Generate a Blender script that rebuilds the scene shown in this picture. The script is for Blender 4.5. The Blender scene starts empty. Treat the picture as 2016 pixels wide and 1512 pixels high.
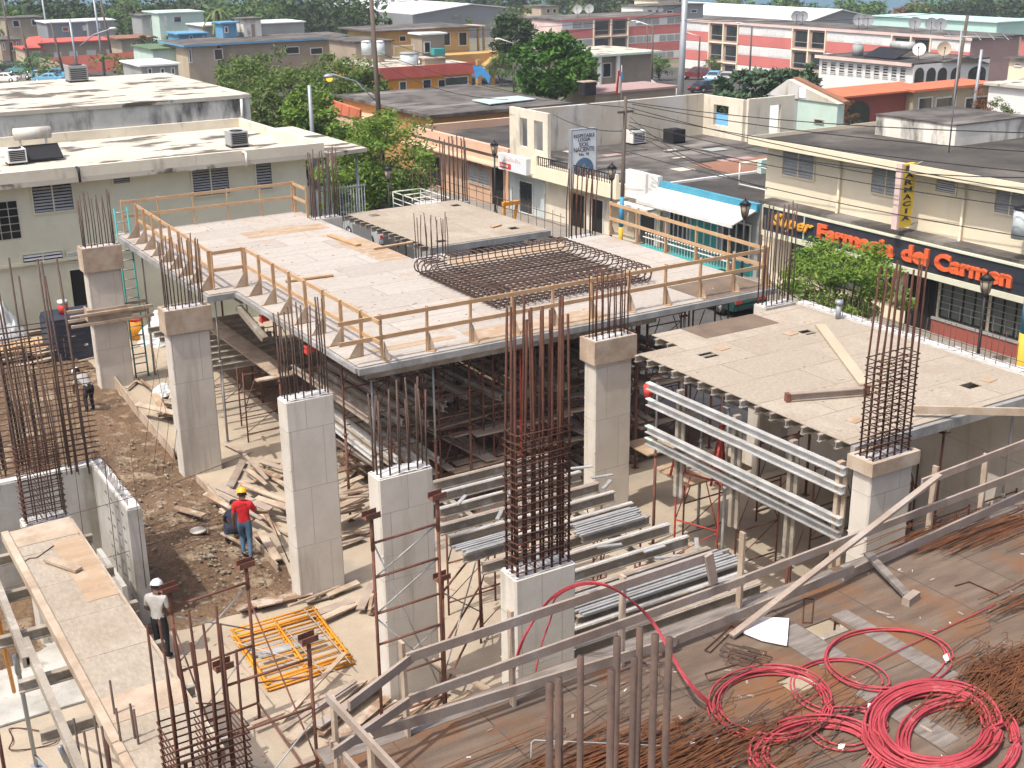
import bpy, bmesh, math, random
import numpy as np
from mathutils import Vector, Matrix, Euler
random.seed(7); R = random.Random(11)
S = bpy.context.scene; COL = S.collection
# ------------------------------------------------------------------ camera
FPX = 2464.66; PITCH, ROLL, AZ = (math.radians(a) for a in (19.39368945, -0.67826085, 58.56325597)); CAMH = 14.0
_F = Vector((math.cos(AZ)*math.cos(PITCH), math.sin(AZ)*math.cos(PITCH), -math.sin(PITCH)))
_r = Vector((math.sin(AZ), -math.cos(AZ), 0)); _u = _r.cross(_F)
CR = _r*math.cos(ROLL) + _u*math.sin(ROLL); CU = -_r*math.sin(ROLL) + _u*math.cos(ROLL)
CAM = Vector((0, 0, CAMH))
cd = bpy.data.cameras.new('camera'); cam = bpy.data.objects.new('camera', cd); COL.objects.link(cam)
cd.sensor_width = 36; cd.lens = 36*FPX/2016; cd.clip_start = .1; cd.clip_end = 20000
M = Matrix((CR, CU, -_F)).transposed().to_4x4(); M.translation = CAM; cam.matrix_world = M
S.camera = cam
# ------------------------------------------------------------------ sky and sun
EL = math.radians(62); AZS = math.radians(191)
SUND = Vector((math.cos(EL)*math.cos(AZS), math.cos(EL)*math.sin(AZS), math.sin(EL)))
w = bpy.data.worlds.new('World'); S.world = w; w.use_nodes = True
nt = w.node_tree; sk = nt.nodes.new('ShaderNodeTexSky'); sk.sky_type = 'NISHITA'; sk.sun_disc = False
sk.sun_elevation = EL; sk.sun_rotation = math.atan2(SUND.x, SUND.y); sk.dust_density = 5.0; sk.air_density = .75
nt.links.new(sk.outputs[0], nt.nodes['Background'].inputs[0]); nt.nodes['Background'].inputs[1].default_value = 0.15
sl = bpy.data.lights.new('sun', 'SUN'); so = bpy.data.objects.new('sun', sl); COL.objects.link(so)
sl.energy = 2.7; sl.angle = math.radians(.5); sl.color = (1, .955, .88)
so.rotation_euler = (-SUND).to_track_quat('-Z', 'Y').to_euler(); so.location = (0, 0, 60)
S.view_settings.view_transform = 'Standard'; S.view_settings.look = 'None'
S.view_settings.exposure = 0.6; S.view_settings.gamma = 1.0
S.cycles.max_bounces = 6; S.cycles.transparent_max_bounces = 8
# ------------------------------------------------------------------ pixel to world (fixed survey of the place)
def ray(u, v): return _F + CR*((u-1008)/FPX) - CU*((v-756)/FPX)
def P(u, v, z=0.):
    d = ray(u, v); return CAM + d*((z-CAMH)/d.z)
def XV(u, v, X): d = ray(u, v); return CAM + d*(X/d.x)
def YV(u, v, Y): d = ray(u, v); return CAM + d*(Y/d.y)
FWD = Vector((math.cos(AZ), math.sin(AZ), 0)); RGT = Vector((math.sin(AZ), -math.cos(AZ), 0))
def DV(u, v, D):                                   # point at horizontal forward distance D
    d = ray(u, v); return CAM + d*(D/d.dot(FWD))
def gz(x, y):
    D = x*FWD.x + y*FWD.y
    return -.5 - .03*min(max(D-60, 0), 350)
def upz(b, v):                                     # height above point b seen at pixel row v
    lo, hi = -30, 90
    for _ in range(50):
        m = (lo+hi)/2; q = Vector((b[0], b[1], m))-CAM
        if 756 - FPX*q.dot(CU)/q.dot(_F) > v: lo = m
        else: hi = m
    return m
def srgb(r, g, b): return tuple(((c/255)/12.92 if c < 11 else ((c/255+.055)/1.055)**2.4) for c in (r, g, b))
def alb(r, g, b, k=.72): return tuple(c*k for c in srgb(r, g, b))   # real surface colour of something seen sunlit
# ------------------------------------------------------------------ materials
MATS = {}
def mat(name, c1, c2=None, scale=2., lo=.35, hi=.65, c3=None, s3=.6, lo3=.5, hi3=.65, rough=.8, metal=0., bump=0., bs=20.,
        stretch=(1, 1, 1), stretch3=(1, 1, 1), panels=None, transl=0., fine=.0, spec=.3, glass=False):
    m = bpy.data.materials.new(name); m.use_nodes = True; n = m.node_tree; N = n.nodes; L = n.links
    b = N['Principled BSDF']; b.inputs['Roughness'].default_value = rough; b.inputs['Metallic'].default_value = metal
    b.inputs['Specular IOR Level'].default_value = spec
    geo = N.new('ShaderNodeNewGeometry')
    def noise(sc, st, det=6):
        mp = N.new('ShaderNodeMapping'); mp.inputs['Scale'].default_value = [sc*k for k in st]
        L.new(geo.outputs['Position'], mp.inputs[0]); t = N.new('ShaderNodeTexNoise'); t.inputs['Scale'].default_value = 1
        t.inputs['Detail'].default_value = det; t.inputs['Roughness'].default_value = .6; L.new(mp.outputs[0], t.inputs[0]); return t.outputs['Fac']
    def ramp(fac, a, bb):
        r = N.new('ShaderNodeMapRange'); r.inputs[1].default_value = a; r.inputs[2].default_value = bb; L.new(fac, r.inputs[0]); return r.outputs[0]
    def mix(fac, A, B, bt='MIX'):
        x = N.new('ShaderNodeMix'); x.data_type = 'RGBA'; x.blend_type = bt
        if hasattr(fac, 'is_linked'): L.new(fac, x.inputs[0])
        else: x.inputs[0].default_value = fac
        for s_, v in ((6, A), (7, B)):
            if hasattr(v, 'is_linked'): L.new(v, x.inputs[s_])
            else: x.inputs[s_].default_value = (*v, 1)
        return x.outputs[2]
    col = c1
    if panels:
        pw, ph, pc2, seam = panels[:4]
        mp = N.new('ShaderNodeMapping'); mp.inputs['Rotation'].default_value = panels[4] if len(panels) > 4 else (0, 0, 0)
        L.new(geo.outputs['Position'], mp.inputs[0])
        br = N.new('ShaderNodeTexBrick'); L.new(mp.outputs[0], br.inputs[0]); br.offset = .5
        for k, v in (('Scale', 1), ('Brick Width', pw), ('Row Height', ph), ('Mortar Size', seam[1]), ('Mortar Smooth', .1), ('Bias', 0.)): br.inputs[k].default_value = v
        br.inputs['Color1'].default_value = (*c1, 1); br.inputs['Color2'].default_value = (*pc2, 1); br.inputs['Mortar'].default_value = (*seam[0], 1)
        col = br.outputs['Color']
    if c2: col = mix(ramp(noise(scale, stretch), lo, hi), col, c2)
    if c3: col = mix(ramp(noise(s3, stretch3), lo3, hi3), col, c3)
    if fine:
        f = ramp(noise(bs*1.7, stretch, 3), .3, .7)
        g = N.new('ShaderNodeMix'); g.data_type = 'RGBA'; g.blend_type = 'MULTIPLY'; g.inputs[0].default_value = fine
        if hasattr(col, 'is_linked'): L.new(col, g.inputs[6])
        else: g.inputs[6].default_value = (*col, 1)
        cc = N.new('ShaderNodeCombineColor'); [L.new(f, cc.inputs[i]) for i in range(3)]; L.new(cc.outputs[0], g.inputs[7]); col = g.outputs[2]
    if hasattr(col, 'is_linked'): L.new(col, b.inputs['Base Color'])
    else: b.inputs['Base Color'].default_value = (*col, 1)
    if bump:
        bp = N.new('ShaderNodeBump'); bp.inputs['Strength'].default_value = 1; bp.inputs['Distance'].default_value = bump
        L.new(noise(bs, stretch, 4), bp.inputs['Height']); L.new(bp.outputs[0], b.inputs['Normal'])
    if transl:
        t = N.new('ShaderNodeBsdfTranslucent'); ms = N.new('ShaderNodeMixShader'); ms.inputs[0].default_value = transl
        if hasattr(col, 'is_linked'): L.new(col, t.inputs[0])
        else: t.inputs[0].default_value = (*col, 1)
        L.new(b.outputs[0], ms.inputs[1]); L.new(t.outputs[0], ms.inputs[2]); L.new(ms.outputs[0], N['Material Output'].inputs[0])
    MATS[name] = m; return m
def plain(name, c, rough=.7, metal=0., v=.18, sc=4., spec=.3):
    return mat(name, c, tuple(x*(1-v) for x in c), scale=sc, lo=.3, hi=.7, rough=rough, metal=metal, spec=spec)
mat('concrete', (.65, .605, .535), (.52, .475, .405), 1.1, .40, .72, c3=(.36, .325, .27), s3=.8, lo3=.57, hi3=.80, stretch3=(3, 3, .35), panels=(.75, 1.38, (.60, .555, .485), ((.33, .295, .245), .007), (math.pi/2, 0, 0)), rough=.9, bump=.006, bs=30, fine=.1)
mat('concrete_top', (0.627, 0.617, 0.598), (0.427, 0.408, 0.38), 5, .4, .7, rough=.95, bump=.02, bs=22)
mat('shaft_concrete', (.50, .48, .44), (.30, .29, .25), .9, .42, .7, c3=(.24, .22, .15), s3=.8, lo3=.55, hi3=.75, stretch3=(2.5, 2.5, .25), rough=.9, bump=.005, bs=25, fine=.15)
mat('slab', (0.451, 0.377, 0.283), (0.369, 0.303, 0.226), .8, .35, .65, c3=(0.328, 0.287, 0.23), s3=.5, lo3=.55, hi3=.68, rough=.95, bump=.004, bs=14, fine=.16)
mat('dirt_and_shade', (.215, .138, .083), (.105, .066, .04), .8, .35, .68, c3=(.36, .27, .18), s3=1.6, lo3=.52, hi3=.64, rough=1, bump=.09, bs=7, fine=.4)  # brown earth colour, also the painted shade under the raised deck
mat('gravel', (.44, .37, .29), (.25, .19, .135), 6, .35, .65, rough=1, bump=.04, bs=16, fine=.4)
mat('asphalt', (.10, .096, .09), (.065, .062, .058), 1.5, rough=.95, bump=.004, bs=40, fine=.2)
mat('sidewalk', (.30, .27, .24), (.22, .2, .17), 1.2, panels=(1.5, 1.5, (.27, .25, .22), ((.12, .11, .1), .012)), rough=.95, fine=.15)
mat('town_ground', (.20, .17, .12), (.10, .12, .05), .12, .4, .6, c3=(.14, .13, .12), s3=.06, lo3=.5, hi3=.56, rough=1, fine=.2, bs=2)
mat('sea', (.035, .12, .165), (.055, .165, .20), .02, .4, .65, rough=.22, bump=.25, bs=.35, stretch=(1, 1, 1))
mat('ply_light', (0.538, 0.491, 0.439), (0.456, 0.408, 0.357), 2.2, .38, .66, c3=(0.435, 0.346, 0.258), s3=.9, lo3=.56, hi3=.7, panels=(2.44, 1.22, (0.425, 0.375, 0.326), ((0.197, 0.154, 0.111), .012)), rough=.85, bump=.003, bs=11, fine=.34, stretch=(.35, 2.6, 1))
mat('ply_tan', (0.452, 0.39, 0.314), (0.375, 0.318, 0.245), 1.4, .38, .68, c3=(0.327, 0.26, 0.188), s3=.55, lo3=.52, hi3=.74, panels=(2.44, 1.22, (0.375, 0.319, 0.252), ((0.168, 0.123, 0.084), .011)), rough=.85, bump=.002, bs=9, fine=.26, stretch=(1.5, .6, 1))
mat('ply_fresh', (.43, .31, .205), (.35, .24, .15), 1.6, .4, .65, c3=(.46, .37, .28), s3=3, lo3=.5, hi3=.65, stretch=(.4, 3, 1), rough=.8, fine=.15)
mat('ply_brown', (.22, .16, .115), (.15, .11, .08), 1.5, rough=.85, fine=.25)
mat('ply_old', (.215, .158, .116), (.118, .083, .06), 1.3, .36, .66, c3=(.21, .10, .045), s3=.75, lo3=.50, hi3=.66, panels=(1.22, 2.44, (.165, .122, .09), ((.05, .045, .035), .010)), stretch=(.6, 4, 1), rough=.85, bump=.004, bs=30, fine=.3)
mat('ply_grey', (.28, .245, .215), (.155, .13, .11), 1.9, .36, .66, stretch=(1, 6, 1), rough=.9, bump=.003, bs=30, fine=.3)
mat('wood_new', (.55, .365, .21), (.46, .285, .15), 2.5, .35, .65, rough=.75, bump=.002, bs=40, fine=.15)
mat('wood_form', (0.495, 0.391, 0.292), (0.363, 0.27, 0.193), 2.5, .38, .65, c3=(0.55, 0.462, 0.363), s3=1.1, lo3=.52, hi3=.7, rough=.85, bump=.003, bs=30, fine=.2)
mat('wood_grey', (.40, .325, .265), (.28, .215, .17), 3, .35, .65, c3=(.42, .37, .33), s3=1.5, lo3=.5, hi3=.68, rough=.85, bump=.003, bs=30, fine=.25)
mat('wood_scrap', (.42, .30, .20), (.24, .155, .10), .9, .42, .58, c3=(.5, .42, .34), s3=1.7, lo3=.5, hi3=.62, rough=.9, fine=.2)
mat('rust', (0.122, 0.0488, 0.0293), (0.0731, 0.0321, 0.0234), 5, .35, .65, rough=.85, fine=.25)
mat('rust_dark', (0.129, 0.0806, 0.0616), (0.084, 0.0582, 0.0482), 5, .35, .65, c3=(0.146, 0.0728, 0.0448), s3=2, lo3=.55, hi3=.7, rough=.8, fine=.2)
mat('rust_orange', (0.216, 0.0828, 0.0324), (0.122, 0.0504, 0.0259), 5, .35, .65, rough=.9, fine=.3)
mat('frame_rust', (.21, .085, .058), (.13, .065, .048), 4, .4, .62, rough=.75, fine=.2)
mat('frame_red', (.40, .055, .04), (.22, .04, .03), 3, .45, .7, rough=.6, fine=.1)
mat('frame_yellow', (.72, .32, .03), (.60, .24, .02), 4, rough=.55, fine=.1)
mat('galv', (0.377, 0.373, 0.361), (0.271, 0.267, 0.254), 6, rough=.5, metal=.15, fine=.15, bs=14, c3=(0.451, 0.447, 0.435), s3=1.5)
mat('alu_bright', (0.563, 0.563, 0.546), (0.405, 0.396, 0.378), 2.5, .4, .68, rough=.45, metal=.1, fine=.2)
mat('alu_dull', (.40, .35, .285), (.28, .24, .19), 1.6, .36, .66, c3=(.52, .49, .45), s3=2.6, lo3=.54, hi3=.68, rough=.65, metal=.15, fine=.2)
mat('cable_red', (.44, .065, .08), (.34, .045, .055), 1.6, .4, .65, c3=(.48, .14, .14), s3=4, lo3=.58, hi3=.7, rough=.6, spec=.3, fine=.2, bs=8)
mat('foam', (.86, .86, .84), (.78, .77, .75), 4, rough=.7, bump=.003, bs=40)
mat('paint_white', (.74, .73, .69), (.60, .58, .53), 1.5, .4, .7, rough=.6)
# ------------------------------------------------------------------ town materials
mat('wall_cream_green', (0.714, 0.704, 0.541), (0.632, 0.622, 0.474), .6, .4, .7, c3=(0.612, 0.592, 0.449), s3=.9, lo3=.5, hi3=.7, rough=.85, fine=.06)
mat('wall_weathered', (.86, .82, .72), (.70, .67, .585), .7, .4, .65, c3=(.12, .115, .105), s3=.55, lo3=.49, hi3=.68, stretch3=(1.8, 1.8, .6), rough=.9, fine=.15)
mat('roof_white', (0.585, 0.537, 0.447), (0.482, 0.439, 0.361), .5, .4, .7, c3=(.12, .105, .085), s3=.5, lo3=.535, hi3=.585, stretch3=(.7, 1.5, 1), rough=.9, fine=.1)
mat('roof_dark', (.095, .085, .074), (.05, .046, .042), .4, .38, .62, c3=(.19, .17, .145), s3=.16, lo3=.55, hi3=.68, rough=.95, fine=.25, bs=6)
mat('roof_grey', (.15, .135, .12), (.075, .068, .062), .5, .42, .58, c3=(.24, .22, .20), s3=.22, lo3=.55, hi3=.63, stretch3=(.6, 2, 1), rough=.95, fine=.2, bs=6)
mat('roof_rust', (.30, .15, .09), (.2, .1, .07), .4, rough=.9)
mat('wall_cream', (.83, .74, .55), (.78, .68, .49), .5, .4, .7, c3=(.70, .62, .46), s3=.8, lo3=.58, hi3=.8, stretch3=(1.5, 1.5, .4), rough=.85, fine=.05)
mat('wall_ruin', (.76, .70, .56), (.62, .56, .45), .5, .4, .66, c3=(.30, .27, .22), s3=.7, lo3=.58, hi3=.76, stretch3=(1.6, 1.6, .4), rough=.9, fine=.12)
mat('wall_ruin_grey', (0.54, 0.486, 0.389), (0.605, 0.583, 0.54), .45, .45, .62, c3=(0.205, 0.189, 0.162), s3=.9, lo3=.56, hi3=.76, stretch3=(2, 2, .35), rough=.9, fine=.12)
mat('wall_peach', (.66, .44, .31), (.58, .37, .25), .6, .4, .7, rough=.85, fine=.08)
mat('wall_paleblue', (.56, .62, .63), (.48, .53, .53), .7, rough=.85, fine=.08)
mat('wall_mint', (.52, .66, .57), (.46, .58, .50), .7, rough=.85)
mat('wall_yellow', (.60, .45, .20), (.52, .38, .16), .4, rough=.85, fine=.08)
mat('wall_orange', (.68, .31, .035), (.60, .26, .03), .4, rough=.85)
mat('wall_ochre', (.55, .33, .13), (.48, .28, .10), .4, rough=.85)
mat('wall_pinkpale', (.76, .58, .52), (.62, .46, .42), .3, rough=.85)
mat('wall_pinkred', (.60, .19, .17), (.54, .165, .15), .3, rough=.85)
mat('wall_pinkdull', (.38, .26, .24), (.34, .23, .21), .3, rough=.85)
mat('wall_beige', (.50, .42, .31), (.42, .35, .25), .4, rough=.85, fine=.1)
mat('wall_tan', (.40, .33, .25), (.32, .26, .19), .4, rough=.85, fine=.1)
mat('wall_grey', (.36, .37, .36), (.29, .30, .29), .4, rough=.85, fine=.1)
mat('wall_slate', (.25, .265, .275), (.21, .22, .23), .2, rough=.7)
mat('wall_white', (.80, .79, .75), (.72, .71, .67), .5, rough=.85, fine=.06)
mat('wall_redbrick', (.34, .095, .075), (.28, .08, .06), .4, rough=.85)
mat('roof_red', (.55, .12, .09), (.44, .09, .07), .5, rough=.7)
mat('roof_tile', (.66, .20, .10), (.54, .15, .075), .8, rough=.75, panels=(.25, 60, (.60, .175, .085), ((.35, .1, .06), .03)))
mat('roof_metal_white', (.78, .79, .77), (.70, .72, .69), .15, rough=.5)
mat('roof_metal_teal', (.50, .72, .66), (.44, .65, .60), .15, rough=.5)
mat('roof_green', (.10, .16, .08), (.13, .19, .10), .3, rough=.7)
mat('teal', (.05, .33, .31), (.04, .27, .26), 1, rough=.6)
mat('blue_trim', (.09, .36, .48), (.07, .30, .42), 1, rough=.6)
mat('blue_paint', (.14, .33, .50), (.11, .28, .44), 1, rough=.7)
mat('sign_navy', (.028, .034, .045), (.035, .042, .055), 1, rough=.35, spec=.5)
mat('sign_orange', (.80, .16, .055), (.72, .13, .045), 1, rough=.45)
mat('sign_gold', (.80, .40, .07), (.70, .34, .05), 1, rough=.45)
mat('sign_yellow', (.76, .54, .06), (.70, .48, .05), 1, rough=.5)
mat('sign_white', (.74, .77, .78), (.68, .71, .72), 1, rough=.5)
mat('ink', (.04, .045, .06), rough=.6)
mat('ink_blue', (.08, .17, .28), (.07, .15, .25), 2, rough=.6)
mat('red_paint', (.62, .06, .05), (.52, .05, .04), 2, rough=.5)
mat('glass_dark', (.02, .024, .026), (.04, .05, .05), .6, rough=.08, spec=.6)
mat('glass_store', (.12, .135, .115), (.19, .20, .175), .5, rough=.2, spec=.5)  # paler mottled glass, store light and reflections put into the colour
mat('void', (.018, .017, .016), rough=.9)
mat('louver', (.42, .42, .40), (.34, .34, .33), 3, rough=.5, metal=.2)
mat('louver_white', (.72, .72, .70), (.62, .62, .60), 3, rough=.5)
mat('black_iron', (.02, .02, .022), rough=.5)
mat('pole_wood', (.16, .125, .10), (.10, .08, .065), 2, stretch=(4, 4, .3), rough=.9, fine=.2)
mat('pole_steel', (.36, .38, .40), (.30, .32, .34), 1, rough=.5, metal=.3)
mat('pole_blue', (.07, .30, .48), rough=.7); mat('pole_yellow', (.66, .40, .05), rough=.7)
mat('tyre', (.02, .02, .02), rough=.85); mat('chrome', (.6, .6, .6), rough=.25, metal=.8)
for n_, c_ in (('green', (.012, .05, .045)), ('white', (.72, .72, .70)), ('blue', (.07, .24, .42)), ('lightblue', (.16, .42, .60)), ('maroon', (.16, .025, .03)), ('silver', (.42, .43, .44)), ('black', (.02, .02, .022)), ('teal', (.10, .28, .27))):
    mat('car_'+n_, c_, rough=.25, spec=.6)
mat('skin', (.20, .105, .065), (.17, .09, .055), 6, rough=.6); mat('hair', (.012, .010, .009), rough=.7)
for n_, c_ in (('red', (.62, .025, .03)), ('jeans', (.09, .17, .26)), ('offwhite', (.46, .445, .42)), ('grey', (.40, .39, .38)), ('black', (.022, .022, .025)), ('navy', (.03, .035, .06)), ('boot', (.03, .022, .018))):
    mat('cloth_'+n_, c_, tuple(x*.75 for x in c_), 9, rough=.9, bump=.004, bs=18)
mat('helmet_yellow', (.80, .42, .02), rough=.35, spec=.5); mat('helmet_white', (.70, .74, .78), rough=.35, spec=.5)
mat('tarp', (.62, .64, .64), (.50, .52, .52), 2, rough=.5, bump=.02, bs=4)
mat('tarp_blue', (.07, .30, .62), (.05, .24, .54), 2, rough=.5)
mat('tank_blue', (.022, .032, .055), (.034, .045, .07), .8, .4, .6, c3=(.14, .10, .07), s3=1.1, lo3=.66, hi3=.8, rough=.4)
mat('bark', (.12, .095, .07), (.075, .058, .045), 5, stretch=(3, 3, .6), rough=.95, bump=.01, bs=14)
mat('leaf_bright', (0.179, 0.284, 0.042), (0.105, 0.194, 0.0294), .9, .38, .62, c3=(0.252, 0.315, 0.0525), s3=2.3, lo3=.52, hi3=.66, rough=.6, transl=.3)
mat('leaf_mid', (0.106, 0.206, 0.04), (0.0625, 0.138, 0.0275), .8, .38, .62, c3=(0.138, 0.194, 0.0375), s3=1.7, lo3=.54, hi3=.68, rough=.6, transl=.25)
mat('leaf_vivid', (.070, .170, .018), (.035, .10, .012), .5, .38, .62, c3=(.10, .21, .03), s3=1.6, lo3=.54, hi3=.68, rough=.6, transl=.25)
mat('leaf_fresh', (.135, .205, .045), (.08, .14, .03), .8, .36, .62, c3=(.20, .25, .06), s3=1.7, lo3=.52, hi3=.66, rough=.6, transl=.3)
mat('leaf_dark', (0.0414, 0.0805, 0.0218), (0.023, 0.0494, 0.0138), .5, .38, .62, c3=(0.0862, 0.121, 0.0345), s3=1.2, lo3=.55, hi3=.7, rough=.65, transl=.2)
mat('leaf_olive', (0.144, 0.192, 0.054), (0.09, 0.132, 0.0384), .6, .38, .62, c3=(0.156, 0.144, 0.06), s3=1.3, lo3=.56, hi3=.7, rough=.65, transl=.2)
mat('leaf_red', (.22, .075, .03), (.10, .09, .03), .3, .4, .6, rough=.7, transl=.2)
mat('leaf_grey', (.085, .14, .075), (.045, .085, .04), .9, .38, .62, c3=(.14, .19, .11), s3=2, lo3=.54, hi3=.68, rough=.5, transl=.2)
MT = MATS
# ------------------------------------------------------------------ mesh builder
class MB:
    def __init__(s): s.v = []; s.f = []; s.sm = []
    def add(s, vs, fs, smooth=False):
        k = len(s.v); s.v += [tuple(v) for v in vs]; s.f += [tuple(i+k for i in f) for f in fs]; s.sm += [smooth]*len(fs); return s
    def box(s, x0, x1, y0, y1, z0, z1):
        return s.add([(x, y, z) for z in (z0, z1) for y in (y0, y1) for x in (x0, x1)],
                     [(0, 2, 3, 1), (4, 5, 7, 6), (0, 1, 5, 4), (2, 6, 7, 3), (0, 4, 6, 2), (1, 3, 7, 5)])
    def bar(s, p, q, w_, h_, upv=(0, 0, 1), roll=0.):
        p, q = Vector(p), Vector(q); d = (q-p).normalized(); up = Vector(upv)
        if abs(d.dot(up)) > .97: up = Vector((1, 0, 0))
        a = d.cross(up).normalized(); b = a.cross(d)
        if roll: m = Matrix.Rotation(roll, 3, d); a = m @ a; b = m @ b
        a = a*w_/2; b = b*h_/2
        vs = [e + i*a + j*b for e in (p, q) for j in (-1, 1) for i in (-1, 1)]
        return s.add(vs, [(0, 1, 3, 2), (4, 6, 7, 5), (0, 4, 5, 1), (2, 3, 7, 6), (0, 2, 6, 4), (1, 5, 7, 3)])
    def tube(s, pts, r, n=6, caps=True):
        pts = [Vector(p) for p in pts]; rs = r if isinstance(r, (list, tuple)) else [r]*len(pts)
        k0 = len(s.v); ref = None; vs = []; m = len(pts)
        for i, p in enumerate(pts):
            d = (pts[min(i+1, m-1)] - pts[max(i-1, 0)])
            d = d.normalized() if d.length > 1e-9 else Vector((0, 0, 1))
            if ref is None: ref = Vector((0, 0, 1)) if abs(d.z) < .9 else Vector((1, 0, 0))
            a = d.cross(ref).normalized(); b = a.cross(d).normalized(); ref = b
            for j in range(n): t = 2*math.pi*j/n; vs.append(p + (a*math.cos(t) + b*math.sin(t))*rs[i])
        fs = [(i*n+j, i*n+(j+1) % n, (i+1)*n+(j+1) % n, (i+1)*n+j) for i in range(m-1) for j in range(n)]
        if caps: fs += [tuple(range(n-1, -1, -1)), tuple((m-1)*n+j for j in range(n))]
        return s.add(vs, fs, n > 4)
    def cyl(s, p, r, h, n=12, r2=None): return s.tube([p, (p[0], p[1], p[2]+h)], [r, r if r2 is None else r2], n)
    def prism(s, poly, z0, z1):
        n = len(poly); vs = [(x, y, z) for z in (z0, z1) for x, y in poly]
        return s.add(vs, [tuple(range(n-1, -1, -1)), tuple(range(n, 2*n))] + [(i, (i+1) % n, n+(i+1) % n, n+i) for i in range(n)])
    def extr(s, poly, off):                          # 3-D polygon pushed along off
        off = Vector(off); n = len(poly); vs = [Vector(p) for p in poly] + [Vector(p)+off for p in poly]
        return s.add(vs, [tuple(range(n-1, -1, -1)), tuple(range(n, 2*n))] + [(i, (i+1) % n, n+(i+1) % n, n+i) for i in range(n)])
    def ball(s, c, r, n=10, m=7, sc=(1, 1, 1), z0=-1., z1=1.):
        vs = []; t0, t1 = math.asin(z0), math.asin(z1)
        for i in range(m+1):
            t = t0 + (t1-t0)*i/m
            for j in range(n): a = 2*math.pi*j/n; vs.append((c[0]+r*sc[0]*math.cos(t)*math.cos(a), c[1]+r*sc[1]*math.cos(t)*math.sin(a), c[2]+r*sc[2]*math.sin(t)))
        fs = [(i*n+j, i*n+(j+1) % n, (i+1)*n+(j+1) % n, (i+1)*n+j) for i in range(m) for j in range(n)]
        return s.add(vs, fs, True)
    def quad(s, a, b, c, d): return s.add([a, b, c, d], [(0, 1, 2, 3)])
    def ibeam(s, p, q, h=.165, w_=.09, t=.022):     # flanges top and bottom and a web
        p, q = Vector(p), Vector(q); d = (q-p).normalized(); up = Vector((0, 0, 1)); a = d.cross(up).normalized(); b = a.cross(d)
        s.bar(p+b*(h/2-t/2), q+b*(h/2-t/2), w_, t); s.bar(p-b*(h/2-t/2), q-b*(h/2-t/2), w_, t)
        return s.bar(p, q, t, h-2*t)
def setp(o, label=None, cat=None, group=None, kind=None):
    for k, v in (('label', label), ('category', cat), ('group', group), ('kind', kind)):
        if v: o[k] = v
    return o
def thing(name, label, cat, loc=(0, 0, 0), group=None, rz=0.):
    o = bpy.data.objects.new(name, None); o.empty_display_size = .2; COL.objects.link(o); o.location = loc; o.rotation_euler = (0, 0, rz)
    return setp(o, label, cat, group)
def mesh(name, mb, m, off=(0, 0, 0)):
    me = bpy.data.meshes.new(name); ox, oy, oz = off
    me.from_pydata([(x-ox, y-oy, z-oz) for x, y, z in mb.v], [], mb.f)
    me.polygons.foreach_set('use_smooth', mb.sm); 
    for x in (m if isinstance(m, (list, tuple)) else [m]): me.materials.append(MT[x] if isinstance(x, str) else x)
    me.update(); return me
def root_of(p):
    v = Vector(p.location)
    while p.parent: p = p.parent; v = v + Vector(p.location)
    return v
def part(name, mb, m, parent, label=None, kind=None):
    o = bpy.data.objects.new(name, mesh(name, mb, m, root_of(parent))); COL.objects.link(o); o.parent = parent
    return setp(o, label, None, None, kind)
def solo(name, mb, m, label=None, cat=None, group=None, kind=None):
    vs = np.array(mb.v); off = (vs[:, 0].mean(), vs[:, 1].mean(), vs[:, 2].min())
    if kind == 'structure': off = (0, 0, 0)
    o = bpy.data.objects.new(name, mesh(name, mb, m, off)); COL.objects.link(o); o.location = off
    return setp(o, label, cat, group, kind)
def kids(o): return [c for c in bpy.data.objects if c.parent == o]
def copy_tree(o, loc=None, rz=None, label=None, parent=None, km=None):
    if km is None:
        km = {}
        for c in bpy.data.objects:
            if c.parent: km.setdefault(c.parent, []).append(c)
    c = o.copy(); COL.objects.link(c)
    if parent: c.parent = parent
    for ch in km.get(o, []): copy_tree(ch, parent=c, km=km)
    if loc is not None: c.location = loc
    if rz is not None: c.rotation_euler = (0, 0, rz)
    if label: c['label'] = label
    return c
ORD = ['first', 'second', 'third', 'fourth', 'fifth', 'sixth', 'seventh', 'eighth', 'ninth', 'tenth', 'eleventh', 'twelfth', 'thirteenth', 'fourteenth', 'fifteenth', 'sixteenth', 'seventeenth', 'eighteenth', 'nineteenth', 'twentieth', 'twenty-first', 'twenty-second', 'twenty-third', 'twenty-fourth', 'twenty-fifth', 'twenty-sixth', 'twenty-seventh', 'twenty-eighth', 'twenty-ninth', 'thirtieth']
def text_mb(txt, size, depth, origin, ex, ez, align='LEFT', shear=0., bold=0., spacing=1.):
    cu = bpy.data.curves.new('lettering', 'FONT'); cu.body = txt; cu.size = size; cu.extrude = depth/2; cu.align_x = align; cu.shear = shear; cu.offset = bold; cu.space_character = spacing
    cu.resolution_u = 3
    o = bpy.data.objects.new('lettering_tmp', cu); COL.objects.link(o); dg = bpy.context.evaluated_depsgraph_get(); dg.update()
    me = o.evaluated_get(dg).to_mesh(); ex, ez = Vector(ex), Vector(ez); n = ex.cross(ez); og = Vector(origin); mb = MB()
    mb.add([og + ex*v.co.x + ez*v.co.y + n*v.co.z for v in me.vertices], [tuple(p.vertices) for p in me.polygons])
    o.to_mesh_clear(); bpy.data.objects.remove(o); bpy.data.curves.remove(cu); return mb
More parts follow.
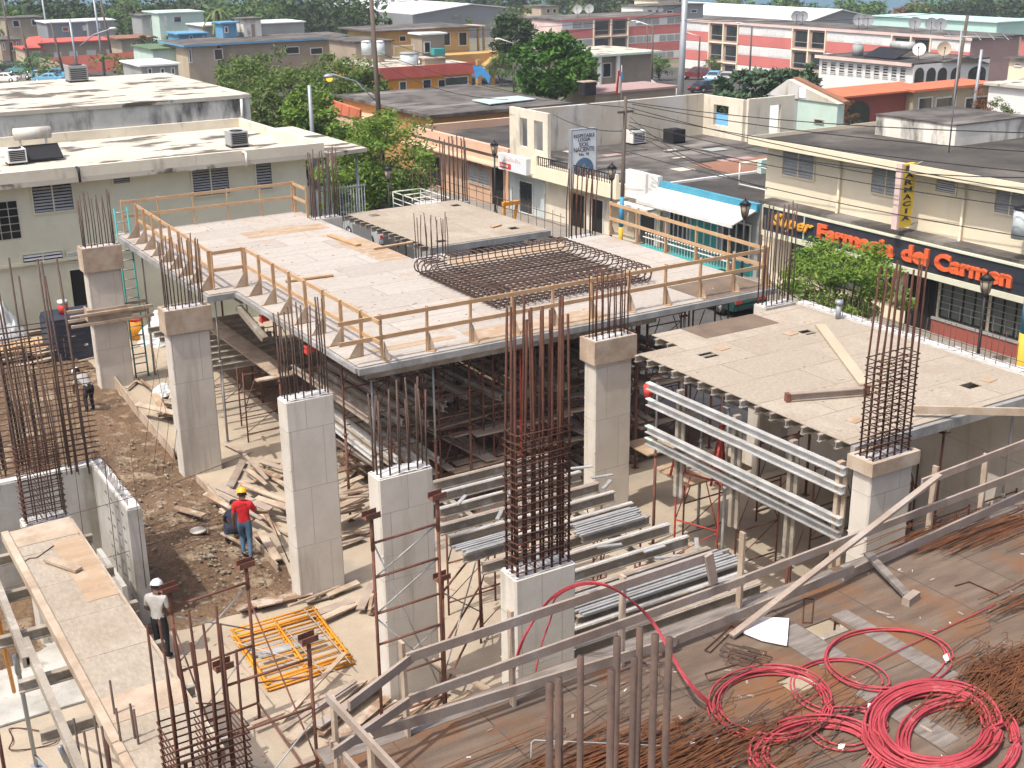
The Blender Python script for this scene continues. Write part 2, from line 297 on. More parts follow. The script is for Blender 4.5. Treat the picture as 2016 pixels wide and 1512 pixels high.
# window facing -X (plane X) or -Y (plane Y); each is frame > louvers / pane
def rect(plane, val, a, b):
    f = XV if plane == 'x' else YV
    p, q = f(*a, val), f(*b, val); k = 1 if plane == 'x' else 0
    return (min(p[k], q[k]), max(p[k], q[k]), min(p.z, q.z), max(p.z, q.z))
def slab_on(mb, plane, val, t0, t1, a0, a1, z0, z1):
    if plane == 'x': mb.box(val-t1, val-t0, a0, a1, z0, z1)
    else: mb.box(a0, a1, val-t1, val-t0, z0, z1)
    return mb
def window(par, plane, val, r, frame='louver_white', inner='glass_dark', louv=0, mull=0, lm='louver', fw=.06, name='window'):
    a0, a1, z0, z1 = r; mb = MB()
    for (x0, x1, y0, y1) in ((a0, a1, z1-fw, z1), (a0, a1, z0, z0+fw), (a0, a0+fw, z0+fw, z1-fw), (a1-fw, a1, z0+fw, z1-fw)): slab_on(mb, plane, val, 0, .07, x0, x1, y0, y1)
    for k in range(mull):
        c = a0+(a1-a0)*(k+1)/(mull+1); slab_on(mb, plane, val, .001, .065, c-fw*.4, c+fw*.4, z0+fw, z1-fw)
    w_ = part(name, mb, frame, par)
    part('pane', slab_on(MB(), plane, val, -.02, .012, a0+.01, a1-.01, z0+.01, z1-.01), inner, w_)
    if louv:
        mb = MB(); h = (z1-z0-2*fw)/louv
        for k in range(louv):
            zz = z0+fw+h*(k+.5); d = .05
            for c in range(mull+1):
                b0 = a0+fw+(a1-a0-2*fw)*c/(mull+1)+.02; b1 = a0+fw+(a1-a0-2*fw)*(c+1)/(mull+1)-.02
                if plane == 'x': mb.bar((val-.035, b0, zz), (val-.035, b1, zz), .012, h*.62, roll=.5)
                else: mb.bar((b0, val-.035, zz), (b1, val-.035, zz), .012, h*.62, roll=-.5)
        part('louver_slats', mb, lm, w_)
    return w_
def door(par, plane, val, r, m='glass_dark', frame='louver_white'):
    return window(par, plane, val, r, frame, m, name='door')
def building(name, label, x0, x1, y0, y1, z0, z1, wall, roof, para=0., pt=.18, over=0., slab=.18, trim=None, cat='building', group=None):
    b = thing(name, label, cat, ((x0+x1)/2, (y0+y1)/2, z0), group)
    part('wall', MB().box(x0, x1, y0, y1, z0, z1), wall, b)
    o = over; part('roof', MB().box(x0-o, x1+o, y0-o, y1+o, z1+.003, z1+slab), roof, b)
    if para:
        mb = MB(); t = pt; zz = z1+slab+.002
        mb.box(x0-o, x1+o, y0-o, y0-o+t, zz, zz+para).box(x0-o, x1+o, y1+o-t, y1+o, zz, zz+para).box(x0-o, x0-o+t, y0-o+t, y1+o-t, zz, zz+para).box(x1+o-t, x1+o, y0-o+t, y1+o-t, zz, zz+para)
        part('parapet', mb, trim or wall, b)
    elif trim and over:
        mb = MB(); t = .04; za, zb = z1-.06, z1+slab-.01
        mb.box(x0-o-t, x1+o+t, y0-o-t, y0-o-.003, za, zb).box(x0-o-t, x0-o-.003, y0-o, y1+o, za, zb); part('fascia', mb, trim, b)
    return b
# ------------------------------------------------------------------ trees
def leaves(seed, shape, n, size, nclump, cl_r, up=.5, droop=0., flat=.62):
    """leaf faces in clumps spread through an ellipsoid; shape=(rx,ry,rz,cz)"""
    g = np.random.default_rng(seed); rx, ry, rz, cz = shape
    d = g.normal(size=(nclump, 3)); d /= np.linalg.norm(d, axis=1)[:, None]
    rad = g.uniform(.35, 1., (nclump, 1))**.6 * g.uniform(.78, 1.08, (nclump, 1)); cc = d*rad; cc[:, 2] = np.where(cc[:, 2] < -.55, -.55*g.uniform(.5, 1, nclump), cc[:, 2])
    cc = cc*np.array([rx, ry, rz]); k = g.integers(0, nclump, n); cs = g.uniform(.55, 1.25, nclump)*cl_r
    off = g.normal(size=(n, 3)); off /= np.linalg.norm(off, axis=1)[:, None]; off *= (g.uniform(0, 1, (n, 1))**.45)*cs[k][:, None]; off[:, 2] *= flat
    c = cc[k]+off; c[:, 2] += cz - droop*np.linalg.norm(off[:, :2], axis=1)
    nm = g.normal(size=(n, 3)); nm[:, 2] = np.abs(nm[:, 2])+up; nm /= np.linalg.norm(nm, axis=1)[:, None]
    t = np.cross(nm, g.normal(size=(n, 3))); t /= np.linalg.norm(t, axis=1)[:, None]; b = np.cross(nm, t)
    s = size*g.uniform(.6, 1.3, (n, 1)); vs = np.stack([c-t*s, c+b*s*.45-nm*s*.1, c+t*s, c-b*s*.45-nm*s*.1], 1).reshape(-1, 3)
    return vs, cc+np.array([0, 0, cz])
def leaf_mesh(name, vs, m):
    me = bpy.data.meshes.new(name); n = len(vs)//4
    me.from_pydata(vs.tolist(), [], [(4*i, 4*i+1, 4*i+2, 4*i+3) for i in range(n)]); me.materials.append(MT[m]); return me
def tree(name, label, loc, h, r, leaf, n=2500, size=.22, nclump=40, cl=.9, seed=1, trunk=.18, rz=None, group=None, cat='tree', crown_lo=.35, limbs=9, flat=.62):
    o = thing(name, label, cat, loc, group); rz = rz or (h*(1-crown_lo))/2; cz = h-rz
    vs, cc = leaves(seed, (r, r, rz, cz), n, size, nclump, cl, flat=flat)
    c = bpy.data.objects.new('crown', leaf_mesh('crown', vs, leaf)); COL.objects.link(c); c.parent = o
    rr = random.Random(seed); mb = MB(); fk = (rr.uniform(-.1, .1)*r, rr.uniform(-.1, .1)*r, h*crown_lo)
    mb.tube([(0, 0, -.2), (fk[0]*.3, fk[1]*.3, h*crown_lo*.5), fk], [trunk*1.25, trunk, trunk*.85], 8)
    for i in rr.sample(range(len(cc)), min(limbs, len(cc))):
        e = Vector(cc[i]); f = Vector(fk); mid = f.lerp(e, .5)+Vector((0, 0, -.1*r)); mb.tube([f, mid, e], [trunk*.55, trunk*.36, trunk*.12], 5)
    t = bpy.data.objects.new('trunk', mesh('trunk', mb, 'bark')); COL.objects.link(t); t.parent = o
    return o
# ================================================================== ground
def FR(D, s): v = FWD*D + RGT*s; return (v.x, v.y)
mb = MB(); rows = [(-120, -.5), (60, -.5), (410, -11.0), (430, -14.), (470, -16)]
vs = []
for D, z in rows:
    for s in (-2500, 2500): x, y = FR(D, s); vs.append((x, y, z))
mb.add(vs, [(2*i, 2*i+1, 2*i+3, 2*i+2) for i in range(len(rows)-1)])
solo('ground', mb, 'town_ground', kind='structure')
mb = MB(); mb.quad(*[(*FR(D, s), -11.2) for D, s in ((405, -9000), (405, 9000), (12000, 9000), (12000, -9000))]); solo('sea', mb, 'sea', kind='structure')
def sheet(name, x0, x1, y0, y1, dz, step, m):
    mb = MB(); nx, ny = max(1, int((x1-x0)/step)), max(1, int((y1-y0)/step)); vs = []
    for j in range(ny+1):
        for i in range(nx+1):
            x, y = x0+(x1-x0)*i/nx, y0+(y1-y0)*j/ny; vs.append((x, y, gz(x, y)+dz))
    mb.add(vs, [(j*(nx+1)+i, j*(nx+1)+i+1, (j+1)*(nx+1)+i+1, (j+1)*(nx+1)+i) for j in range(ny) for i in range(nx)])
    return solo(name, mb, m, kind='structure')
sheet('road', 26.2, 35.4, -30, 150, .03, 2., 'asphalt')
sheet('pavement', 35.4, 38.2, -30, 150, .16, 2., 'sidewalk')
sheet('pavement', 24.2, 26.2, -30, 150, .16, 2., 'sidewalk')
sheet('road', 48, 66, 120, 330, .05, 4., 'asphalt')
sheet('car_park', 88, 128, 108, 190, .05, 4., 'asphalt')
solo('concrete_slab', MB().box(1.5, 24.1, 4, 46.5, -.5, 0), 'slab', kind='structure')
# loose earth beside the slab, a bumpy sheet
from mathutils import noise as mn
mb = MB(); nx, ny = 110, 150; X0, X1, Y0, Y1 = -9., 9.3, 24.2, 47.6; vs = []
for j in range(ny+1):
    for i in range(nx+1):
        x, y = X0+(X1-X0)*i/nx, Y0+(Y1-Y0)*j/ny
        xe = x + .25*mn.noise((y*.9, 3, 1)) if i == nx else x; ye = y+.35*mn.noise((x*.8, 5, 2)) if j == 0 else y
        e = min(1, (X1-x)/1.2)*min(1, (y-Y0)/1.2)
        z = .012 + e*(.10 + .16*mn.noise((x*.55, y*.55, .3)) + .09*mn.noise((x*1.7, y*1.7, 4)) + .045*mn.noise((x*4.5, y*4.5, 9)))
        vs.append((xe, ye, max(.006, z)))
mb.add(vs, [(j*(nx+1)+i, j*(nx+1)+i+1, (j+1)*(nx+1)+i+1, (j+1)*(nx+1)+i) for j in range(ny) for i in range(nx)], True)
solo('earth', mb, 'dirt_and_shade', kind='structure')
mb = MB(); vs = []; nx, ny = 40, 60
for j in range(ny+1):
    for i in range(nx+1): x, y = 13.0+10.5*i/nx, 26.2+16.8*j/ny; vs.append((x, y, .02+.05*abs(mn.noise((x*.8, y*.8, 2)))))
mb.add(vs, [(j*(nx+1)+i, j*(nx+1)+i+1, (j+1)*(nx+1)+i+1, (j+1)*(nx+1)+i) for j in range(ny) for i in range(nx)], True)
solo('earth', mb, 'dirt_and_shade', kind='structure')  # dark brown sheet added on the slab to deepen the deck's shade
# broken stone lying on the earth: nobody could count it
mb = MB()
for k in range(750):
    if k % 3: x, y = R.gauss(7.9, .9), R.uniform(24.4, 36)
    else: x, y = R.uniform(3, 9), R.uniform(24.5, 46)
    if k % 5 == 0: x, y = R.gauss(8.1, .5), R.gauss(26.2, 1.2)
    if x > 9.1 or y < 24.3: continue
    r = R.uniform(.015, .045)*(1.7 if R.random() < .08 else 1); mb.ball((x, y, .17+.16*mn.noise((x*.55, y*.55, .3))), r, 5, 3, (R.uniform(.7, 1.5), R.uniform(.7, 1.5), .6))
for s_ in range(len(mb.sm)): mb.sm[s_] = False
solo('rubble_stones', mb, 'gravel', 'pale broken stones scattered over the brown earth beside the slab', 'rubble', kind='stuff')
# ================================================================== concrete columns of the car-park frame
def column(xc, yc, ztop, label, bars_px=None, ztops=None, collar=None, tie_z=None, w_=1.12, d_=.48, nb=6, base=0., lean=0., br=.017, m='concrete', rust='rust_dark', z0=None):
    o = thing('concrete_column', label, 'column', (xc, yc, base), 'reinforced concrete columns of the building frame')
    mb = MB(); x0, x1, y0, y1 = xc-w_/2, xc+w_/2, yc-d_/2, yc+d_/2; c = .03
    mb.prism([(x0+c, y0), (x1-c, y0), (x1, y0+c), (x1, y1-c), (x1-c, y1), (x0+c, y1), (x0, y1-c), (x0, y0+c)], base, ztop); part('shaft', mb, m, o)
    mb = MB(); n = 9
    vs = [(x0+.03+(w_-.06)*i/n, y0+.03+(d_-.06)*j/4, ztop+.012+R.uniform(0, .03)) for j in range(5) for i in range(n+1)]
    mb.add(vs, [(j*(n+1)+i, j*(n+1)+i+1, (j+1)*(n+1)+i+1, (j+1)*(n+1)+i) for j in range(4) for i in range(n)])
    mb.box(x0+.03, x1-.03, y0+.03, y1-.03, ztop-.01, ztop+.013); part('rough_top', mb, 'concrete_top', o)
    mb = MB()
    for zz in ([ztop-1.55, ztop-2.9] if ztop > 3 else []): mb.box(x0-.0015, x1+.0015, y0-.0015, y1+.0015, zz, zz+.012)
    for k in range(1): mb.box(x0+w_*.5, x0+w_*.5+.006, y0-.0015, y0, base, ztop-.01)
    part('form_line', mb, 'wood_scrap', o) if False else part('pour_joint', mb, 'concrete', o)
    if collar:
        ch, t = collar; mb = MB(); zc = ztop-ch; e = .05
        mb.box(x0-e-t, x1+e+t, y0-e-t, y0-.003, zc, ztop+.05).box(x0-e-t, x1+e+t, y1+.003, y1+e+t, zc, ztop+.05).box(x0-e-t, x0-.003, y0-.002, y1+.002, zc, ztop+.05).box(x1+.003, x1+e+t, y0-.002, y1+.002, zc, ztop+.05)
        part('form_collar', mb, 'wood_form', o)
    pos = []
    for i in range(nb):
        for j in (0, 1): pos.append((x0+.09+(w_-.18)*i/(nb-1), y0+.08 if j == 0 else y1-.08))
    pos += [(x0+.09, yc), (x1-.09, yc)]
    for (x, y) in pos:
        zt = ztops + R.uniform(-.16, .16)
        l = lean*R.uniform(.3, 1.); part('rebar', MB().tube([(x, y, ztop-.02), (x+R.uniform(-.015, .015), y, (ztop+zt)/2), (x+l+R.uniform(-.05, .05), y+R.uniform(-.04, .04), zt)], br, 6), rust, o)
    if tie_z:
        zt = ztop+.1
        while zt < tie_z:
            a, b_, cc, dd = x0+.06, x1-.06, y0+.05, y1-.05; z = zt+R.uniform(-.015, .015); mb = MB(); k = R.uniform(-.03, .03)
            mb.tube([(a, cc, z), (b_, cc, z+k), (b_, dd, z), (a, dd, z-k), (a, cc-.03, z)], .011, 5)
            mb.tube([(a+.32, cc, z+.02), (a+.32, dd, z+.02)], .009, 4); mb.tube([(b_-.32, cc, z+.02), (b_-.32, dd, z+.02)], .009, 4)
            mb.tube([(a-.08, cc+.1, z+.03), (a+.06, cc-.03, z)], .009, 4); mb.tube([(b_+.07, dd-.1, z+.03), (b_-.06, dd+.03, z)], .009, 4)
            part('tie', mb, 'rust', o); zt += .125
    return o
column(9.47, 41.25, 4.8, 'grey concrete column with a plywood collar at its head and another wooden clamp halfway up', ztops=upz((9.5, 41.2), 385), collar=(.75, .03), base=-.1)
c1k = bpy.data.objects[-1] if False else None
column(9.5, 32.5, 4.8, 'grey concrete column with a plywood collar standing at the notch of the raised deck', ztops=upz((9.5, 32.4), 470), collar=(.62, .03), base=-.1)
column(9.48, 24.1, 4.8, 'bare pale concrete column with roughened top between the red-shirted man and the raised deck', ztops=upz((9.5, 24.1), 602), base=-.1)
column(9.35, 19.3, 4.82, 'pale concrete column with smooth white edge behind the tall rusty frame', ztops=upz((9.3, 19.3), 768), base=-.1)
column(9.45, 14.75, 4.8, 'concrete column in front with the tall tied rust-red rebar cage on top', ztops=upz((9.5, 14.75), 605), tie_z=upz((9.5, 14.75), 835), base=-.1, br=.02, rust='rust', nb=7)
column(17.45, 23.95, 4.8, 'concrete column with plywood collar at the front edge of the raised deck', ztops=upz((17.5, 24), 535), collar=(.55, .03), base=-.1, rust='rust')
column(17.4, 15.0, 4.8, 'white concrete column with thin board collar and tied rebar cage beside the tan deck', ztops=upz((17.4, 15), 530), collar=(.22, .03), tie_z=upz((17.4, 15), 690), base=-.1, br=.02, rust='rust', lean=.1)
column(17.5, 41.3, 4.8, 'column with tall dark bars at the far end of the raised deck', ztops=upz((17.5, 41.3), 300), base=-.1, br=.02)
column(17.75, 33.7, 4.8, 'column with slim bars rising through the gap between the two rear decks', ztops=upz((17.7, 33.7), 428), base=-.1, br=.014)
column(23.35, 33.7, 4.75, 'column with rusty bars near the lodge sign across the street', ztops=upz((23.3, 33.7), 335), base=-.3, rust='rust', lean=.1)
column(22.95, 41.6, 4.7, 'column with very tall dense bars in front of the peach building', ztops=upz((22.9, 41.6), 272), base=-.3, br=.024)
column(22.95, 23.95, 4.8, 'column with dark bars at the street corner of the tan deck', ztops=upz((22.95, 23.9), 412), base=-.3, br=.018)
# wooden clamp halfway up the far left column
mb = MB(); z = 2.35
for zz in (z, z+.32): mb.bar((8.2, 40.9, zz), (10.9, 40.9, zz), .09, .09).bar((8.2, 41.62, zz), (10.9, 41.62, zz), .09, .09)
mb.box(8.75, 10.2, 40.95, 41.0, z, z+.45).box(8.8, 8.84, 41.005, 41.6, z, z+.45)
mb
solo('column_clamp', mb, 'wood_form', 'pale timber clamp boards around the middle of the far left column', 'form clamp')
# ================================================================== plywood decks
def deck(name, label, rects, z, m, holes=(), fascia=(), fm='galv', joist=None, jm='alu_dull', patches=(), loc=None, th=.02):
    o = thing(name, label, 'formwork deck', loc or (rects[0][0], rects[0][2], 0))
    mb = MB()
    for (x0, x1, y0, y1) in rects:
        xs = sorted({x0, x1} | {c for h in holes for c in h[:2] if x0 < c < x1}); ys = sorted({y0, y1} | {c for h in holes for c in h[2:] if y0 < c < y1})
        for i in range(len(xs)-1):
            for j in range(len(ys)-1):
                cx, cy = (xs[i]+xs[i+1])/2, (ys[j]+ys[j+1])/2
                if any(h[0] < cx < h[1] and h[2] < cy < h[3] for h in holes): continue
                mb.box(xs[i], xs[i+1], ys[j], ys[j+1], z-th, z)
    part('plywood', mb, m, o)
    for (x0, x1, y0, y1, pm) in patches: part('plywood_patch', MB().box(x0, x1, y0, y1, z+.002, z+.006), pm, o)
    for (x0, x1, y0, y1, z0, z1) in fascia: part('edge_beam', MB().box(x0, x1, y0, y1, z0, z1), fm, o)
    if joist:
        for (a, b_, ya, yb, st) in joist:
            y = ya
            while y < yb:
                part('joist', MB().ibeam((a, y, z-th-.085), (b_, y, z-th-.085)), jm, o); y += st
    return o
Z = 4.8
md = deck('formwork_deck', 'large raised plywood deck with pale weathered boards and timber guard rails around it', [(11.3, 24.1, 25.25, 33.4), (10.5, 17.2, 33.4, 42.95)], Z, 'ply_light',
     fascia=[(11.25, 24.15, 25.15, 25.245, Z-.18, Z-.025), (11.2, 11.295, 25.25, 33.35, Z-.15, Z-.025), (10.4, 11.3, 33.3, 33.396, Z-.2, Z-.025), (10.41, 10.496, 33.4, 42.9, Z-.2, Z-.025)],
     joist=[(11.35, 24.0, 25.45, 33.3, .42), (10.55, 17.1, 33.7, 42.8, .5)],
     patches=[(14.6, 18.6, 25.27, 26.3, 'ply_fresh'), (16.2, 17.18, 34.2, 37.6, 'ply_fresh'), (14.0, 16.9, 39.6, 40.5, 'ply_fresh'), (12.0, 14.3, 25.98, 26.3, 'ply_fresh'), (21.6, 24.05, 25.27, 26.9, 'ply_brown'), (17.9, 22.0, 32.3, 33.35, 'ply_fresh')])
for (y0, zt) in ((26.0, 'a'), (30.0, 'b')): pass
mb = MB()
for y in (25.6, 27.2, 29.6, 32.): mb.box(11.6, 20.2 if y < 26 else 24, y-.045, y+.045, Z-.46, Z-.21)
part('ledger', mb, 'alu_dull', md)
mb = MB()
for x in (11.5, 13.5, 15.5): mb.box(x-.045, x+.045, 33.6, 42.6, Z-.46, Z-.21)
part('ledger', mb, 'alu_dull', md)
d2 = deck('formwork_deck', 'smaller tan plywood deck at the street side beyond the gap of the raised deck', [(18.35, 22.9, 35.0, 41.4)], Z+.02, 'ply_tan', holes=[(18.9, 19.25, 40.4, 40.75), (22.2, 22.55, 40.3, 40.65), (21.9, 22.25, 35.7, 36.05), (18.9, 19.25, 35.4, 35.7)],
     fascia=[(18.3, 22.95, 34.9, 34.995, Z-.2, Z)], joist=[(18.15, 22.8, 35.3, 41.3, .45)])
d3 = deck('formwork_deck', 'tan plywood deck by the street wall with small square holes and a loose beam', [(17.2, 23.3, 15.66, 22.4), (18.4, 23.3, 22.4, 23.45)], Z+.03, 'ply_tan',
     holes=[(18.3, 18.72, 21.25, 21.6), (21.55, 21.9, 21.3, 21.65), (21.65, 22.05, 16.5, 16.8)], patches=[(19.3, 21.7, 22.45, 23.43, 'ply_brown')],
     fascia=[(17.2, 23.35, 15.54, 15.655, Z-.2, Z)], joist=[(17.1, 23.2, 15.95, 22.4, .46), (18.3, 23.2, 22.7, 23.4, .45)])
mb = MB()
for x in (17.8, 20.2, 22.6): mb.box(x-.05, x+.05, 15.8, 22.2, Z-.42, Z-.17)
part('ledger', mb, 'wood_form', d3)
# foreground deck
fg = deck('formwork_deck', 'old weathered brown plywood deck in the foreground under the red cables', [(4.6, 24, -1, 12.25)], Z, 'ply_old', holes=[(11.62, 12.15, 10.75, 11.15), (10.35, 10.8, 10.0, 10.35)],
     patches=[(4.62, 13.2, 11.88, 12.22, 'ply_grey'), (13.4, 23, 11.95, 12.22, 'ply_grey'), (11.1, 11.6, 10.3, 11.3, 'ply_grey'), (12.2, 12.5, 8.6, 11.2, 'ply_grey'), (11.0, 11.35, 8.2, 9.6, 'ply_grey')], loc=(10, 8, 0))
mb = MB()
for k in range(8): mb.box(4.7, 23.9, 12.0-k*1.2, 12.1-k*1.2, Z-.2, Z-.025)
part('joist', mb, 'alu_dull', fg)
# concrete street wall along the right of the site, white roughened top and thin dowels
wl = thing('concrete_wall', 'low concrete street wall with white roughened top and thin dowels beside the tan deck', 'wall', (23.55, 12, -.5))
part('wall_body', MB().box(23.38, 23.75, -4, 23.6, -.5, Z+.02), 'concrete', wl)
mb = MB(); n = 90
for i in range(n): mb.box(23.39+R.uniform(0, .02), 23.74-R.uniform(0, .02), 5+18.6*i/n, 5+18.6*(i+1)/n-.004, Z+.022, Z+.045+R.uniform(0, .035))
part('rough_top', mb, 'concrete_top', wl)
for i in range(46):
    y = 8+15.4*i/45; mb = MB(); h = R.uniform(.62, .95)
    for x in (23.46, 23.66): mb.tube([(x, y+R.uniform(-.05, .05), Z), (x+R.uniform(-.02, .02), y, Z+h*R.uniform(.7, 1))], .009, 5)
    part('dowel', mb, 'rust_dark', wl)
mb = MB()
for x, zz in ((23.44, .16), (23.68, .22)): mb.tube([(x, 8, Z+zz), (x, 15, Z+zz-.02), (x, 23.4, Z+zz)], .008, 5)
part('dowel', mb, 'rust_dark', wl)
solo('vent_pipe', MB().cyl((23.2, 21.9, Z+.03), .07, .38, 10).cyl((23.2, 21.9, Z+.42), .1, .1, 10), 'pole_steel', 'short grey capped pipe standing by the street wall', 'pipe')
# ================================================================== guard rails
def guardrail(label, pts, h=1.1, brace=None, m='wood_new', n=None, over=(.0, .0), side=None, pw=.09):
    """posts spread from pts[0] to pts[1]; brace = direction of the triangular gusset"""
    a, b_ = Vector(pts[0]), Vector(pts[1]); d = (b_-a).normalized(); o = thing('guard_rail', label, 'guard rail', a, 'timber guard rails around the raised deck')
    s_ = Vector(side or (d.y, -d.x, 0))
    for i in range(n):
        p = a.lerp(b_, i/(n-1)); part('post', MB().bar(p, p+Vector((R.uniform(-.02, .02), R.uniform(-.02, .02), h+.03)), .09, .04, upv=tuple(d)), m, o)
        if brace:
            v = Vector(brace); q = p + d*.03
            part('gusset', MB().extr([q+v*.05+Vector((0, 0, .03)), q+v*.42+Vector((0, 0, .03)), q+v*.05+Vector((0, 0, .46))], d*.018), 'wood_form', o)
            part('foot_plate', MB().bar(p+v*.02+Vector((0, 0, .015)), p+v*.48+Vector((0, 0, .015)), .09, .022), m, o)
    for zz in (h-.04, h*.52):
        p, q = a-d*over[0]+s_*.045+Vector((0, 0, zz)), b_+d*over[1]+s_*.045+Vector((0, 0, zz+R.uniform(-.02, .02))); part('rail', MB().bar(p, q, .038, .1), m, o)
    return o
guardrail('timber guard rail along the far edge of the raised deck before the cream-green building', [(10.75, 42.85, Z), (16.9, 42.85, Z)], n=6)
guardrail('very short timber guard rail at the far right corner of the raised deck', [(16.95, 42.75, Z), (16.95, 41.6, Z)], n=2)
guardrail('timber guard rail along the far left edge of the raised deck with plywood gussets', [(10.95, 41.9, Z), (10.75, 33.9, Z)], n=9, brace=(-.9, 0, 0), side=(1, 0, 0), over=(.2, 0))
guardrail('short timber guard rail across the notch in the left edge of the raised deck', [(10.8, 33.85, Z), (11.72, 33.85, Z)], n=2)
guardrail('timber guard rail along the near left edge of the raised deck with plywood gussets', [(11.72, 33.7, Z), (11.70, 25.95, Z)], n=8, brace=(-.85, 0, 0), side=(1, 0, 0), over=(.1, .95))
guardrail('long timber guard rail along the front edge of the raised deck', [(11.98, 25.42, Z), (24.0, 25.5, Z)], n=11, brace=(.28, -.28, 0), side=(0, -1, 0), over=(1.1, .05))
guardrail('timber guard rail along the street edge of the raised deck before the teal shop', [(24.0, 25.6, Z), (24.2, 33.2, Z)], n=6, brace=(.5, 0, 0), side=(-1, 0, 0))
# foreground guard rail of grey boards
o = thing('guard_rail', 'old grey timber guard rail along the edge of the foreground deck', 'guard rail', (10, 12, Z))
for (x, y, v) in ((5.71, 11.9, 1262), (7.14, 11.75, 1200), (8.85, 11.75, 1133), (11.24, 12.1, 1048), (15.5, 12.3, 918), (16.85, 12.35, 893), (19.2, 12.4, 840)):
    part('post', MB().bar((x, y, Z-.15), (x+R.uniform(-.03, .03), y, upz((x, y), v)), .1, .045, upv=(1, 0, 0)), 'wood_form', o)
def railpx(a, b_, za, zb, Y0=11.83, Y1=None, m='wood_grey', h=.125, name='rail'):
    p, q = YV(*a, Y0), YV(*b_, Y1 if Y1 else Y0); return part(name, MB().bar(p, q, .04, h), m, o)
railpx((800, 1296), (1400, 1094), 0, 0, 11.68); railpx((805, 1378), (1465, 1142), 0, 0, 11.68); railpx((1440, 1150), (2080, 905), 0, 0, 11.98)
railpx((1815, 950), (2080, 848), 0, 0, 12.2)
railpx((650, 1470), (1330, 1262), 0, 0, 11.6, 11.62, h=.14, name='toe_board'); railpx((1300, 1272), (1680, 1120), 0, 0, 11.68, 11.75, h=.14, name='toe_board'); railpx((1660, 1135), (2080, 945), 0, 0, 11.85, 12.1, h=.15, name='toe_board')
railpx((812, 1294), (687, 1390), 0, 0, 11.7, 11.2); railpx((810, 1378), (655, 1485), 0, 0, 11.7, 11.2)
part('splice', MB().bar(YV(1395, 1092, 11.62), YV(1405, 1148, 11.62), .05, .13), 'wood_grey', o)
part('brace', MB().bar(P(1440, 1252, Z+.05), YV(1850, 935, 11.95), .10, .045), 'wood_grey', o)
o2 = thing('guard_rail', 'pale grey timber guard rail returning at the near corner of the foreground deck', 'guard rail', (4.6, 11, Z))
for a, b_ in (((655, 1372), (665, 1540)), ((728, 1448), (732, 1600))): part('post', MB().bar(P(a[0], a[1], 5.9), P(a[0], a[1], 5.9)-Vector((0, 0, 1.4)), .1, .045, upv=(1, 0, 0)), 'wood_form', o2)
part('rail', MB().bar(P(645, 1372, 5.85), P(830, 1570, 5.85), .045, .11), 'wood_grey', o2); part('rail', MB().bar(P(660, 1470, 5.35), P(760, 1580, 5.35), .045, .11), 'wood_grey', o2)
# ================================================================== shoring
def shore(x, y, z1, m='frame_rust', z0=0., head=True, label='', group='shoring posts under the raised deck', r=.03, hm='alu_dull'):
    o = thing('shoring_post', label, 'shoring post', (x, y, z0), group)
    zm = z0+(z1-z0)*.55
    part('outer_tube', MB().tube([(x, y, z0), (x, y, zm)], r*1.25, 8), m, o); part('inner_tube', MB().tube([(x, y, zm-.02), (x, y, z1-.01)], r*.9, 8), 'galv' if R.random() < .3 else m, o)
    part('foot_plate', MB().box(x-.09, x+.09, y-.09, y+.09, z0, z0+.012), m, o)
    part('collar_pin', MB().tube([(x-.1, y, zm), (x+.1, y, zm)], .012, 5).cyl((x, y, zm-.05), r*1.7, .09, 8), m, o)
    if head: part('u_head', MB().box(x-.12, x+.12, y-.08, y+.08, z1-.01, z1), m, o)
    return o
xs = [11.75, 12.35, 13.4, 14.6, 15.9, 17.0, 18.6, 19.9, 21.2, 22.6, 23.8]
for i, x in enumerate(xs): shore(x, 25.6+(.35 if i % 2 else 0), Z-.46, 'frame_red' if i in (4, 8) else 'frame_rust', label=f'rusty shoring post under the front edge of the raised deck, {ORD[i]} from the left')
for j, y in enumerate((27.2, 29.6, 32.0)):
    for i, x in enumerate((11.7, 13.9, 16.1, 18.3, 20.5, 22.7)):
        shore(x+R.uniform(-.2, .2), y, Z-.46, 'frame_rust', label='brown shoring post standing in the shade inside the space under the raised deck')
for j, y in enumerate((34.2, 36.6, 39.0, 41.6)):
    for i, x in enumerate((10.9, 13.5, 15.6)): shore(x, y, Z-.46 if x > 11 else Z-.2, 'galv' if i == 0 else 'frame_rust', label='thin shoring post under the far left part of the raised deck', group='shoring posts under the far left part')
for i, (x, y) in enumerate([(18.6, 35.3), (20.4, 35.2), (22.4, 35.2), (18.7, 38), (22.4, 38), (20.5, 41)]): shore(x, y, Z-.3, label='shoring post under the smaller tan deck by the street', group='shoring posts under the smaller tan deck')
def frame(name, label, loc, w_=1.25, h=1.9, m='frame_rust', rz=0., group=None, r=.024, proto=None):
    o = thing(name, label, 'scaffold frame', loc, group)
    def P2(nm, mb): 
        q = bpy.data.objects.new(nm, mesh(nm, mb, m)); COL.objects.link(q); q.parent = o; return q
    for x in (0, w_): P2('post', MB().tube([(x, 0, 0), (x, 0, h)], r, 8))
    for k in (.12, .5, .97): P2('rung', MB().tube([(0, 0, h*k), (w_, 0, h*k)], r*.8, 6))
    P2('brace', MB().tube([(.02, 0, h*.52), (w_*.32, 0, h*.95)], r*.6, 5).tube([(w_-.02, 0, h*.52), (w_*.68, 0, h*.95)], r*.6, 5))
    P2('cross_brace', MB().tube([(.03, .02, h*.15), (w_-.03, .02, h*.48)], r*.5, 5))
    o.rotation_euler = (0, 0, rz); return o
fr = frame('scaffold_frame', 'rusty scaffold frame holding up the row of aluminium beams, far row left', (11.5, 21.6, 0), 1.2, 2.55, group='rusty scaffold frames under the aluminium beams')
km = {}
for c in bpy.data.objects:
    if c.parent: km.setdefault(c.parent, []).append(c)
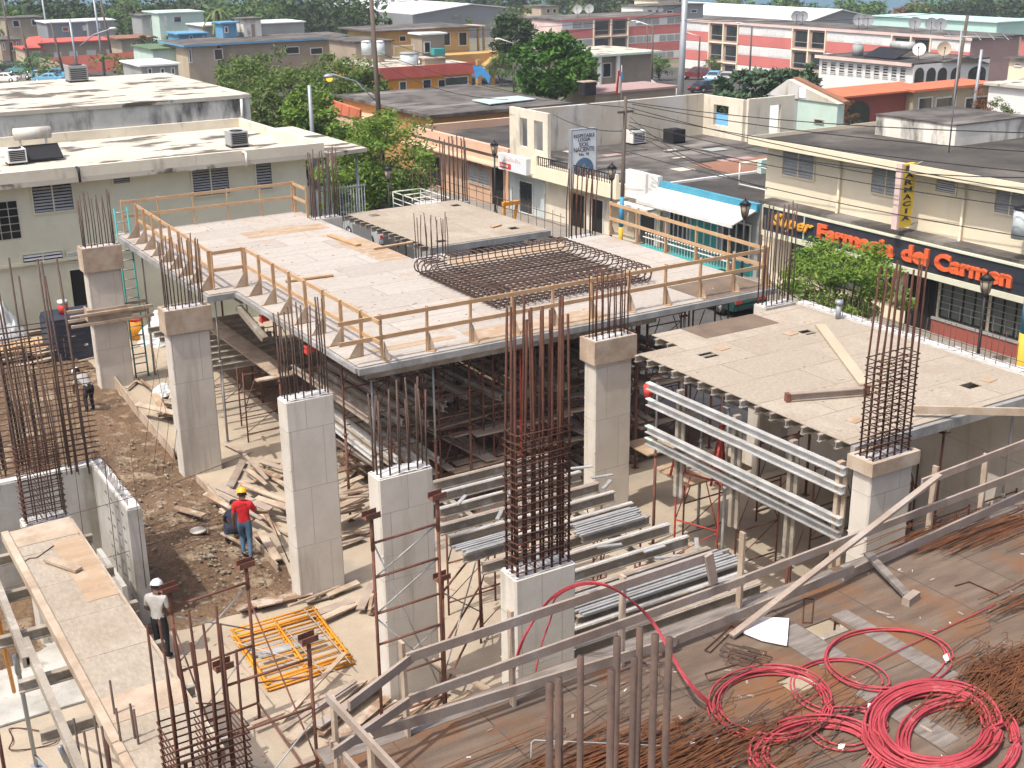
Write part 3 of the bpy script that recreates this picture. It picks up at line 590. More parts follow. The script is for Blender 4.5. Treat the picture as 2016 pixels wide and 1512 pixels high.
spots = [(11.5, 20.2), (11.5, 18.8), (11.5, 17.4), (11.5, 16.0), (13.4, 21.6), (13.4, 20.2), (13.4, 18.8), (13.4, 17.4), (13.4, 16.0), (13.4, 14.6), (11.5, 14.6)]
for i, (x, y) in enumerate(spots): copy_tree(fr, (x, y, 0), math.pi/2*.0, f'rusty scaffold frame under the aluminium beams, {"left" if x < 12 else "right"} row, {ORD[int(round((21.6-y)/1.4))]} from the back', km=km)
frr = frame('scaffold_frame', 'red scaffold frame standing on the slab below the four stacked silver beams', (17.0, 20.6, 0), 1.1, 2.6, 'frame_red', rz=-math.pi/2*.75)
f3 = frame('scaffold_frame', 'brown scaffold frame in the shade under the tan deck', (18, 21.5, 0), 1.3, 2.2, 'frame_rust', group='scaffold frames in the shade under the tan deck')
km = {}
for c in bpy.data.objects:
    if c.parent: km.setdefault(c.parent, []).append(c)
for (x, y) in [(18, 19.6), (18, 17.8), (18, 16.4), (20.4, 21.5), (20.4, 19.6), (20.4, 17.8), (20.4, 16.2), (22, 19), (22, 16.2)]: copy_tree(f3, (x, y, 0), km=km)
for (x, y) in [(12.3, 38.4), (12.3, 36.8), (12.3, 35.2), (12.0, 33.8), (14, 36), (14, 38)]:
    copy_tree(f3, (x-.6, y, 0), .0, 'brown scaffold frame on the sunlit slab under the far left part of the raised deck', km=km)['group'] = 'scaffold frames under the far left part'
for i, (x, y) in enumerate([(17.4, 21.9), (18.9, 22.0), (17.5, 17.4), (17.5, 19.5), (20.2, 15.9), (22.4, 15.9), (22.6, 22)]): shore(x, y, Z-.45, 'galv' if i % 2 else 'frame_rust', label='shoring post under the edge of the tan deck', group='shoring posts under the tan deck')
# red shores behind the silver beams
for i, (x, y) in enumerate([(17.9, 21.6), (18.3, 20.6), (18.9, 21.3)]): 
    o = shore(x, y, Z-.3, 'frame_red', z0=1.9, label=f'bright red shoring jack behind the ends of the silver beams, {ORD[i]} from the left', group='bright red shoring jacks', r=.04)
    part('leg', MB().tube([(x, y, 3.0), (x-.35, y-.1, 1.95)], .03, 6), 'frame_red', o); part('leg', MB().tube([(x, y, 3.0), (x+.3, y+.15, 1.95)], .03, 6), 'frame_red', o)
mb = MB().box(17.6, 19.6, 20.9, 22.2, 1.85, 1.9); solo('platform_board', mb, 'ply_fresh', 'orange plywood working platform under the near left corner of the tan deck', 'board')
mb = MB().box(18.2, 19.1, 23.2, 24.2, 1.7, 1.74); solo('platform_board', mb, 'ply_fresh', 'orange plywood sheet beside the front middle column', 'board')
for i, x in enumerate((12.2, 13.9, 15.5, 17.2, 18.8, 20.5, 22.1)):
    for y in (26.3, 28.4):
        for z in (0, 2.05): copy_tree(f3, (x, y, z), .0, 'brown scaffold frame in the front rows under the raised deck', km=km)['group'] = 'scaffold frames under the raised deck'
for i in range(26):
    x, y, z = R.uniform(12.0, 21.5), R.uniform(25.8, 29.5), R.choice([2.0, 2.3, 4.0, 1.2]); l = R.uniform(1.5, 3)
    solo('stored_plank', MB().bar((x, y, z), (x+l, y+R.uniform(-.3, .3), z+R.uniform(-.05, .05)), .22, .05), 'wood_grey' if i % 3 else 'wood_form', 'grey plank laid across the scaffold frames under the raised deck', 'plank', 'planks across the scaffold frames')
for i in range(30):
    x = 12.0+.34*i; solo('aluminium_beam', MB().ibeam((x, 31.2+R.uniform(-.6, .4), 2.9+R.uniform(-.06, .06)), (x+R.uniform(-.25, .25), 26.4+R.uniform(-.5, .5), 2.9+R.uniform(-.06, .06)), .17, .1), 'alu_dull' if i % 3 else 'wood_grey', 'beam of the lower row laid front to back under the raised deck', 'beam', 'lower row of beams under the raised deck')
for i in range(16):
    x = 12.3+.62*i; solo('stored_plank', MB().bar((x, 30, 1.3), (x+R.uniform(-.6, .6), 25.9, 1.35), .2, .05), 'wood_grey', 'weathered plank stored low under the front of the raised deck', 'plank', 'planks stored low under the raised deck')
# tall rusty frames near the camera
def tower(label, tops, bases, rungs, m='frame_rust', heads=True, r=.032, braces=()):
    o = thing('scaffold_frame', label, 'scaffold frame', bases[0]); T_, B_ = [Vector(t) for t in tops], [Vector(b) for b in bases]
    for t, b in zip(T_, B_):
        part('post', MB().tube([b, t], r, 8), m, o)
        if heads:
            a = Vector((.15, .02, 0)); mb = MB(); mb.bar(t-a+Vector((0, 0, .01)), t+a+Vector((0, 0, .01)), .18, .012)
            mb.bar(t-a+Vector((0, .09, .06)), t+a+Vector((0, .09, .06)), .012, .11).bar(t-a+Vector((0, -.09, .06)), t+a+Vector((0, -.09, .06)), .012, .11); part('u_head', mb, 'wood_grey' if False else m, o)
        part('foot_plate', MB().box(b.x-.09, b.x+.09, b.y-.09, b.y+.09, b.z, b.z+.012), m, o)
        part('screw_jack', MB().tube([b.lerp(t, .86), b.lerp(t, .995)], r*1.25, 8), m, o)
    for (i, j, k) in rungs: part('rung', MB().tube([B_[i].lerp(T_[i], k), B_[j].lerp(T_[j], k)], r*.75, 6), m, o)
    for (i, k, j, l) in braces: part('brace', MB().tube([B_[i].lerp(T_[i], k), B_[j].lerp(T_[j], l)], r*.5, 5), 'galv' if (i+j) % 2 else m, o)
    return o
tower('tall rusty scaffold frame with U heads in front of the middle concrete column', [(8.25, 18.27, 4.55), (9.56, 18.27, 4.6)], [(8.25, 18.27, 0), (9.56, 18.27, 0)], [(0, 1, .89), (0, 1, .74), (0, 1, .58), (0, 1, .44), (0, 1, .28), (0, 1, .1)], braces=[(0, .74, 1, .89), (0, .28, 1, .44), (0, .9, 1, .1), (0, .56, 1, .2), (1, .74, 0, .58)])
zt = 3.3; q = [P(333, 1163, zt), P(484, 1115, zt), P(440, 1315, zt), P(607, 1262, zt)]
tower('square rusty scaffold tower with four U heads beside the yellow frames', [tuple(a) for a in q], [(a.x, a.y, 0) for a in q], [(0, 1, .9), (0, 1, .5), (2, 3, .9), (2, 3, .62), (2, 3, .3), (0, 1, .12), (2, 3, .1), (1, 3, .12)], braces=[(0, .55, 1, .88), (1, .6, 0, .85), (1, .8, 3, .3), (3, .8, 1, .25), (0, .8, 2, .25), (2, .5, 3, .1), (2, .15, 3, .55), (2, .8, 0, .3), (0, .1, 1, .5)])
tower('short rusty scaffold frame between the two nearest concrete columns', [(10.9, 17.6, 2.7), (11.9, 17.6, 2.7)], [(10.9, 17.6, 0), (11.9, 17.6, 0)], [(0, 1, .9), (0, 1, .6), (0, 1, .25)], braces=[(0, .3, 1, .85), (0, .9, 1, .2)])
tower('leaning rusty scaffold frame to the right of the middle concrete column', [P(870, 1140, 2.7), P(940, 1060, 2.6)], [P(878, 1402, 0), P(950, 1240, 0)], [(0, 1, .9), (0, 1, .5), (0, 1, .2)], braces=[(0, .3, 1, .85), (0, .9, 1, .2)])
# aluminium beams laid out in a row
BE = [((853, 958), (1086, 898)), ((840, 983), (1114, 917)), ((866, 1010), (1142, 936)), ((867, 1045), (1176, 957)), ((885, 1066), (1209, 976)), ((912, 1090), (1249, 1000)), ((947, 1118), (1280, 1024)), ((1000, 1135), (1318, 1040)), ((1040, 1160), (1356, 1065)), ((1060, 1190), (1400, 1090)), ((1075, 1228), (1445, 1107)), ((1090, 1260), (1470, 1135)), ((1090, 1295), (1500, 1160)), ((1100, 1330), (1520, 1190))]
for i, (a, b_) in enumerate(BE):
    p, q = P(*a, 2.85), P(*b_, 2.85); q.y = p.y = (p.y+q.y)/2
    o = thing('aluminium_beam', f'grey aluminium beam in the row around the rebar cage, {ORD[i]} from the back', 'beam', p, 'aluminium beams laid out in a row')
    part('profile', MB().ibeam(p, q, .22, .13), 'alu_dull', o); part('nailer', MB().bar(p+Vector((.01, 0, .113)), q+Vector((-.01, 0, .113)), .06, .012), 'alu_bright' if i % 3 else 'wood_grey', o)
def bundle(label, a, b_, z, n, width):
    o = thing('beam_bundle', label, 'beam stack', P(*a, z)); p, q = P(*a, z), P(*b_, z); q.y = p.y
    part('lower_beam', MB().ibeam(p-Vector((0, width/2-.06, .1)), q-Vector((0, width/2-.06, .1)), .17, .11), 'alu_dull', o)
    for k in range(n): 
        d = Vector((R.uniform(-.15, .1), width*(k/(n-1)-.5), R.uniform(0, .03))); part('profile', MB().bar(p+d, q+d, width/n*.72, .05), 'galv', o)
bundle('long bundle of bright ribbed aluminium profiles beside the nearest concrete column', (1120, 1200), (1445, 1095), 3.05, 8, .62)
bundle('short bundle of ribbed aluminium profiles at the left of the rebar cage', (905, 1085), (1010, 1055), 3.05, 6, .4)
bundle('bright bundle of ribbed aluminium profiles to the right of the rebar cage', (1135, 1045), (1250, 1003), 3.05, 7, .5)
for i, (x, x2) in enumerate(((11.55, 11.65), (13.55, 13.65))):
    solo('stringer_beam', MB().ibeam((x2, 22.4, 2.66), (x2, 14.2, 2.66), .17, .11), 'alu_dull', f'{"left" if i == 0 else "right"} long stringer beam carrying the row of aluminium beams', 'beam', 'stringer beams')
# loose short bits lying between the beams
for i in range(16):
    x, y = R.uniform(11.2, 14.6), R.uniform(14.8, 21.6); a = R.uniform(-.4, .9)
    solo('aluminium_offcut', MB().bar((x, y, 2.97), (x+.5*math.cos(a), y+.5*math.sin(a), 2.97), .08, .03), 'galv', 'short bright aluminium offcut lying across the row of beams', 'offcut', 'aluminium offcuts on the beams')
# four silver beams standing on edge beside the tan deck
for i, (zb, yo, m) in enumerate(((4.36, 0, 'alu_bright'), (3.97, 0, 'alu_bright'), (3.3, 0, 'alu_bright'), (3.0, -.12, 'galv'))):
    x = 16.88
    o = thing('silver_beam', f'long silver channel beam fixed along the left side of the tan deck, {["topmost", "second from the top", "third from the top", "lowest"][i]}', 'beam', (x, 18.5, zb), 'silver beams along the tan deck')
    mb = MB(); a, b_ = Vector((x, 21.55, zb)), Vector((x+.1, 15.5, zb))
    mb.bar(a, b_, .05, .15).bar(a+Vector((-.04, 0, .075)), b_+Vector((-.04, 0, .075)), .12, .022).bar(a+Vector((-.04, 0, -.075)), b_+Vector((-.04, 0, -.075)), .12, .022); part('profile', mb, m, o)
    part('end_stain', MB().bar(a+Vector((-.04, .004, .077)), a+Vector((-.04, -.25, .077)), .125, .026), 'wall_mint', o)
for i, y in enumerate((20.6, 18.7, 17.0, 15.7)):
    solo('strongback_post', MB().bar((17.03, y, 1.9 if i < 3 else 1.2), (17.03, y, 4.5), .1, .16).bar((17.03, y-.14, 1.9), (17.03, y-.14, 4.3), .1, .04), 'wood_form' if i == 3 else 'alu_dull', f'upright post behind the silver beams, {ORD[i]} from the far end', 'post', 'posts behind the silver beams')
# deep shade clutter under the raised deck
for i in range(60):
    x, y, z = R.uniform(12.2, 22.5), R.uniform(26.2, 32.8), R.choice([.15, .35, 1.9, 2.3, 2.6]); l = R.uniform(1.5, 3.5)
    if i % 2: solo('stored_beam', MB().ibeam((x, y-l/2, z), (x+R.uniform(-.3, .3), y+l/2, z), .17, .1), 'alu_dull', 'aluminium beam stored in the shade under the raised deck', 'beam', 'beams stored under the raised deck')
    else: solo('stored_plank', MB().bar((x-l/2, y, z+.1), (x+l/2, y+R.uniform(-.2, .2), z+.1), .24, .045), 'wood_scrap', 'plank stored in the shade under the raised deck', 'plank', 'planks stored under the raised deck')
for i in range(9):
    y = 34.2+.62*i; solo('aluminium_beam', MB().ibeam((10.2, y, 2.35), (13.4, y-.1, 2.35), .17, .1), 'alu_dull', f'aluminium beam lying level under the far left deck, {ORD[i]} from the front', 'beam', 'aluminium beams under the far left part')
for i in range(7):
    solo('aluminium_beam', MB().ibeam((11.75+.27*i, 30.5, 2.35-.05*i), (12.0+.27*i, 25.9, 2.0-.05*i), .16, .09), 'alu_dull' if i % 2 else 'alu_bright', f'aluminium beam leaning inwards behind the bare column, {ORD[i]} from the left', 'beam', 'beams behind the bare column')
solo('walkway_board', MB().box(11.75, 12.35, 32.2, 38.5, 2.46, 2.5), 'wood_form', 'long plywood walkway board under the left edge of the raised deck', 'board')
solo('hanging_channel', MB().bar(P(470, 605, 4.3), P(522, 668, 3.6), .18, .16), 'alu_dull', 'slanting perforated channel hanging below the notch of the raised deck', 'beam')
for i, (u, v) in enumerate(((521, 620), (610, 680))): 
    p = P(u, v, 4.5); solo('red_clamp', MB().box(p.x-.09, p.x+.09, p.y-.1, p.y+.1, p.z-.16, p.z-.02).box(p.x-.13, p.x-.095, p.y-.1, p.y+.1, p.z-.2, p.z-.1).box(p.x-.13, p.x-.095, p.y-.1, p.y+.1, p.z-.06, p.z+.0), 'red_paint', f'bright red clamp under the left edge of the raised deck, {"far" if i == 0 else "near"} one', 'clamp', 'red clamps')
# ladder
o = thing('ladder', 'green ladder with pale rungs leaning at the far left corner of the raised deck', 'ladder', (10.5, 42.3, 0))
la = [(10.25, 41.6, 0), (10.45, 42.75, 5.7)]; lb = [(10.68, 41.6, 0), (10.88, 42.75, 5.7)]
part('stile', MB().tube(la, .03, 6), 'teal', o); part('stile', MB().tube(lb, .03, 6), 'teal', o)
for i in range(18): k = (i+.5)/18; part('rung', MB().tube([Vector(la[0]).lerp(Vector(la[1]), k), Vector(lb[0]).lerp(Vector(lb[1]), k)], .022, 6), 'galv', o)
# ================================================================== shaft, pedestal, soffit at the left
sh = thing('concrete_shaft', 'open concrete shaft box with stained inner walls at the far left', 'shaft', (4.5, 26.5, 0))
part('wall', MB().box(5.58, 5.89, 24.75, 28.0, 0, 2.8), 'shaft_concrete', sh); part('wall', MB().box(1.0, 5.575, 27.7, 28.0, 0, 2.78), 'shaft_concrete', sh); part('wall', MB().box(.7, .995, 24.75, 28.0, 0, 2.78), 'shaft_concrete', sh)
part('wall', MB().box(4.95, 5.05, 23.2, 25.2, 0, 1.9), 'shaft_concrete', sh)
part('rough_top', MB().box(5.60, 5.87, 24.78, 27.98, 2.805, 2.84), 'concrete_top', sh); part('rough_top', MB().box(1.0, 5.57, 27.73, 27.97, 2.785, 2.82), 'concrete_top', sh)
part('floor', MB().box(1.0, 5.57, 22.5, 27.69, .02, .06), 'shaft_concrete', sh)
for i in range(26):
    y = 24.95+.118*i; part('dowel', MB().tube([(5.66, y, 2.8), (5.66, y, 2.8+R.uniform(.2, .5)), (5.8, y+.02, 2.8+R.uniform(.15, .3))], .008, 5), 'rust_dark', sh)
for k in range(7):
    z = 2.55-.33*k
    for y in (25.1, 25.55, 26.0, 26.45): part('tie_mark', MB().box(5.574, 5.579, y, y+.17, z, z+.03), 'ink', sh)
for z in (1.35, 2.55): part('long_bar', MB().tube([(2, 24.6, z+.4), (6.2, 25.0, z+.45), (9.0, 26.5, z+.2)], .008, 5), 'rust_dark', sh)
for x in (4.6, 5.2, 5.75): part('mesh_bar', MB().tube([(x, 24.6, 1.0), (x+.05, 24.7, 4.3)], .008, 5), 'rust_dark', sh)
# pedestal column with cage in the shaft
o = column(4.05, 25.35, 2.8, 'short concrete pedestal with a dense rusty cage inside the shaft', ztops=6.6, tie_z=4.6, w_=.95, d_=.5, br=.014, nb=5, lean=-.1)
# tall cage along the back wall
cg = thing('rebar_cage', 'forest of tall dark rusty bars rising from the back wall of the shaft', 'rebar cage', (3.8, 28, 2.8), 'reinforcement cages')
for i in range(34):
    u = R.uniform(-40, 180); b = P(u, R.uniform(905, 940), 2.8); zt = upz(b, R.uniform(500, 545)) if i % 2 == 0 else upz(b, R.uniform(640, 760))
    part('bar', MB().tube([b, (b.x-.02, b.y, (2.8+zt)/2), (b.x+R.uniform(-.12, .02), b.y+R.uniform(-.1, .1), zt)], .022 if i % 2 == 0 else .012, 6), 'rust_dark', cg)
for k in range(26):
    z = 2.9+.13*k; a, b_ = Vector((2.2, 28.0, z)), Vector((5.85, 27.85, z)); part('tie', MB().tube([a, b_], .011, 5).tube([a+Vector((0, .3, .03)), b_+Vector((0, .3, .03))], .011, 5), 'rust_dark', cg)
mb = MB()
for i in range(11):
    u = 15+17*i+R.uniform(-8, 8); b = P(u, R.uniform(850, 1000), 1.0); mb = MB().tube([b, (b.x, b.y, upz(b, R.uniform(640, 800)))], .008, 5); solo('thin_bar', mb, 'rust_dark', 'thin upright reinforcing bar standing at the far left by the shaft', 'bar', 'thin upright bars at the left')
for i in range(5):
    b = P(285+18*i, 905+R.uniform(-30, 30), .2); mb = MB().tube([b, (b.x+.3, b.y, 1.6), (b.x+R.uniform(-.3, 1.2), b.y-.1, upz(b, 640+R.uniform(-60, 60)))], .007, 5); solo('thin_bar', mb, 'rust_dark', 'thin bent bar standing in the earth between the shaft and the collared column', 'bar', 'thin bars in the earth')
# beam soffit
sf = thing('beam_soffit', 'long sloping-looking plywood beam soffit running towards the camera at the left', 'formwork', (3.1, 16, Z))
part('plywood', MB().box(2.68, 3.68, 12.9, 20.6, Z-.02, Z), 'ply_tan', sf); part('plywood_patch', MB().box(3.2, 3.675, 17.45, 19.8, Z+.003, Z+.007), 'ply_fresh', sf); part('plywood_patch', MB().box(2.69, 3.675, 19.9, 20.59, Z+.003, Z+.007), 'wood_form', sf)
part('plywood_patch', MB().box(2.69, 3.675, 14.1, 14.75, Z+.003, Z+.007), 'wood_form', sf)
part('edge_board', MB().box(2.56, 2.675, 12.9, 20.6, Z-.12, Z+.03), 'wood_form', sf); part('edge_board', MB().box(3.684, 3.72, 12.9, 20.6, Z-.2, Z-.01), 'wood_form', sf)
for i in range(6): part('joist', MB().ibeam((1.9, 13.3+1.35*i, Z-.22), (3.9, 13.3+1.35*i, Z-.22), .17, .1), 'alu_dull', sf)
for (x, y) in ((1.6, 19), (1.6, 16.5), (1.6, 14)): shore(x, y, Z-.32, label='shoring post under the left plywood soffit', group='shoring posts under the left soffit')
for (x, y) in ((3.4, 18.6), (3.4, 16), (3.4, 13.6)): shore(x, y, Z-.32, label='shoring post under the left plywood soffit', group='shoring posts under the left soffit')
solo('short_plank', MB().bar(P(92, 1100, Z+.05), P(155, 1122, Z+.05), .14, .045), 'wood_form', 'short plank lying on the left plywood soffit', 'plank')
solo('bent_bar', MB().tube([P(45, 1107, Z+.01), P(58, 1099, Z+.01), P(72, 1098, Z+.01), P(106, 1074, Z+.01)], .009, 5), 'rust_dark', 'bent dark bar lying on the left plywood soffit', 'bar')
for i, (a, b_) in enumerate((((-30, 1095), (49, 1305)), ((47, 1265), (160, 1530)))):
    p, q = P(*a, 4.85), P(*b_, 4.85); solo('galvanised_beam', MB().bar(p, q, .05, .16).bar(p+Vector((.05, 0, .07)), q+Vector((.05, 0, .07)), .05, .02).bar(p+Vector((.05, 0, -.07)), q+Vector((.05, 0, -.07)), .05, .02), 'alu_dull', f'{"upper" if i == 0 else "lower"} long galvanised channel beam beside the left plywood soffit', 'beam', 'galvanised channel beams')
tower('grey steel shore leg under the galvanised beams at the lower left', [P(30, 1290, 4.3), P(118, 1470, 3.6)], [P(72, 1508, .6), P(200, 1640, 0)], [(0, 1, .12)], 'pole_steel', False, .035)
solo('yellow_prop', MB().tube([P(-5, 1215, 4.2), P(28, 1362, 1.2)], .035, 8), 'frame_yellow', 'yellow prop leaning under the galvanised beam at the left', 'prop')
solo('wire_loop', MB().tube([P(50+45*math.cos(t)+20*math.cos(2*t), 1455+22*math.sin(t), .03+.02*math.sin(5*t)) for t in [k*.3 for k in range(45)]], .012, 5), 'rust', 'tangle of rusty wire on the slab at the lower left', 'wire')
# near cage
o = thing('rebar_cage', 'tied rusty column cage with tall starter bars near the camera at the lower left', 'rebar cage', (4.2, 14, 3), 'reinforcement cages')
x0, x1, y0, y1, zc = 2.95, 3.75, 12.15, 12.75, 5.3
for i in range(6):
    for j in (0, 1):
        x, y = x0+(x1-x0)*i/5, (y0, y1)[j]; zt = upz((x, y), 1165+R.uniform(0, 70)+(60 if j == 0 else 0)); part('bar', MB().tube([(x, y, 3.6), (x+R.uniform(-.02, .02), y, zc+.4), (x+R.uniform(-.05, .03), y, zt)], .016, 6), 'rust', o)
for k in range(19):
    z = 3.8+.095*k; mb = MB().tube([(x0-.05, y0-.03, z), (x1+.05, y0-.03, z+.02), (x1+.03, y1+.03, z), (x0-.03, y1+.03, z), (x0-.03, y0-.1, z)], .011, 5); mb.tube([((x0+x1)/2, y0, z), ((x0+x1)/2, y1, z)], .009, 4); part('tie', mb, 'rust', o)
for i, (u, v, uu) in enumerate(((185, 1410, 215), (200, 1430, 225), (216, 1340, 235), (228, 1395, 250), (256, 1386, 282), (263, 1397, 285), (145, 1415, 172), (165, 1440, 186))):
    p = P(u, v, 5.3); solo('starter_bar', MB().tube([p, (p.x+.03, p.y+.02, 3.4)], .016, 6), 'rust_dark', f'upright starter bar at the lower left edge, {ORD[i]} of the loose group', 'bar', 'loose starter bars at the lower left')
# ================================================================== things lying about
def px_poly(pts, z): return [P(u, v, z) for u, v in pts]
rm = thing('rebar_mat', 'thick double rebar mat with hooked ends lying on the raised deck', 'rebar mat', (18.8, 29.8, Z))
a0, a1, c0, c1 = 16.45, 21.4, 27.6, 32.0
def hook(p, q, h, r):
    d = (q-p).normalized(); up = Vector((0, 0, 1)); pts = []
    for k in range(7): t = math.pi*(1-k/6); pts.append(p + d*(h/2)*(-math.sin(t)) + up*(h/2)*(1+math.cos(t)))
    tail = [p+d*.35+up*h]; pts = tail+pts[::-1] if False else [p+d*.4+up*h] + [p - d*(h/2)*math.sin(math.pi*k/6) + up*(h/2)*(1+math.cos(math.pi*k/6)) for k in range(7)]
    pts += [q - -1*d*0 for _ in ()]
    pts += [q + d*(h/2)*math.sin(math.pi*k/6) + up*(h/2)*(1-math.cos(math.pi*k/6)) for k in range(7)] + [q-d*.4+up*h]
    return MB().tube(pts, r, 6)
for i in range(23):
    x = a0+(a1-a0)*i/22; part('bar', hook(Vector((x, c0, Z+.05)), Vector((x+R.uniform(-.03, .03), c1, Z+.05)), .46, .02), 'rust_dark', rm)
for i in range(20):
    y = c0+(c1-c0)*i/19; part('bar', hook(Vector((a0, y, Z+.1)), Vector((a1, y+R.uniform(-.03, .03), Z+.1)), .40, .02), 'rust_dark', rm)
for i in range(9):
    y = c0+.1+(c1-c0-.2)*i/8; part('bar', MB().tube([(a0+.1, y, Z+.36), (a1-.1, y, Z+.36)], .016, 6), 'rust_dark', rm)
def plank(label, a, b_, z, w_=.2, t=.045, m='wood_new', group=None, z2=None):
    p, q = P(*a, z), P(*b_, z2 or z); return solo('plank', MB().bar(p, q, w_, t), m, label, 'plank', group)
plank('plank lying across the left middle of the raised deck', (562, 553), (655, 541), Z+.05, .13, .05)
plank('plank lying at the rim of the gap on the raised deck', (648, 462), (706, 482), Z+.05, .2, .05)
plank('long thin board bridging the gap beside the smaller tan deck', (735, 489), (812, 477), Z+.05, .12, .05)
plank('little board on the smaller tan deck', (968, 447), (985, 442), Z+.06, .14, .03)
plank('pale wide board lying slantwise across the tan deck', (1615, 640), (1703, 757), Z+.07, .26, .05, 'wall_beige')
o = thing('steel_beam', 'short steel beam with red ends lying on the tan deck against the rebar cage', 'beam', P(1625, 780, Z)); p, q = P(1552, 782, Z+.13), P(1705, 770, Z+.13)
part('profile', MB().ibeam(p, q, .17, .12), 'wood_grey', o); d = (q-p).normalized(); part('red_end', MB().bar(p-d*.06, p+d*.03, .14, .18), 'frame_rust', o); part('red_end', MB().bar(q-d*.03, q+d*.06, .14, .18), 'frame_rust', o)
for i, (u, v) in enumerate(((1423, 686), (1557, 657), (1685, 827), (1947, 748))): 
    p = P(u, v, Z+.04); solo('plywood_square', MB().bar((p.x-.16, p.y, p.z), (p.x+.16, p.y+.05, p.z), .26, .016), 'ply_fresh', f'small orange plywood square, {["by the left hole", "by the far hole", "left of the rebar cage", "by the right hole"][i]}', 'board', 'plywood squares on the tan deck')
plank('long pale timber reaching out from the tied cage to the right edge', (1800, 806), (2070, 812), 5.0, .06, .16, 'wood_form')
plank('grey board propped on the foreground deck below the guard rail', (1708, 1090), (1792, 1178), Z+.22, .13, .05, 'ply_grey', z2=Z+.08)
p = P(1795, 1186, Z); solo('timber_block', MB().bar((p.x-.16, p.y-.02, Z+.06), (p.x+.16, p.y+.06, Z+.06), .12, .12), 'wood_grey', 'short timber block at the end of the propped grey board', 'block')
fp = px_poly([(1463, 1247), (1503, 1219), (1553, 1222), (1549, 1272), (1500, 1262)], Z+.03); solo('foam_sheet', MB().extr(fp, (0, 0, .04)), 'foam', 'bright white broken foam sheet on the foreground deck', 'foam sheet')
for i, (u, v) in enumerate(((1362, 1463), (1412, 1460), (1655, 1472), (1480, 1490), (1865, 1296), (1715, 1392))):
    a = R.uniform(0, 3); fp = [P(u+9*math.cos(a+k*1.57)*R.uniform(.6, 1.3), v+9*math.sin(a+k*1.57)*R.uniform(.5, 1.2), Z+.03) for k in range(4)]; solo('foam_scrap', MB().extr(fp, (0, 0, .02)), 'foam', 'small white scrap of foam on the foreground deck', 'scrap', 'white scraps on the foreground deck')
for i, pts in enumerate(([(1580, 1225), (1583, 1178), (1602, 1180), (1598, 1226), (1580, 1225)], [(1387, 1280), (1440, 1232), (1447, 1236), (1398, 1284), (1387, 1280)], [(1388, 1326), (1395, 1340), (1480, 1318), (1476, 1300), (1388, 1326)])):
    solo('stirrup', MB().tube(px_poly(pts, Z+.02), .009, 5), 'rust', ['upright-looking rectangular stirrup in the middle of the foreground deck', 'narrow dark stirrup near the toe board', 'wide rectangular stirrup beside the red coil'][i], 'stirrup', 'loose stirrups')
for k in range(10):
    u, v = 1450+R.uniform(-15, 35), 1290+R.uniform(-12, 12); pts = [(u-20, v), (u-8, v-14), (u+40, v-2), (u+28, v+12), (u-20, v)]; solo('stirrup', MB().tube(px_poly(pts, Z+.02+.008*k), .008, 5), 'rust_dark', 'dark stirrup in the little heap left of the deck hole', 'stirrup', 'heap of dark stirrups')
def rods(name, label, n, cu, cv, su, sv, ang, sp, L0, L1, z, m, seed):
    rr = random.Random(seed); mb = MB()
    for i in range(n):
        u, v = rr.gauss(cu, su), rr.gauss(cv, sv); p = P(u, v, z+rr.uniform(0, .12)); a = ang+rr.gauss(0, sp); l = rr.uniform(L0, L1)
        d = Vector((math.cos(a), math.sin(a), rr.uniform(-.02, .02)))*l/2; k = Vector((rr.uniform(-.05, .05), rr.uniform(-.05, .05), .01)); mb.tube([p-d, p+k, p+d], .0075, 4, False)
        if rr.random() < .4: e = p+d; mb.tube([e, e+Vector((.05, .05, .05)), e+Vector((.0, .1, .02))], .0075, 4, False)
    return solo(name, mb, m, label, 'rebar pile', kind='stuff')
rods('rod_heap', 'dense heap of thin orange-rusty rods at the right edge behind the red coil', 620, 2020, 1345, 62, 30, .12, .2, .5, 1.3, Z+.03, 'rust_orange', 3)
rods('rod_heap', 'flat spread of rusty rods at the bottom edge in front of the upright bars', 190, 1250, 1505, 130, 26, .06, .09, 1.4, 2.8, Z+.02, 'rust_orange', 4)
rods('rod_heap', 'rusty long rods lying along the toe board at the right', 60, 1900, 1044, 60, 4, .05, .015, 1.5, 3, Z+.02, 'rust_orange', 5)
rods('rod_heap', 'few thick rusty rods at the right edge of the foreground deck', 22, 2010, 1180, 30, 12, .03, .06, .8, 1.6, Z+.02, 'rust_orange', 6)
rods('rod_heap', 'scattered rods and wires around the red coils', 34, 1560, 1400, 160, 40, .08, .25, .6, 1.8, Z+.02, 'rust_dark', 7)
solo('bent_bar', MB().tube([(P(1880, 1153, Z+.02)), P(1908, 1145, Z+.02), P(1965, 1170, Z+.02)], .011, 5), 'rust', 'bent rusty bar at the right of the foreground deck', 'bar')
FB = [(1082, 1345, 1070), (1100, 1335, 1092), (1102, 1363, 1105), (1143, 1292, 1133), (1204, 1320, 1197), (1215, 1255, 1203), (1249, 1295, 1245), (1260, 1236, 1254), (1290, 1250, 1278), (1318, 1256, 1308)]
for i, (u, v, ub) in enumerate(FB):
    d = ray(u, v); t = CAM + d*((6.4+.25*(i % 4))/d.length); k = R.uniform(-.02, .02)
    solo('starter_bar', MB().tube([(t.x+k, t.y-k, Z), (t.x+k*.5, t.y, (Z+t.z)/2), t], .02, 12), 'rust_dark', f'thick upright starter bar at the bottom edge, {ORD[i]} from the left', 'bar', 'thick starter bars in the foreground')
solo('bent_wire', MB().tube([P(1045, 1512, Z+.0), P(1046, 1462, Z+.25), P(1052, 1457, Z+.27), P(1300, 1468, Z+.2)], .008, 6), 'galv', 'pale bent wire hook behind the thick starter bars', 'wire')
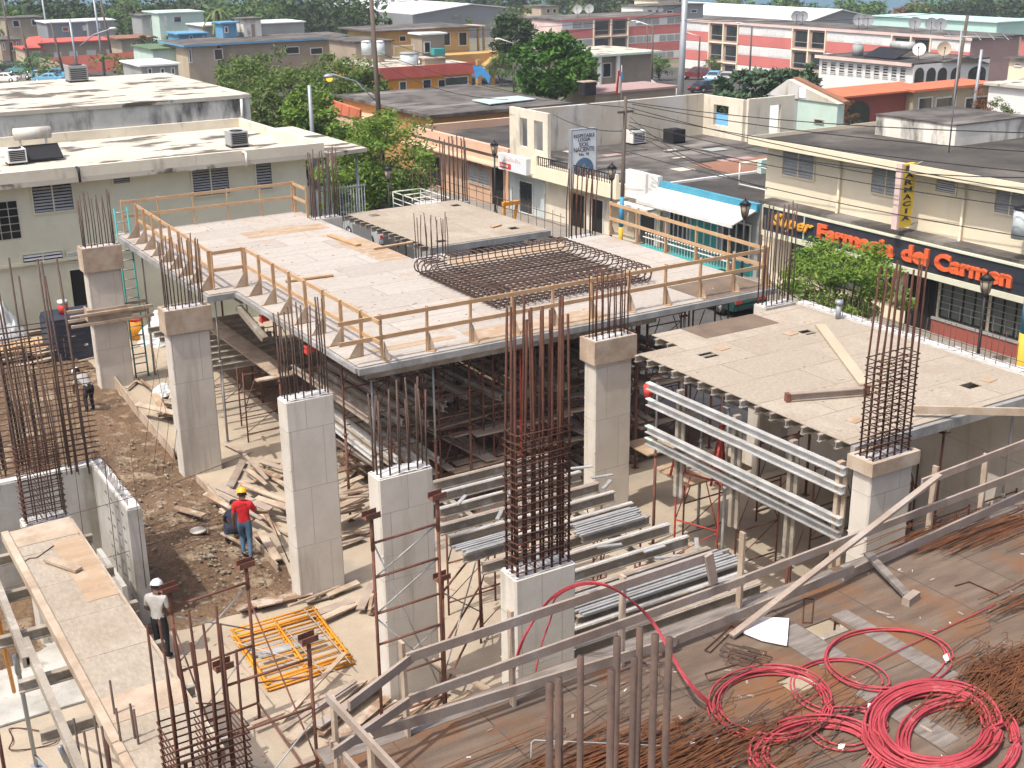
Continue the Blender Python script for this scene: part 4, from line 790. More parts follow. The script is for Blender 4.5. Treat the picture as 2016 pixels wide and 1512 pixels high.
# red cable coils
def coil(label, cu, cv, ru, rv, n, seed, z=Z+.03, th=.16, tail=None, r=.0125):
    rr = random.Random(seed); pts = []; c = P(cu, cv, z); e1 = P(cu+ru, cv, z)-c; e2 = P(cu, cv-rv, z)-c; N = 34
    for k in range(int(n*N)+1):
        t = 2*math.pi*k/N; j = k//N; s = 1+th*(((j*7) % 11)/10-.5)*1.0 + .02*math.sin(3*t+j); w1 = .022*math.sin(j*1.7); w2 = .022*math.cos(j*2.3)
        p = c + (e1*(math.cos(t)*s+w1) + e2*(math.sin(t)*s+w2)); p.z = z + .011*(j % 7) + .01*math.sin(2*t+j); pts.append(p)
    if tail: pts += [P(u, v, z+.02+dz) for u, v, dz in tail]
    return solo('cable_coil', MB().tube(pts, r, 6), 'cable_red', label, 'cable coil', 'coils of red cable')
coil('big thick coil of red cable at the lower right', 1838, 1432, 118, 76, 22, 1, th=.34, z=Z+.06, r=.0165)
coil('second thick red coil mostly under the big coil at the lower right', 1888, 1462, 112, 78, 10, 5, th=.18, z=Z+.03, r=.0165)
coil('large loose loop of red cable beside the deck hole', 1745, 1295, 124, 58, 2.9, 2, th=.12)
coil('loose oval coil of red cable in the middle of the foreground deck', 1518, 1387, 112, 66, 6.6, 3, th=.2)
coil('thin red cable loop between the middle coil and the large loop', 1650, 1348, 95, 52, 1.8, 4, th=.16)
coil('red coil cut by the bottom edge of the picture', 1610, 1485, 118, 62, 10, 6, th=.3, r=.0155)
coil('small tangled red loop by the scraps of timber', 1665, 1432, 75, 40, 2.2, 8, th=.3)
def arc(label, pts, r=.0125, group=None):
    V = [Vector(p) for p in pts]; out = []
    for i in range(len(V)-1):
        a, b_, c, d = V[max(i-1, 0)], V[i], V[i+1], V[min(i+2, len(V)-1)]
        for k in range(8):
            t = k/8; out.append(.5*((2*b_)+(c-a)*t+(2*a-5*b_+4*c-d)*t*t+(3*b_-3*c+d-a)*t**3))
    out.append(V[-1]); return solo('red_cable', MB().tube(out, r, 6), 'cable_red', label, 'cable', group)
for i in range(3):
    k = i*3; A = [P(1404, 1395-k, Z+.03), P(1350, 1340-k*1.5, 5.25), P(1290, 1235-k, 5.6)] + [YV(u+k*.8, v+k*.7, 12.1+.05*i) for u, v in ()] + [YV(u+k*.8, v+k*.7, yy_+.05*i) for u, v, yy_ in ((1240, 1180, 11.3), (1190, 1150, 11.4), (1140, 1148, 11.75), (1090, 1172, 12.1))]
    E_ = [YV(u, v, 12.5) for u, v in (((1055, 1215), (1022, 1275), (1000, 1370)), ((1058, 1212), (1025, 1275), (1002, 1372)), ((1085, 1215), (1066, 1270), (1050, 1345)))[i]]
    arc(['outer strand of red cable arching over the guard rail in front of the cage column', 'middle strand of red cable arching over the guard rail', 'inner strand of red cable arching over the guard rail'][i], A+E_, .0125, 'red cables arching over the guard rail')
arc('straight faded red cable running off to the right across the deck', [P(1500, 1450, Z+.03), P(1640, 1345, Z+.05), P(1800, 1265, Z+.03), P(1960, 1190, Z+.03)], .009)
# timber piles on the slab
def pile(n, cu, cv, su, sv, ang, sp, l0, l1, label, group, seed, zmax=.4, mats=('wood_scrap', 'wood_form', 'wood_grey')):
    rr = random.Random(seed)
    for i in range(n):
        p = P(rr.gauss(cu, su), rr.gauss(cv, sv), 0); a = ang+rr.gauss(0, sp); l = rr.uniform(l0, l1)/2; z = .05+zmax*i/n; t = rr.uniform(-.06, .06)
        solo('plank', MB().bar((p.x-l*math.cos(a), p.y-l*math.sin(a), z-t*.5+.03), (p.x+l*math.cos(a), p.y+l*math.sin(a), z+t+.03), rr.choice([.08, .1, .14, .2]), .04, roll=rr.uniform(-.3, .3)), rr.choice(mats), label, 'plank', group)
pile(34, 500, 985, 46, 45, 1.75, .3, .7, 2.2, 'scrap plank in the long heap along the slab edge behind the red-shirted man', 'scrap planks behind the red-shirted man', 1)
pile(14, 620, 1195, 60, 12, .35, .5, .5, 1.5, 'scrap plank at the foot of the bare pale column', 'scrap planks at the foot of the bare column', 2, .15)
pile(8, 665, 1385, 40, 14, .45, .15, 1.2, 2.6, 'long plank on the slab to the right of the yellow frames', 'planks beside the yellow frames', 3, .25)
pile(20, 760, 1450, 80, 26, .4, .15, 1.0, 3.0, 'scrap plank on the slab behind the foreground guard rail', 'planks behind the foreground guard rail', 4, .25)
pile(16, 330, 800, 30, 30, 1.6, .4, .8, 2., 'scrap plank on the earth edge beside the collared column', 'scrap planks beside the collared column', 5)
pile(30, 60, 700, 70, 22, .15, .12, 2, 4, 'long board in the stack left of the dark blue tank', 'boards left of the dark tank', 6, .5, ('wood_new', 'wood_form', 'wood_form'))
pile(16, 690, 1050, 10, 25, .1, .2, .8, 1.4, 'stacked timber behind the bare pale column', 'timber stacked behind the bare column', 7, 1.2)
pile(18, 680, 880, 25, 25, .5, .3, .9, 1.6, 'stacked timber in the shade at the near left corner of the raised deck', 'timber at the near left corner', 8, 1.)
plank('long board leaning on the rusty frame beside the middle column', (785, 1172), (850, 1275), 2.2, .14, .04, 'wood_form', z2=.6)
plank('leaning board to the right of the middle column', (850, 1300), (985, 1370), .9, .14, .04, 'wood_form', z2=.3)
o = thing('board_edging', 'line of upright boards holding back the earth beside the slab', 'boards', (9.4, 38, 0))
part('board', MB().bar((9.45, 42, .2), (9.2, 37.6, .2), .03, .4), 'wood_form', o); part('board', MB().bar((9.2, 37.55, .2), (9.1, 33.6, .2), .03, .38), 'wood_form', o); part('board', MB().bar((9.15, 31.8, .12), (9.05, 25.5, .12), .03, .25), 'wood_form', o)
# yellow frames lying in a pile
for k in range(4):
    z = .05+.055*k; d = Vector((R.uniform(-.06, .06), R.uniform(-.08, .08), z)); c = [Vector(v)+d for v in ((7.08, 23.2, 0), (9.0, 23.15, 0), (8.85, 20.95, 0), (6.97, 20.95, 0))]
    o = thing('scaffold_frame', f'yellow scaffold frame lying flat in the pile on the slab, {["lowest", "second", "third", "topmost"][k]} one', 'scaffold frame', c[0], 'pile of yellow scaffold frames')
    for a, b_ in ((0, 1), (3, 2)): part('post', MB().tube([c[a], c[b_]], .024, 7), 'frame_yellow', o)
    for t in (.02, .5, .98): part('cross_tube', MB().tube([c[0].lerp(c[1], t), c[3].lerp(c[2], t)], .022, 7), 'frame_yellow', o)
    for t in ((.14, .26, .38) if k % 2 else (.62, .74, .86)): part('rung', MB().tube([c[0].lerp(c[3], t), c[1].lerp(c[2], t)], .016, 6), 'frame_yellow', o)
    part('step_mesh', MB().bar(c[0].lerp(c[3], .3+.1*k).lerp(c[1].lerp(c[2], .3+.1*k), .1), c[0].lerp(c[3], .3+.1*k).lerp(c[1].lerp(c[2], .3+.1*k), .85), .1, .01), 'galv', o)
mb = MB()
for a, b_ in (((600, 1200), (690, 1305)), ((690, 1330), (455, 1262)), ((440, 1265), (525, 1372)), ((560, 1235), (640, 1330))): mb.tube([P(*a, .3), P(*b_, .3)], .014, 5)
solo('thin_rods', mb, 'wood_form', 'pale thin rods resting on top of the yellow frames', 'rods')
# tank, cooler, tarp, bucket
o = thing('water_tank', 'dark blue square container with a domed lid on the earth at the left', 'container', (9, 45.2, 0))
x0, x1, y0, y1 = 8.15, 10.1, 44.6, 46.2; c = .18
part('body', MB().prism([(x0+c, y0), (x1-c, y0), (x1, y0+c), (x1, y1-c), (x1-c, y1), (x0+c, y1), (x0, y1-c), (x0, y0+c)], .0, 1.5), 'tank_blue', o); part('lid', MB().prism([(x0+c+.05, y0+.05), (x1-c-.05, y0+.05), (x1-.05, y0+c), (x1-.05, y1-c), (x1-c-.05, y1-.05), (x0+c+.05, y1-.05), (x0+.05, y1-c), (x0+.05, y0+c)], 1.503, 1.62), 'tank_blue', o)
for (x, z) in ((8.9, .95), (9.6, 1.0), (9.3, .55)): part('white_spot', MB().box(x, x+.13, y0-.004, y0-.001, z, z+.07), 'paint_white', o)
o = thing('drink_cooler', 'red drink cooler with white lid standing on the dark container', 'cooler', (8.9, 45.4, 1.63)); part('body', MB().cyl((8.9, 45.4, 1.63), .17, .36, 14), 'red_paint', o); part('lid', MB().cyl((8.9, 45.4, 1.992), .18, .12, 14), 'paint_white', o); part('spout', MB().box(8.88, 8.92, 45.18, 45.23, 1.7, 1.75), 'paint_white', o)
def rag(name, label, c, r, h, m, seed):
    mb = MB(); n, k = 18, 8; rr = random.Random(seed); vs = []
    for i in range(k+1):
        for j in range(n):
            a = 2*math.pi*j/n; f = 1-(i/k)**1.6*.75; w_ = 1+.28*mn.noise((math.cos(a)*1.6+seed, math.sin(a)*1.6, i*.4)); vs.append((c[0]+r*f*w_*math.cos(a), c[1]+r*.7*f*w_*math.sin(a), c[2]+h*(i/k)*(1+.25*mn.noise((a, i, seed)))))
    mb.add(vs, [(i*n+j, i*n+(j+1) % n, (i+1)*n+(j+1) % n, (i+1)*n+j) for i in range(k) for j in range(n)] + [tuple(k*n+j for j in range(n))]); return solo(name, mb, m, label, 'tarp')
p = P(5, 690, 0); rag('plastic_tarp', 'grey-white plastic tarp over a heap at the left edge', p, 1.1, 1.6, 'tarp', 3); p = P(325, 775, .1); rag('plastic_tarp', 'small white plastic sheet beside the collared column', p, .45, .35, 'tarp', 6)
p = YV(300, 580, 44.6); rag('cement_bags', 'pile of white cement bags under the far left corner of the raised deck', (12.6, 45.4, 0), 1.2, 1.2, 'tarp', 9)
p = P(272, 590, 0); o = thing('yellow_bin', 'yellow drum with a red top beside the green ladder', 'drum', (11.9, 46, 0)); part('body', MB().cyl((11.6, 46.2, 0), .28, .75, 14), 'frame_yellow', o); part('lid', MB().cyl((11.6, 46.2, .752), .29, .1, 14), 'red_paint', o)
p = P(390, 1049, .15); solo('round_lid', MB().cyl((p.x, p.y, .2), .2, .03, 16), 'concrete', 'round grey lid lying on the earth near the red-shirted man', 'lid')

# dust, chips and offcuts scattered on the decks: nobody could count them
def debris(label, x0, x1, y0, y1, z, n, m, seed, big=.08):
    rr = random.Random(seed); mb = MB()
    for i in range(n):
        x, y, a, l = rr.uniform(x0, x1), rr.uniform(y0, y1), rr.uniform(0, 3.1), rr.uniform(.03, big)*(2.2 if rr.random() < .08 else 1); mb.bar((x-l*math.cos(a), y-l*math.sin(a), z), (x+l*math.cos(a), y+l*math.sin(a), z), l*rr.uniform(.3, .9), .012)
    return solo('litter', mb, m, label, 'litter', kind='stuff')
debris('tiny timber chips scattered over the raised deck', 11.9, 23.6, 25.8, 33.2, Z+.008, 70, 'wood_form', 1, .045); debris('pale chips scattered over the far part of the raised deck', 11.2, 16.9, 33.6, 42.6, Z+.008, 30, 'ply_tan', 2, .05)
debris('small chips scattered over the tan deck by the street wall', 17.4, 23.1, 15.9, 22.2, Z+.038, 40, 'wood_form', 3, .045); debris('white and grey crumbs scattered over the foreground deck', 6, 17, 7.5, 11.8, Z+.01, 45, 'concrete_top', 4, .02); debris('dark wood chips scattered over the foreground deck', 6, 17, 7.5, 11.8, Z+.01, 60, 'wood_grey', 5, .05)
debris('stones and timber chips scattered over the pale slab', 5.8, 16.5, 13, 24, .012, 260, 'wood_form', 6, .05)
# ================================================================== buildings along the street and behind the site
def fit_text(mb, y0, y1, z0, z1, plane='x'):
    k = 1 if plane == 'x' else 0; v = np.array(mb.v); y0, y1 = min(y0, y1), max(y0, y1); a, b_ = v[:, k].min(), v[:, k].max(); c, d = v[:, 2].min(), v[:, 2].max()
    v[:, k] = y0+(v[:, k]-a)*(y1-y0)/(b_-a); v[:, 2] = z0+(v[:, 2]-c)*(z1-z0)/(d-c); mb.v = [tuple(p) for p in v]; return mb
EX, EZ = (0, -1, 0), (0, 0, 1)
# cream-green two storey house at the far side of the site
b = building('house', 'cream-green flat-roofed house with dark louvered windows behind the site', -4, 19.6, 48, 56.4, -.5, 5.9, 'wall_cream_green', 'roof_white', para=.4, over=.6, pt=.16, trim='wall_ruin')
for tl, br, lv, mu in (((57, 361), (149, 414), 9, 1), ((218, 343), (259, 361), 4, 0), ((373, 328), (455, 382), 11, 1), ((499, 315), (539, 373), 10, 0)): window(b, 'y', 48, rect('y', 48, tl, br), 'wall_cream_green', 'void', lv, mu, 'louver')
window(b, 'y', 48, rect('y', 48, (40, 500), (128, 515)), 'wall_cream_green', 'void', 3, 1, 'louver_white'); window(b, 'y', 48, rect('y', 48, (130, 497), (172, 512)), 'wall_cream_green', 'louver_white', 3, 0, 'louver_white')
door(b, 'y', 48, (9.75, 10.75, .0, 2.6), 'void', 'wall_cream_green')
part('ledge', MB().box(-4, 19.6, 47.86, 47.995, 2.95, 3.05), 'wall_cream_green', b)
mb = MB()
for i in range(3):
    for j in range(5): r_ = rect('y', 48, (0, 372), (11, 372)); x = r_[0]-.5+i*.34; z = 4.0+j*.28; mb.box(x, x+.3, 47.97, 47.995, z, z+.24)
part('breeze_block', mb, 'void', b)
part('rooftop_box', MB().box(8.2, 19, 48.9, 49.0, 6.09, 6.2), 'wall_cream_green', b)
cv = thing('canopy', 'thin flat white canopy slab at the right end of the cream-green house on slim poles', 'canopy', (21, 52, -.5))
part('slab', MB().prism([(P(560, 252, 6).x, 56), (22.35, 56), (22.35, 47.95), (19.95, 47.5), (20.35, 52)][1:] + [(20.35, 56)], 5.86, 6.02), 'roof_white', cv)
for x, y in ((20.6, 48.2), (22.1, 48.5), (22.1, 55.6)): part('pole', MB().cyl((x, y, -.5), .06, 6.35, 8), 'pole_steel', cv)
ga = thing('iron_gate', 'grey iron bar gate with grey panel under the white canopy', 'gate', (20.5, 47.6, -.5))
for i in range(18): part('bar', MB().tube([(19.9+.125*i, 47.7, .0), (19.9+.125*i, 47.7, 4.6)], .014, 5), 'pole_steel', ga)
for z in (.3, 2.2, 4.5): part('cross_bar', MB().box(19.85, 22.1, 47.68, 47.72, z, z+.05), 'pole_steel', ga)
part('panel', MB().box(21.3, 22.15, 47.5, 47.55, 0, 3.0), 'wall_grey', ga)
wl_ = thing('iron_fence', 'row of dark iron bars along the street side behind the smaller tan deck', 'fence', (22.5, 46, -.5))
for i in range(22): part('bar', MB().tube([(23.3, 34.8+.52*i, -.4), (23.3+R.uniform(-.02, .02), 34.8+.52*i, 5.6+R.uniform(-.3, .3))], .011, 5), 'rust_dark', wl_)
for z in (4.95, 5.25): part('rail', MB().tube([(23.3, 34.6, z), (23.3, 46, z)], .012, 5), 'rust_dark', wl_)
solo('sheet_hoarding', MB().box(24.6, 24.66, 46.0, 51.5, -.35, 2.3), 'wall_grey', 'grey sheet hoarding panel at the street by the big leafy tree', 'hoarding')
# rooftop things on that house
def ac(label, c, s=.9, m='wall_beige'):
    o = thing('air_conditioner', label, 'air conditioner', c, 'rooftop air conditioners'); x, y, z = c; part('case', MB().box(x-s/2, x+s/2, y-s/2, y+s/2, z+.08, z+s*.85), m, o); part('feet', MB().box(x-s/2, x-s/2+.1, y-s/2, y+s/2, z, z+.078).box(x+s/2-.1, x+s/2, y-s/2, y+s/2, z, z+.078), 'black_iron', o)
    mb = MB()
    for k in range(6): mb.box(x-s*.42, x+s*.42, y-s/2-.012, y-s/2-.002, z+.15+k*s*.1, z+.15+k*s*.1+.05)
    part('grille', mb, 'black_iron', o); part('fan', MB().cyl((x, y, z+s*.852), s*.36, .03, 14), 'black_iron', o); return o
p = P(467, 288, 6.1); ac('beige air conditioner on the white roof of the cream-green house', (p.x, p.y, 6.1), .75, 'wall_grey')
o = thing('roof_tank', 'old white cylindrical heater tank on a frame at the left end of the white roof', 'tank', P(70, 310, 6.1)); p = P(70, 312, 6.1)
part('tank', MB().tube([(p.x-.7, p.y, 7.1), (p.x+.7, p.y, 7.1)], .24, 14), 'wall_ruin_grey', o)
for dx in (-.5, .5): part('leg', MB().tube([(p.x+dx, p.y-.2, 6.1), (p.x+dx, p.y, 6.9)], .04, 6).tube([(p.x+dx, p.y+.3, 6.1), (p.x+dx, p.y, 6.9)], .04, 6), 'wall_white', o)
part('solar_panel', MB().extr([(p.x-.6, p.y-.9, 6.15), (p.x+.9, p.y-.9, 6.15), (p.x+.9, p.y-.1, 6.6), (p.x-.6, p.y-.1, 6.6)], (0, 0, .06)), 'black_iron', o)
ac('grey box unit beside the old heater tank', (p.x-.9, p.y-.9, 6.1), .7, 'wall_white')
for i, (u, v) in enumerate(((152, 330), (481, 300))): q = YV(u, v, 47.3); solo('drain_spout', MB().tube([(q.x, 47.4, q.z), (q.x, 47.15, q.z), (q.x, 47.1, q.z-.5)], .05, 8), 'black_iron' if i == 0 else 'wall_white', f'{"black bent" if i == 0 else "white"} drain spout on the cream-green house', 'pipe')
# big weathered building
BBZ = 7.2
b = building('warehouse', 'large windowless building with a black-stained wall and patchy white roof at the upper left', -6, 21.8, 60, 73.6, -.7, BBZ-.2, 'wall_weathered', 'roof_white', over=.08)
p = P(152, 160, BBZ); ac('beige air conditioner on the patchy white roof of the stained building', (p.x, p.y, BBZ), 1.0, 'wall_grey')
part('drain_pipe', MB().tube([YV(475, 195, 59.9), YV(478, 250, 59.9)], .07, 8), 'wall_white', b)
# peach shop
b = building('shop', 'peach single-storey shop with a dark doorway and grey blinds across the street', 38, 52, 62.3, 74.5, -.9, 2.05, 'wall_peach', 'roof_dark', para=.5, pt=.3)
part('eave', MB().box(37.2, 38, 62.5, 74.5, 1.72, 1.8), 'wall_peach', b)
window(b, 'x', 38, rect('x', 38, (922, 322), (966, 372)), 'wall_peach', 'louver', 6, 1, 'louver'); window(b, 'x', 38, (65.2, 67.4, 1.25, 1.65), 'wall_peach', 'void', 2, 3)
door(b, 'x', 38, rect('x', 38, (838, 300), (872, 370)), 'void', 'wall_peach'); door(b, 'x', 38, (62.7, 64.2, -.8, 1.6), 'void', 'wall_peach')
b2_ = building('building', 'single-storey building with a broad stained dark roof and ochre wall behind the peach shop', 40.6, 51.5, 76.4, 91, -1.2, 2.9, 'wall_ochre', 'roof_grey', over=.4, slab=.2)
building('building', 'low building with a blue-patched roof between the peach shop and the lodge', 53, 62, 63, 74, -1, 1.9, 'wall_ochre', 'blue_paint', slab=.15)
solo('metal_sheet_roof', MB().extr([P(930, 198, 3.2), P(1020, 190, 3.2), P(1055, 196, 3.2), P(965, 206, 3.2)], (0, 0, .06)), 'roof_metal_teal', 'pale corrugated sheet roof behind the tall ruined facade', 'roof sheet')

# lodge building, partly ruined
b = thing('building', 'cream half-ruined lodge building with balcony grilles, long side wall and low dark roof', 'building', (45, 56, -.8))
part('wall', MB().box(38, 52, 48.0, 61.6, -.8, 2.35), 'wall_ruin', b); part('roof', MB().box(38.2, 52, 48.0, 61.55, 2.353, 2.5), 'roof_grey', b)
mb = MB(); X = 38.0; mb.box(X, X+.2, 61.0, 62.1, 2.36, 5.2).box(X, X+.2, 58.1, 58.6, 2.36, 5.2).box(X, X+.2, 59.5, 60.2, 2.36, 4.7).box(X, X+.2, 58.6, 61.0, 4.7, 5.2).box(X, X+.2, 60.2, 61.0, 2.36, 3.1).box(X, X+.2, 58.6, 59.5, 2.36, 3.05); part('ruined_facade', mb, 'wall_ruin', b)
part('side_wall', MB().box(38.205, 52.0, 61.65, 61.95, 2.36, 5.0), 'wall_ruin_grey', b)
mb = MB(); mb.box(52.005, 52.25, 60.7, 61.95, 2.3, 4.95).box(52.005, 52.25, 58.0, 59.3, 2.3, 4.95).box(52.005, 52.25, 59.3, 60.7, 4.45, 4.95).box(52.005, 52.25, 59.3, 60.7, 2.3, 3.2); part('rear_wall', mb, 'wall_ruin', b)
mb = MB(); mb.box(52.26, 54.0, 57.8, 58.0, 2.3, 5.0).box(54.9, 56, 57.8, 58.0, 2.3, 5.0).box(54.0, 54.9, 57.8, 58.0, 4.5, 5.0); part('rear_wall', mb, 'wall_ruin', b)
part('balcony_front', MB().box(37.2, 37.38, 50.6, 58.2, 1.75, 2.45).box(37.38, 38, 58.0, 58.2, 1.75, 2.45).box(37.38, 38, 50.6, 50.8, 1.75, 2.45).box(37.38, 37.99, 50.8, 58.0, 1.75, 1.9), 'wall_cream', b)
mb = MB().box(37.2, 37.36, 54.6, 54.9, 2.455, 3.0).box(37.2, 37.36, 50.6, 50.9, 2.455, 3.0).box(37.2, 37.36, 58.0, 58.2, 2.455, 3.0); part('balcony_pier', mb, 'wall_cream', b)
for y0, y1 in ((54.92, 57.98), (50.92, 54.58)):
    mb = MB()
    for i in range(16): y = y0+(y1-y0)*(i+.5)/16; mb.box(37.26, 37.29, y-.02, y+.02, 2.46, 2.92)
    mb.box(37.25, 37.3, y0, y1, 2.92, 2.97); part('balcony_grille', mb, 'black_iron', b)
part('ledge', MB().box(37.3, 37.99, 58.3, 62.2, 1.7, 1.8), 'wall_cream', b); part('fascia_sign_wall', MB().box(37.96, 37.995, 58.3, 62.1, -.7, 1.6), 'wall_paleblue', b)
door(b, 'x', 37.95, (59.5, 61.0, -.7, 1.2), 'glass_dark', 'louver_white'); door(b, 'x', 38, (54.4, 55.8, -.7, 1.3), 'void', 'wall_beige'); door(b, 'x', 38, (52.7, 53.8, -.7, 1.3), 'void', 'louver_white'); window(b, 'x', 38, (50.0, 52.2, -.2, 1.2), 'wall_beige', 'wall_beige')
door(b, 'x', 38, (48.3, 49.6, -.7, 1.2), 'glass_dark', 'louver_white')
part('parapet', MB().box(37.7, 37.99, 47.9, 50.5, 1.9, 3.25).box(38, 52, 47.85, 47.995, 1.5, 2.9), 'wall_white', b); part('eave', MB().box(37.2, 37.69, 48.0, 50.5, 1.55, 1.65), 'wall_white', b)
part('roof_patch', MB().box(44, 50, 49, 53, 2.505, 2.53), 'roof_rust', b)
for k in range(16):
    x, y, l_ = R.uniform(39.5, 50), R.uniform(49.5, 60.5), R.uniform(.8, 2.6); part('roof_patch', MB().box(x, x+l_, y, y+R.uniform(.3, 1.), 2.506+.002*k, 2.52+.002*k), R.choice(['wall_ruin_grey', 'roof_dark', 'wall_grey', 'wall_pinkdull']), b)
for i, (u, v) in enumerate(((1249, 283), (1327, 281))): p = P(u, v, 2.5); ac(['pale box air conditioner on the low lodge roof', 'dark air conditioner in a white frame on the low lodge roof'][i], (p.x, p.y, 2.52), .95, 'wall_white' if i == 0 else 'black_iron')
# lodge sign
Y = 54.6; a0, a1, z0, z1 = rect('y', Y, (1124, 262), (1170, 348)); z0, z1 = 1.75, 4.75
o = thing('lodge_sign', 'white hanging sign of a lodge with blue round emblem over the street', 'sign', ((a0+a1)/2, Y, z0)); part('board', MB().box(a0, a1, Y-.12, Y+.12, z0, z1), 'sign_white', o); w_ = a1-a0
part('frame', MB().box(a0-.05, a0-.003, Y-.14, Y+.14, z0-.05, z1+.05).box(a1+.003, a1+.05, Y-.14, Y+.14, z0-.05, z1+.05).box(a0, a1, Y-.14, Y+.14, z1+.003, z1+.05), 'pole_steel', o)
for t, za, zb, k in (('RESPETABLE', .87, .93, .86), ('LOGIA', .80, .86, .5), ('SOL', .71, .78, .42), ('NACIENTE', .62, .70, .86), ('No. 10', .55, .60, .4), ('A.L. y A.M.', .05, .10, .66)):
    m_ = fit_text(text_mb(t, 1, .02, (0, Y-.13, 0), (1, 0, 0), (0, 0, 1)), a0+w_*(.5-k/2), a0+w_*(.5+k/2), z0+(z1-z0)*za, z0+(z1-z0)*zb, 'y'); part('lettering', m_, 'ink', o)
cx, cz = (a0+a1)/2, z0+(z1-z0)*.31; mb = MB(); n = 24; mb.extr([(cx+w_*.40*math.cos(2*math.pi*k/n), Y-.135, cz+w_*.40*math.sin(2*math.pi*k/n)) for k in range(n)], (0, .012, 0)); part('emblem', mb, 'ink_blue', o)
mb = MB().bar((cx-.3, Y-.145, cz-.25), (cx, Y-.145, cz+.3), .06, .012, upv=(0, 1, 0)).bar((cx+.3, Y-.145, cz-.25), (cx, Y-.145, cz+.3), .06, .012, upv=(0, 1, 0)).bar((cx-.3, Y-.143, cz+.1), (cx+.0, Y-.143, cz-.3), .05, .012, upv=(0, 1, 0)).bar((cx+.3, Y-.143, cz+.1), (cx, Y-.143, cz-.3), .05, .012, upv=(0, 1, 0)); part('emblem_mark', mb, 'wood_grey', o)
part('bracket', MB().box(a1+.06, 38, Y-.05, Y+.05, z1-.2, z1-.1).box(a1+.06, 38, Y-.05, Y+.05, z0+.3, z0+.4), 'pole_steel', o)
o = thing('shop_sign', 'small white and red box sign above the pale blue shop front', 'sign', (37.2, 60, 1.8)); part('box', MB().box(36.9, 37.2, 58.6, 61.6, 1.85, 2.75), 'sign_white', o); part('red_panel', MB().box(36.885, 36.897, 60.2, 61.4, 1.95, 2.25), 'red_paint', o)
mb = MB()
for k in range(6): mb.box(36.875, 36.884, 61.2-.14*k, 61.28-.14*k, 2.03, 2.17)
part('faded_marks', mb, 'sign_white', o); mb = MB()
for k in range(9): mb.box(36.885, 36.897, 59.2+.2*k, 59.33+.2*k, 2.42, 2.52+.06*(k % 3))
part('faded_marks', mb, 'wall_pinkpale', o)
# teal shop with white awning
b = thing('shop', 'low teal shop with a blue roof edge and white sloping awning', 'shop', (42, 44, -.6))
part('wall', MB().box(38, 50, 40.95, 47.8, -.6, 2.7), 'wall_grey', b); part('roof', MB().box(38.1, 50, 40.95, 47.84, 2.703, 2.8), 'roof_dark', b); part('blue_edge', MB().box(37.8, 38.09, 40.95, 47.84, 2.65, 3.02), 'blue_trim', b)
part('rear_wall', MB().box(49.7, 50, 41, 47.8, 2.81, 3.9).box(44, 49.69, 47.5, 47.8, 2.81, 3.5), 'wall_mint', b)
mb = MB().extr([(37.79, 47.95, 2.68), (37.79, 41.0, 2.68), (36.5, 41.0, 2.2), (36.5, 47.95, 2.2)], (0, 0, .06)); part('awning', mb, 'paint_white', b); part('awning_hem', MB().box(36.44, 36.495, 41, 47.95, 2.1, 2.26), 'paint_white', b)
part('teal_base', MB().box(37.9, 37.995, 41.2, 47.6, -.55, .15), 'teal', b)
for y0, y1, m_ in ((45.8, 47.2, 'glass_dark'), (43.6, 45.6, 'teal'), (41.4, 43.3, 'glass_dark')): window(b, 'x', 37.97, (y0, y1, .2, 2.0), 'louver_white', m_, 0, 3)
mb = MB()
for i in range(30): y = 41.2+.21*i; mb.tube([(36.6, y, -.35), (36.6, y, .7)], .012, 4); mb.ball((36.6, y, .72), .05, 6, 4)
mb.box(36.57, 36.63, 41.1, 47.5, .5, .54).box(36.57, 36.63, 41.1, 47.5, -.2, -.16); part('shop_railing', mb, 'paint_white', b)
part('teal_kerb', MB().box(36.4, 36.9, 41, 47.6, -.3, .12), 'teal', b)
o = thing('roof_frame', 'white pipe frame standing on the roof of the teal shop', 'frame', (40, 42, 2.8))
for x in (40.5, 44): 
    for y in (41.1, 45.2): part('post', MB().cyl((x, y, 2.81), .04, 1.2, 6), 'paint_white', o)
part('rail', MB().tube([(40.5, 45.2, 4.0), (40.5, 41.1, 4.0)], .035, 6).tube([(40.5, 45.2, 3.0), (40.5, 41.1, 3.0)], .035, 6).tube([(44, 45.2, 4.0), (44, 41.1, 4.0)], .035, 6), 'paint_white', o)
def dish(label, c, r, az_, el_, m='wall_grey', group=None, h=None):
    o = thing('satellite_dish', label, 'satellite dish', c, group); h = h or r*1.1; c = Vector(c); n = Vector((math.cos(az_)*math.cos(el_), math.sin(az_)*math.cos(el_), math.sin(el_))); a = n.cross(Vector((0, 0, 1))).normalized(); b_ = a.cross(n); ctr = c+Vector((0, 0, h+r*.6)); vs = []; N = 18
    for i in range(6):
        for j in range(N): t = 2*math.pi*j/N; q = r*i/5; vs.append(ctr + (a*math.cos(t)+b_*math.sin(t))*q + n*(.28*r*(i/5)**2-.25*r))
    mb = MB().add(vs, [(i*N+j, i*N+(j+1) % N, (i+1)*N+(j+1) % N, (i+1)*N+j) for i in range(5) for j in range(N)], True); part('bowl', mb, m, o)
    part('mast', MB().cyl(c, .05, h+r*.4, 6), 'pole_steel', o); part('feed_arm', MB().tube([ctr-b_*r*.9, ctr+n*r*.7], .03, 5).ball(ctr+n*r*.72, .09, 6, 5), 'black_iron', o); return o
dish('dark green satellite dish on the roof of the teal shop', (44.5, 41.9, 2.8), 1.0, 2.6, .5, 'car_teal')
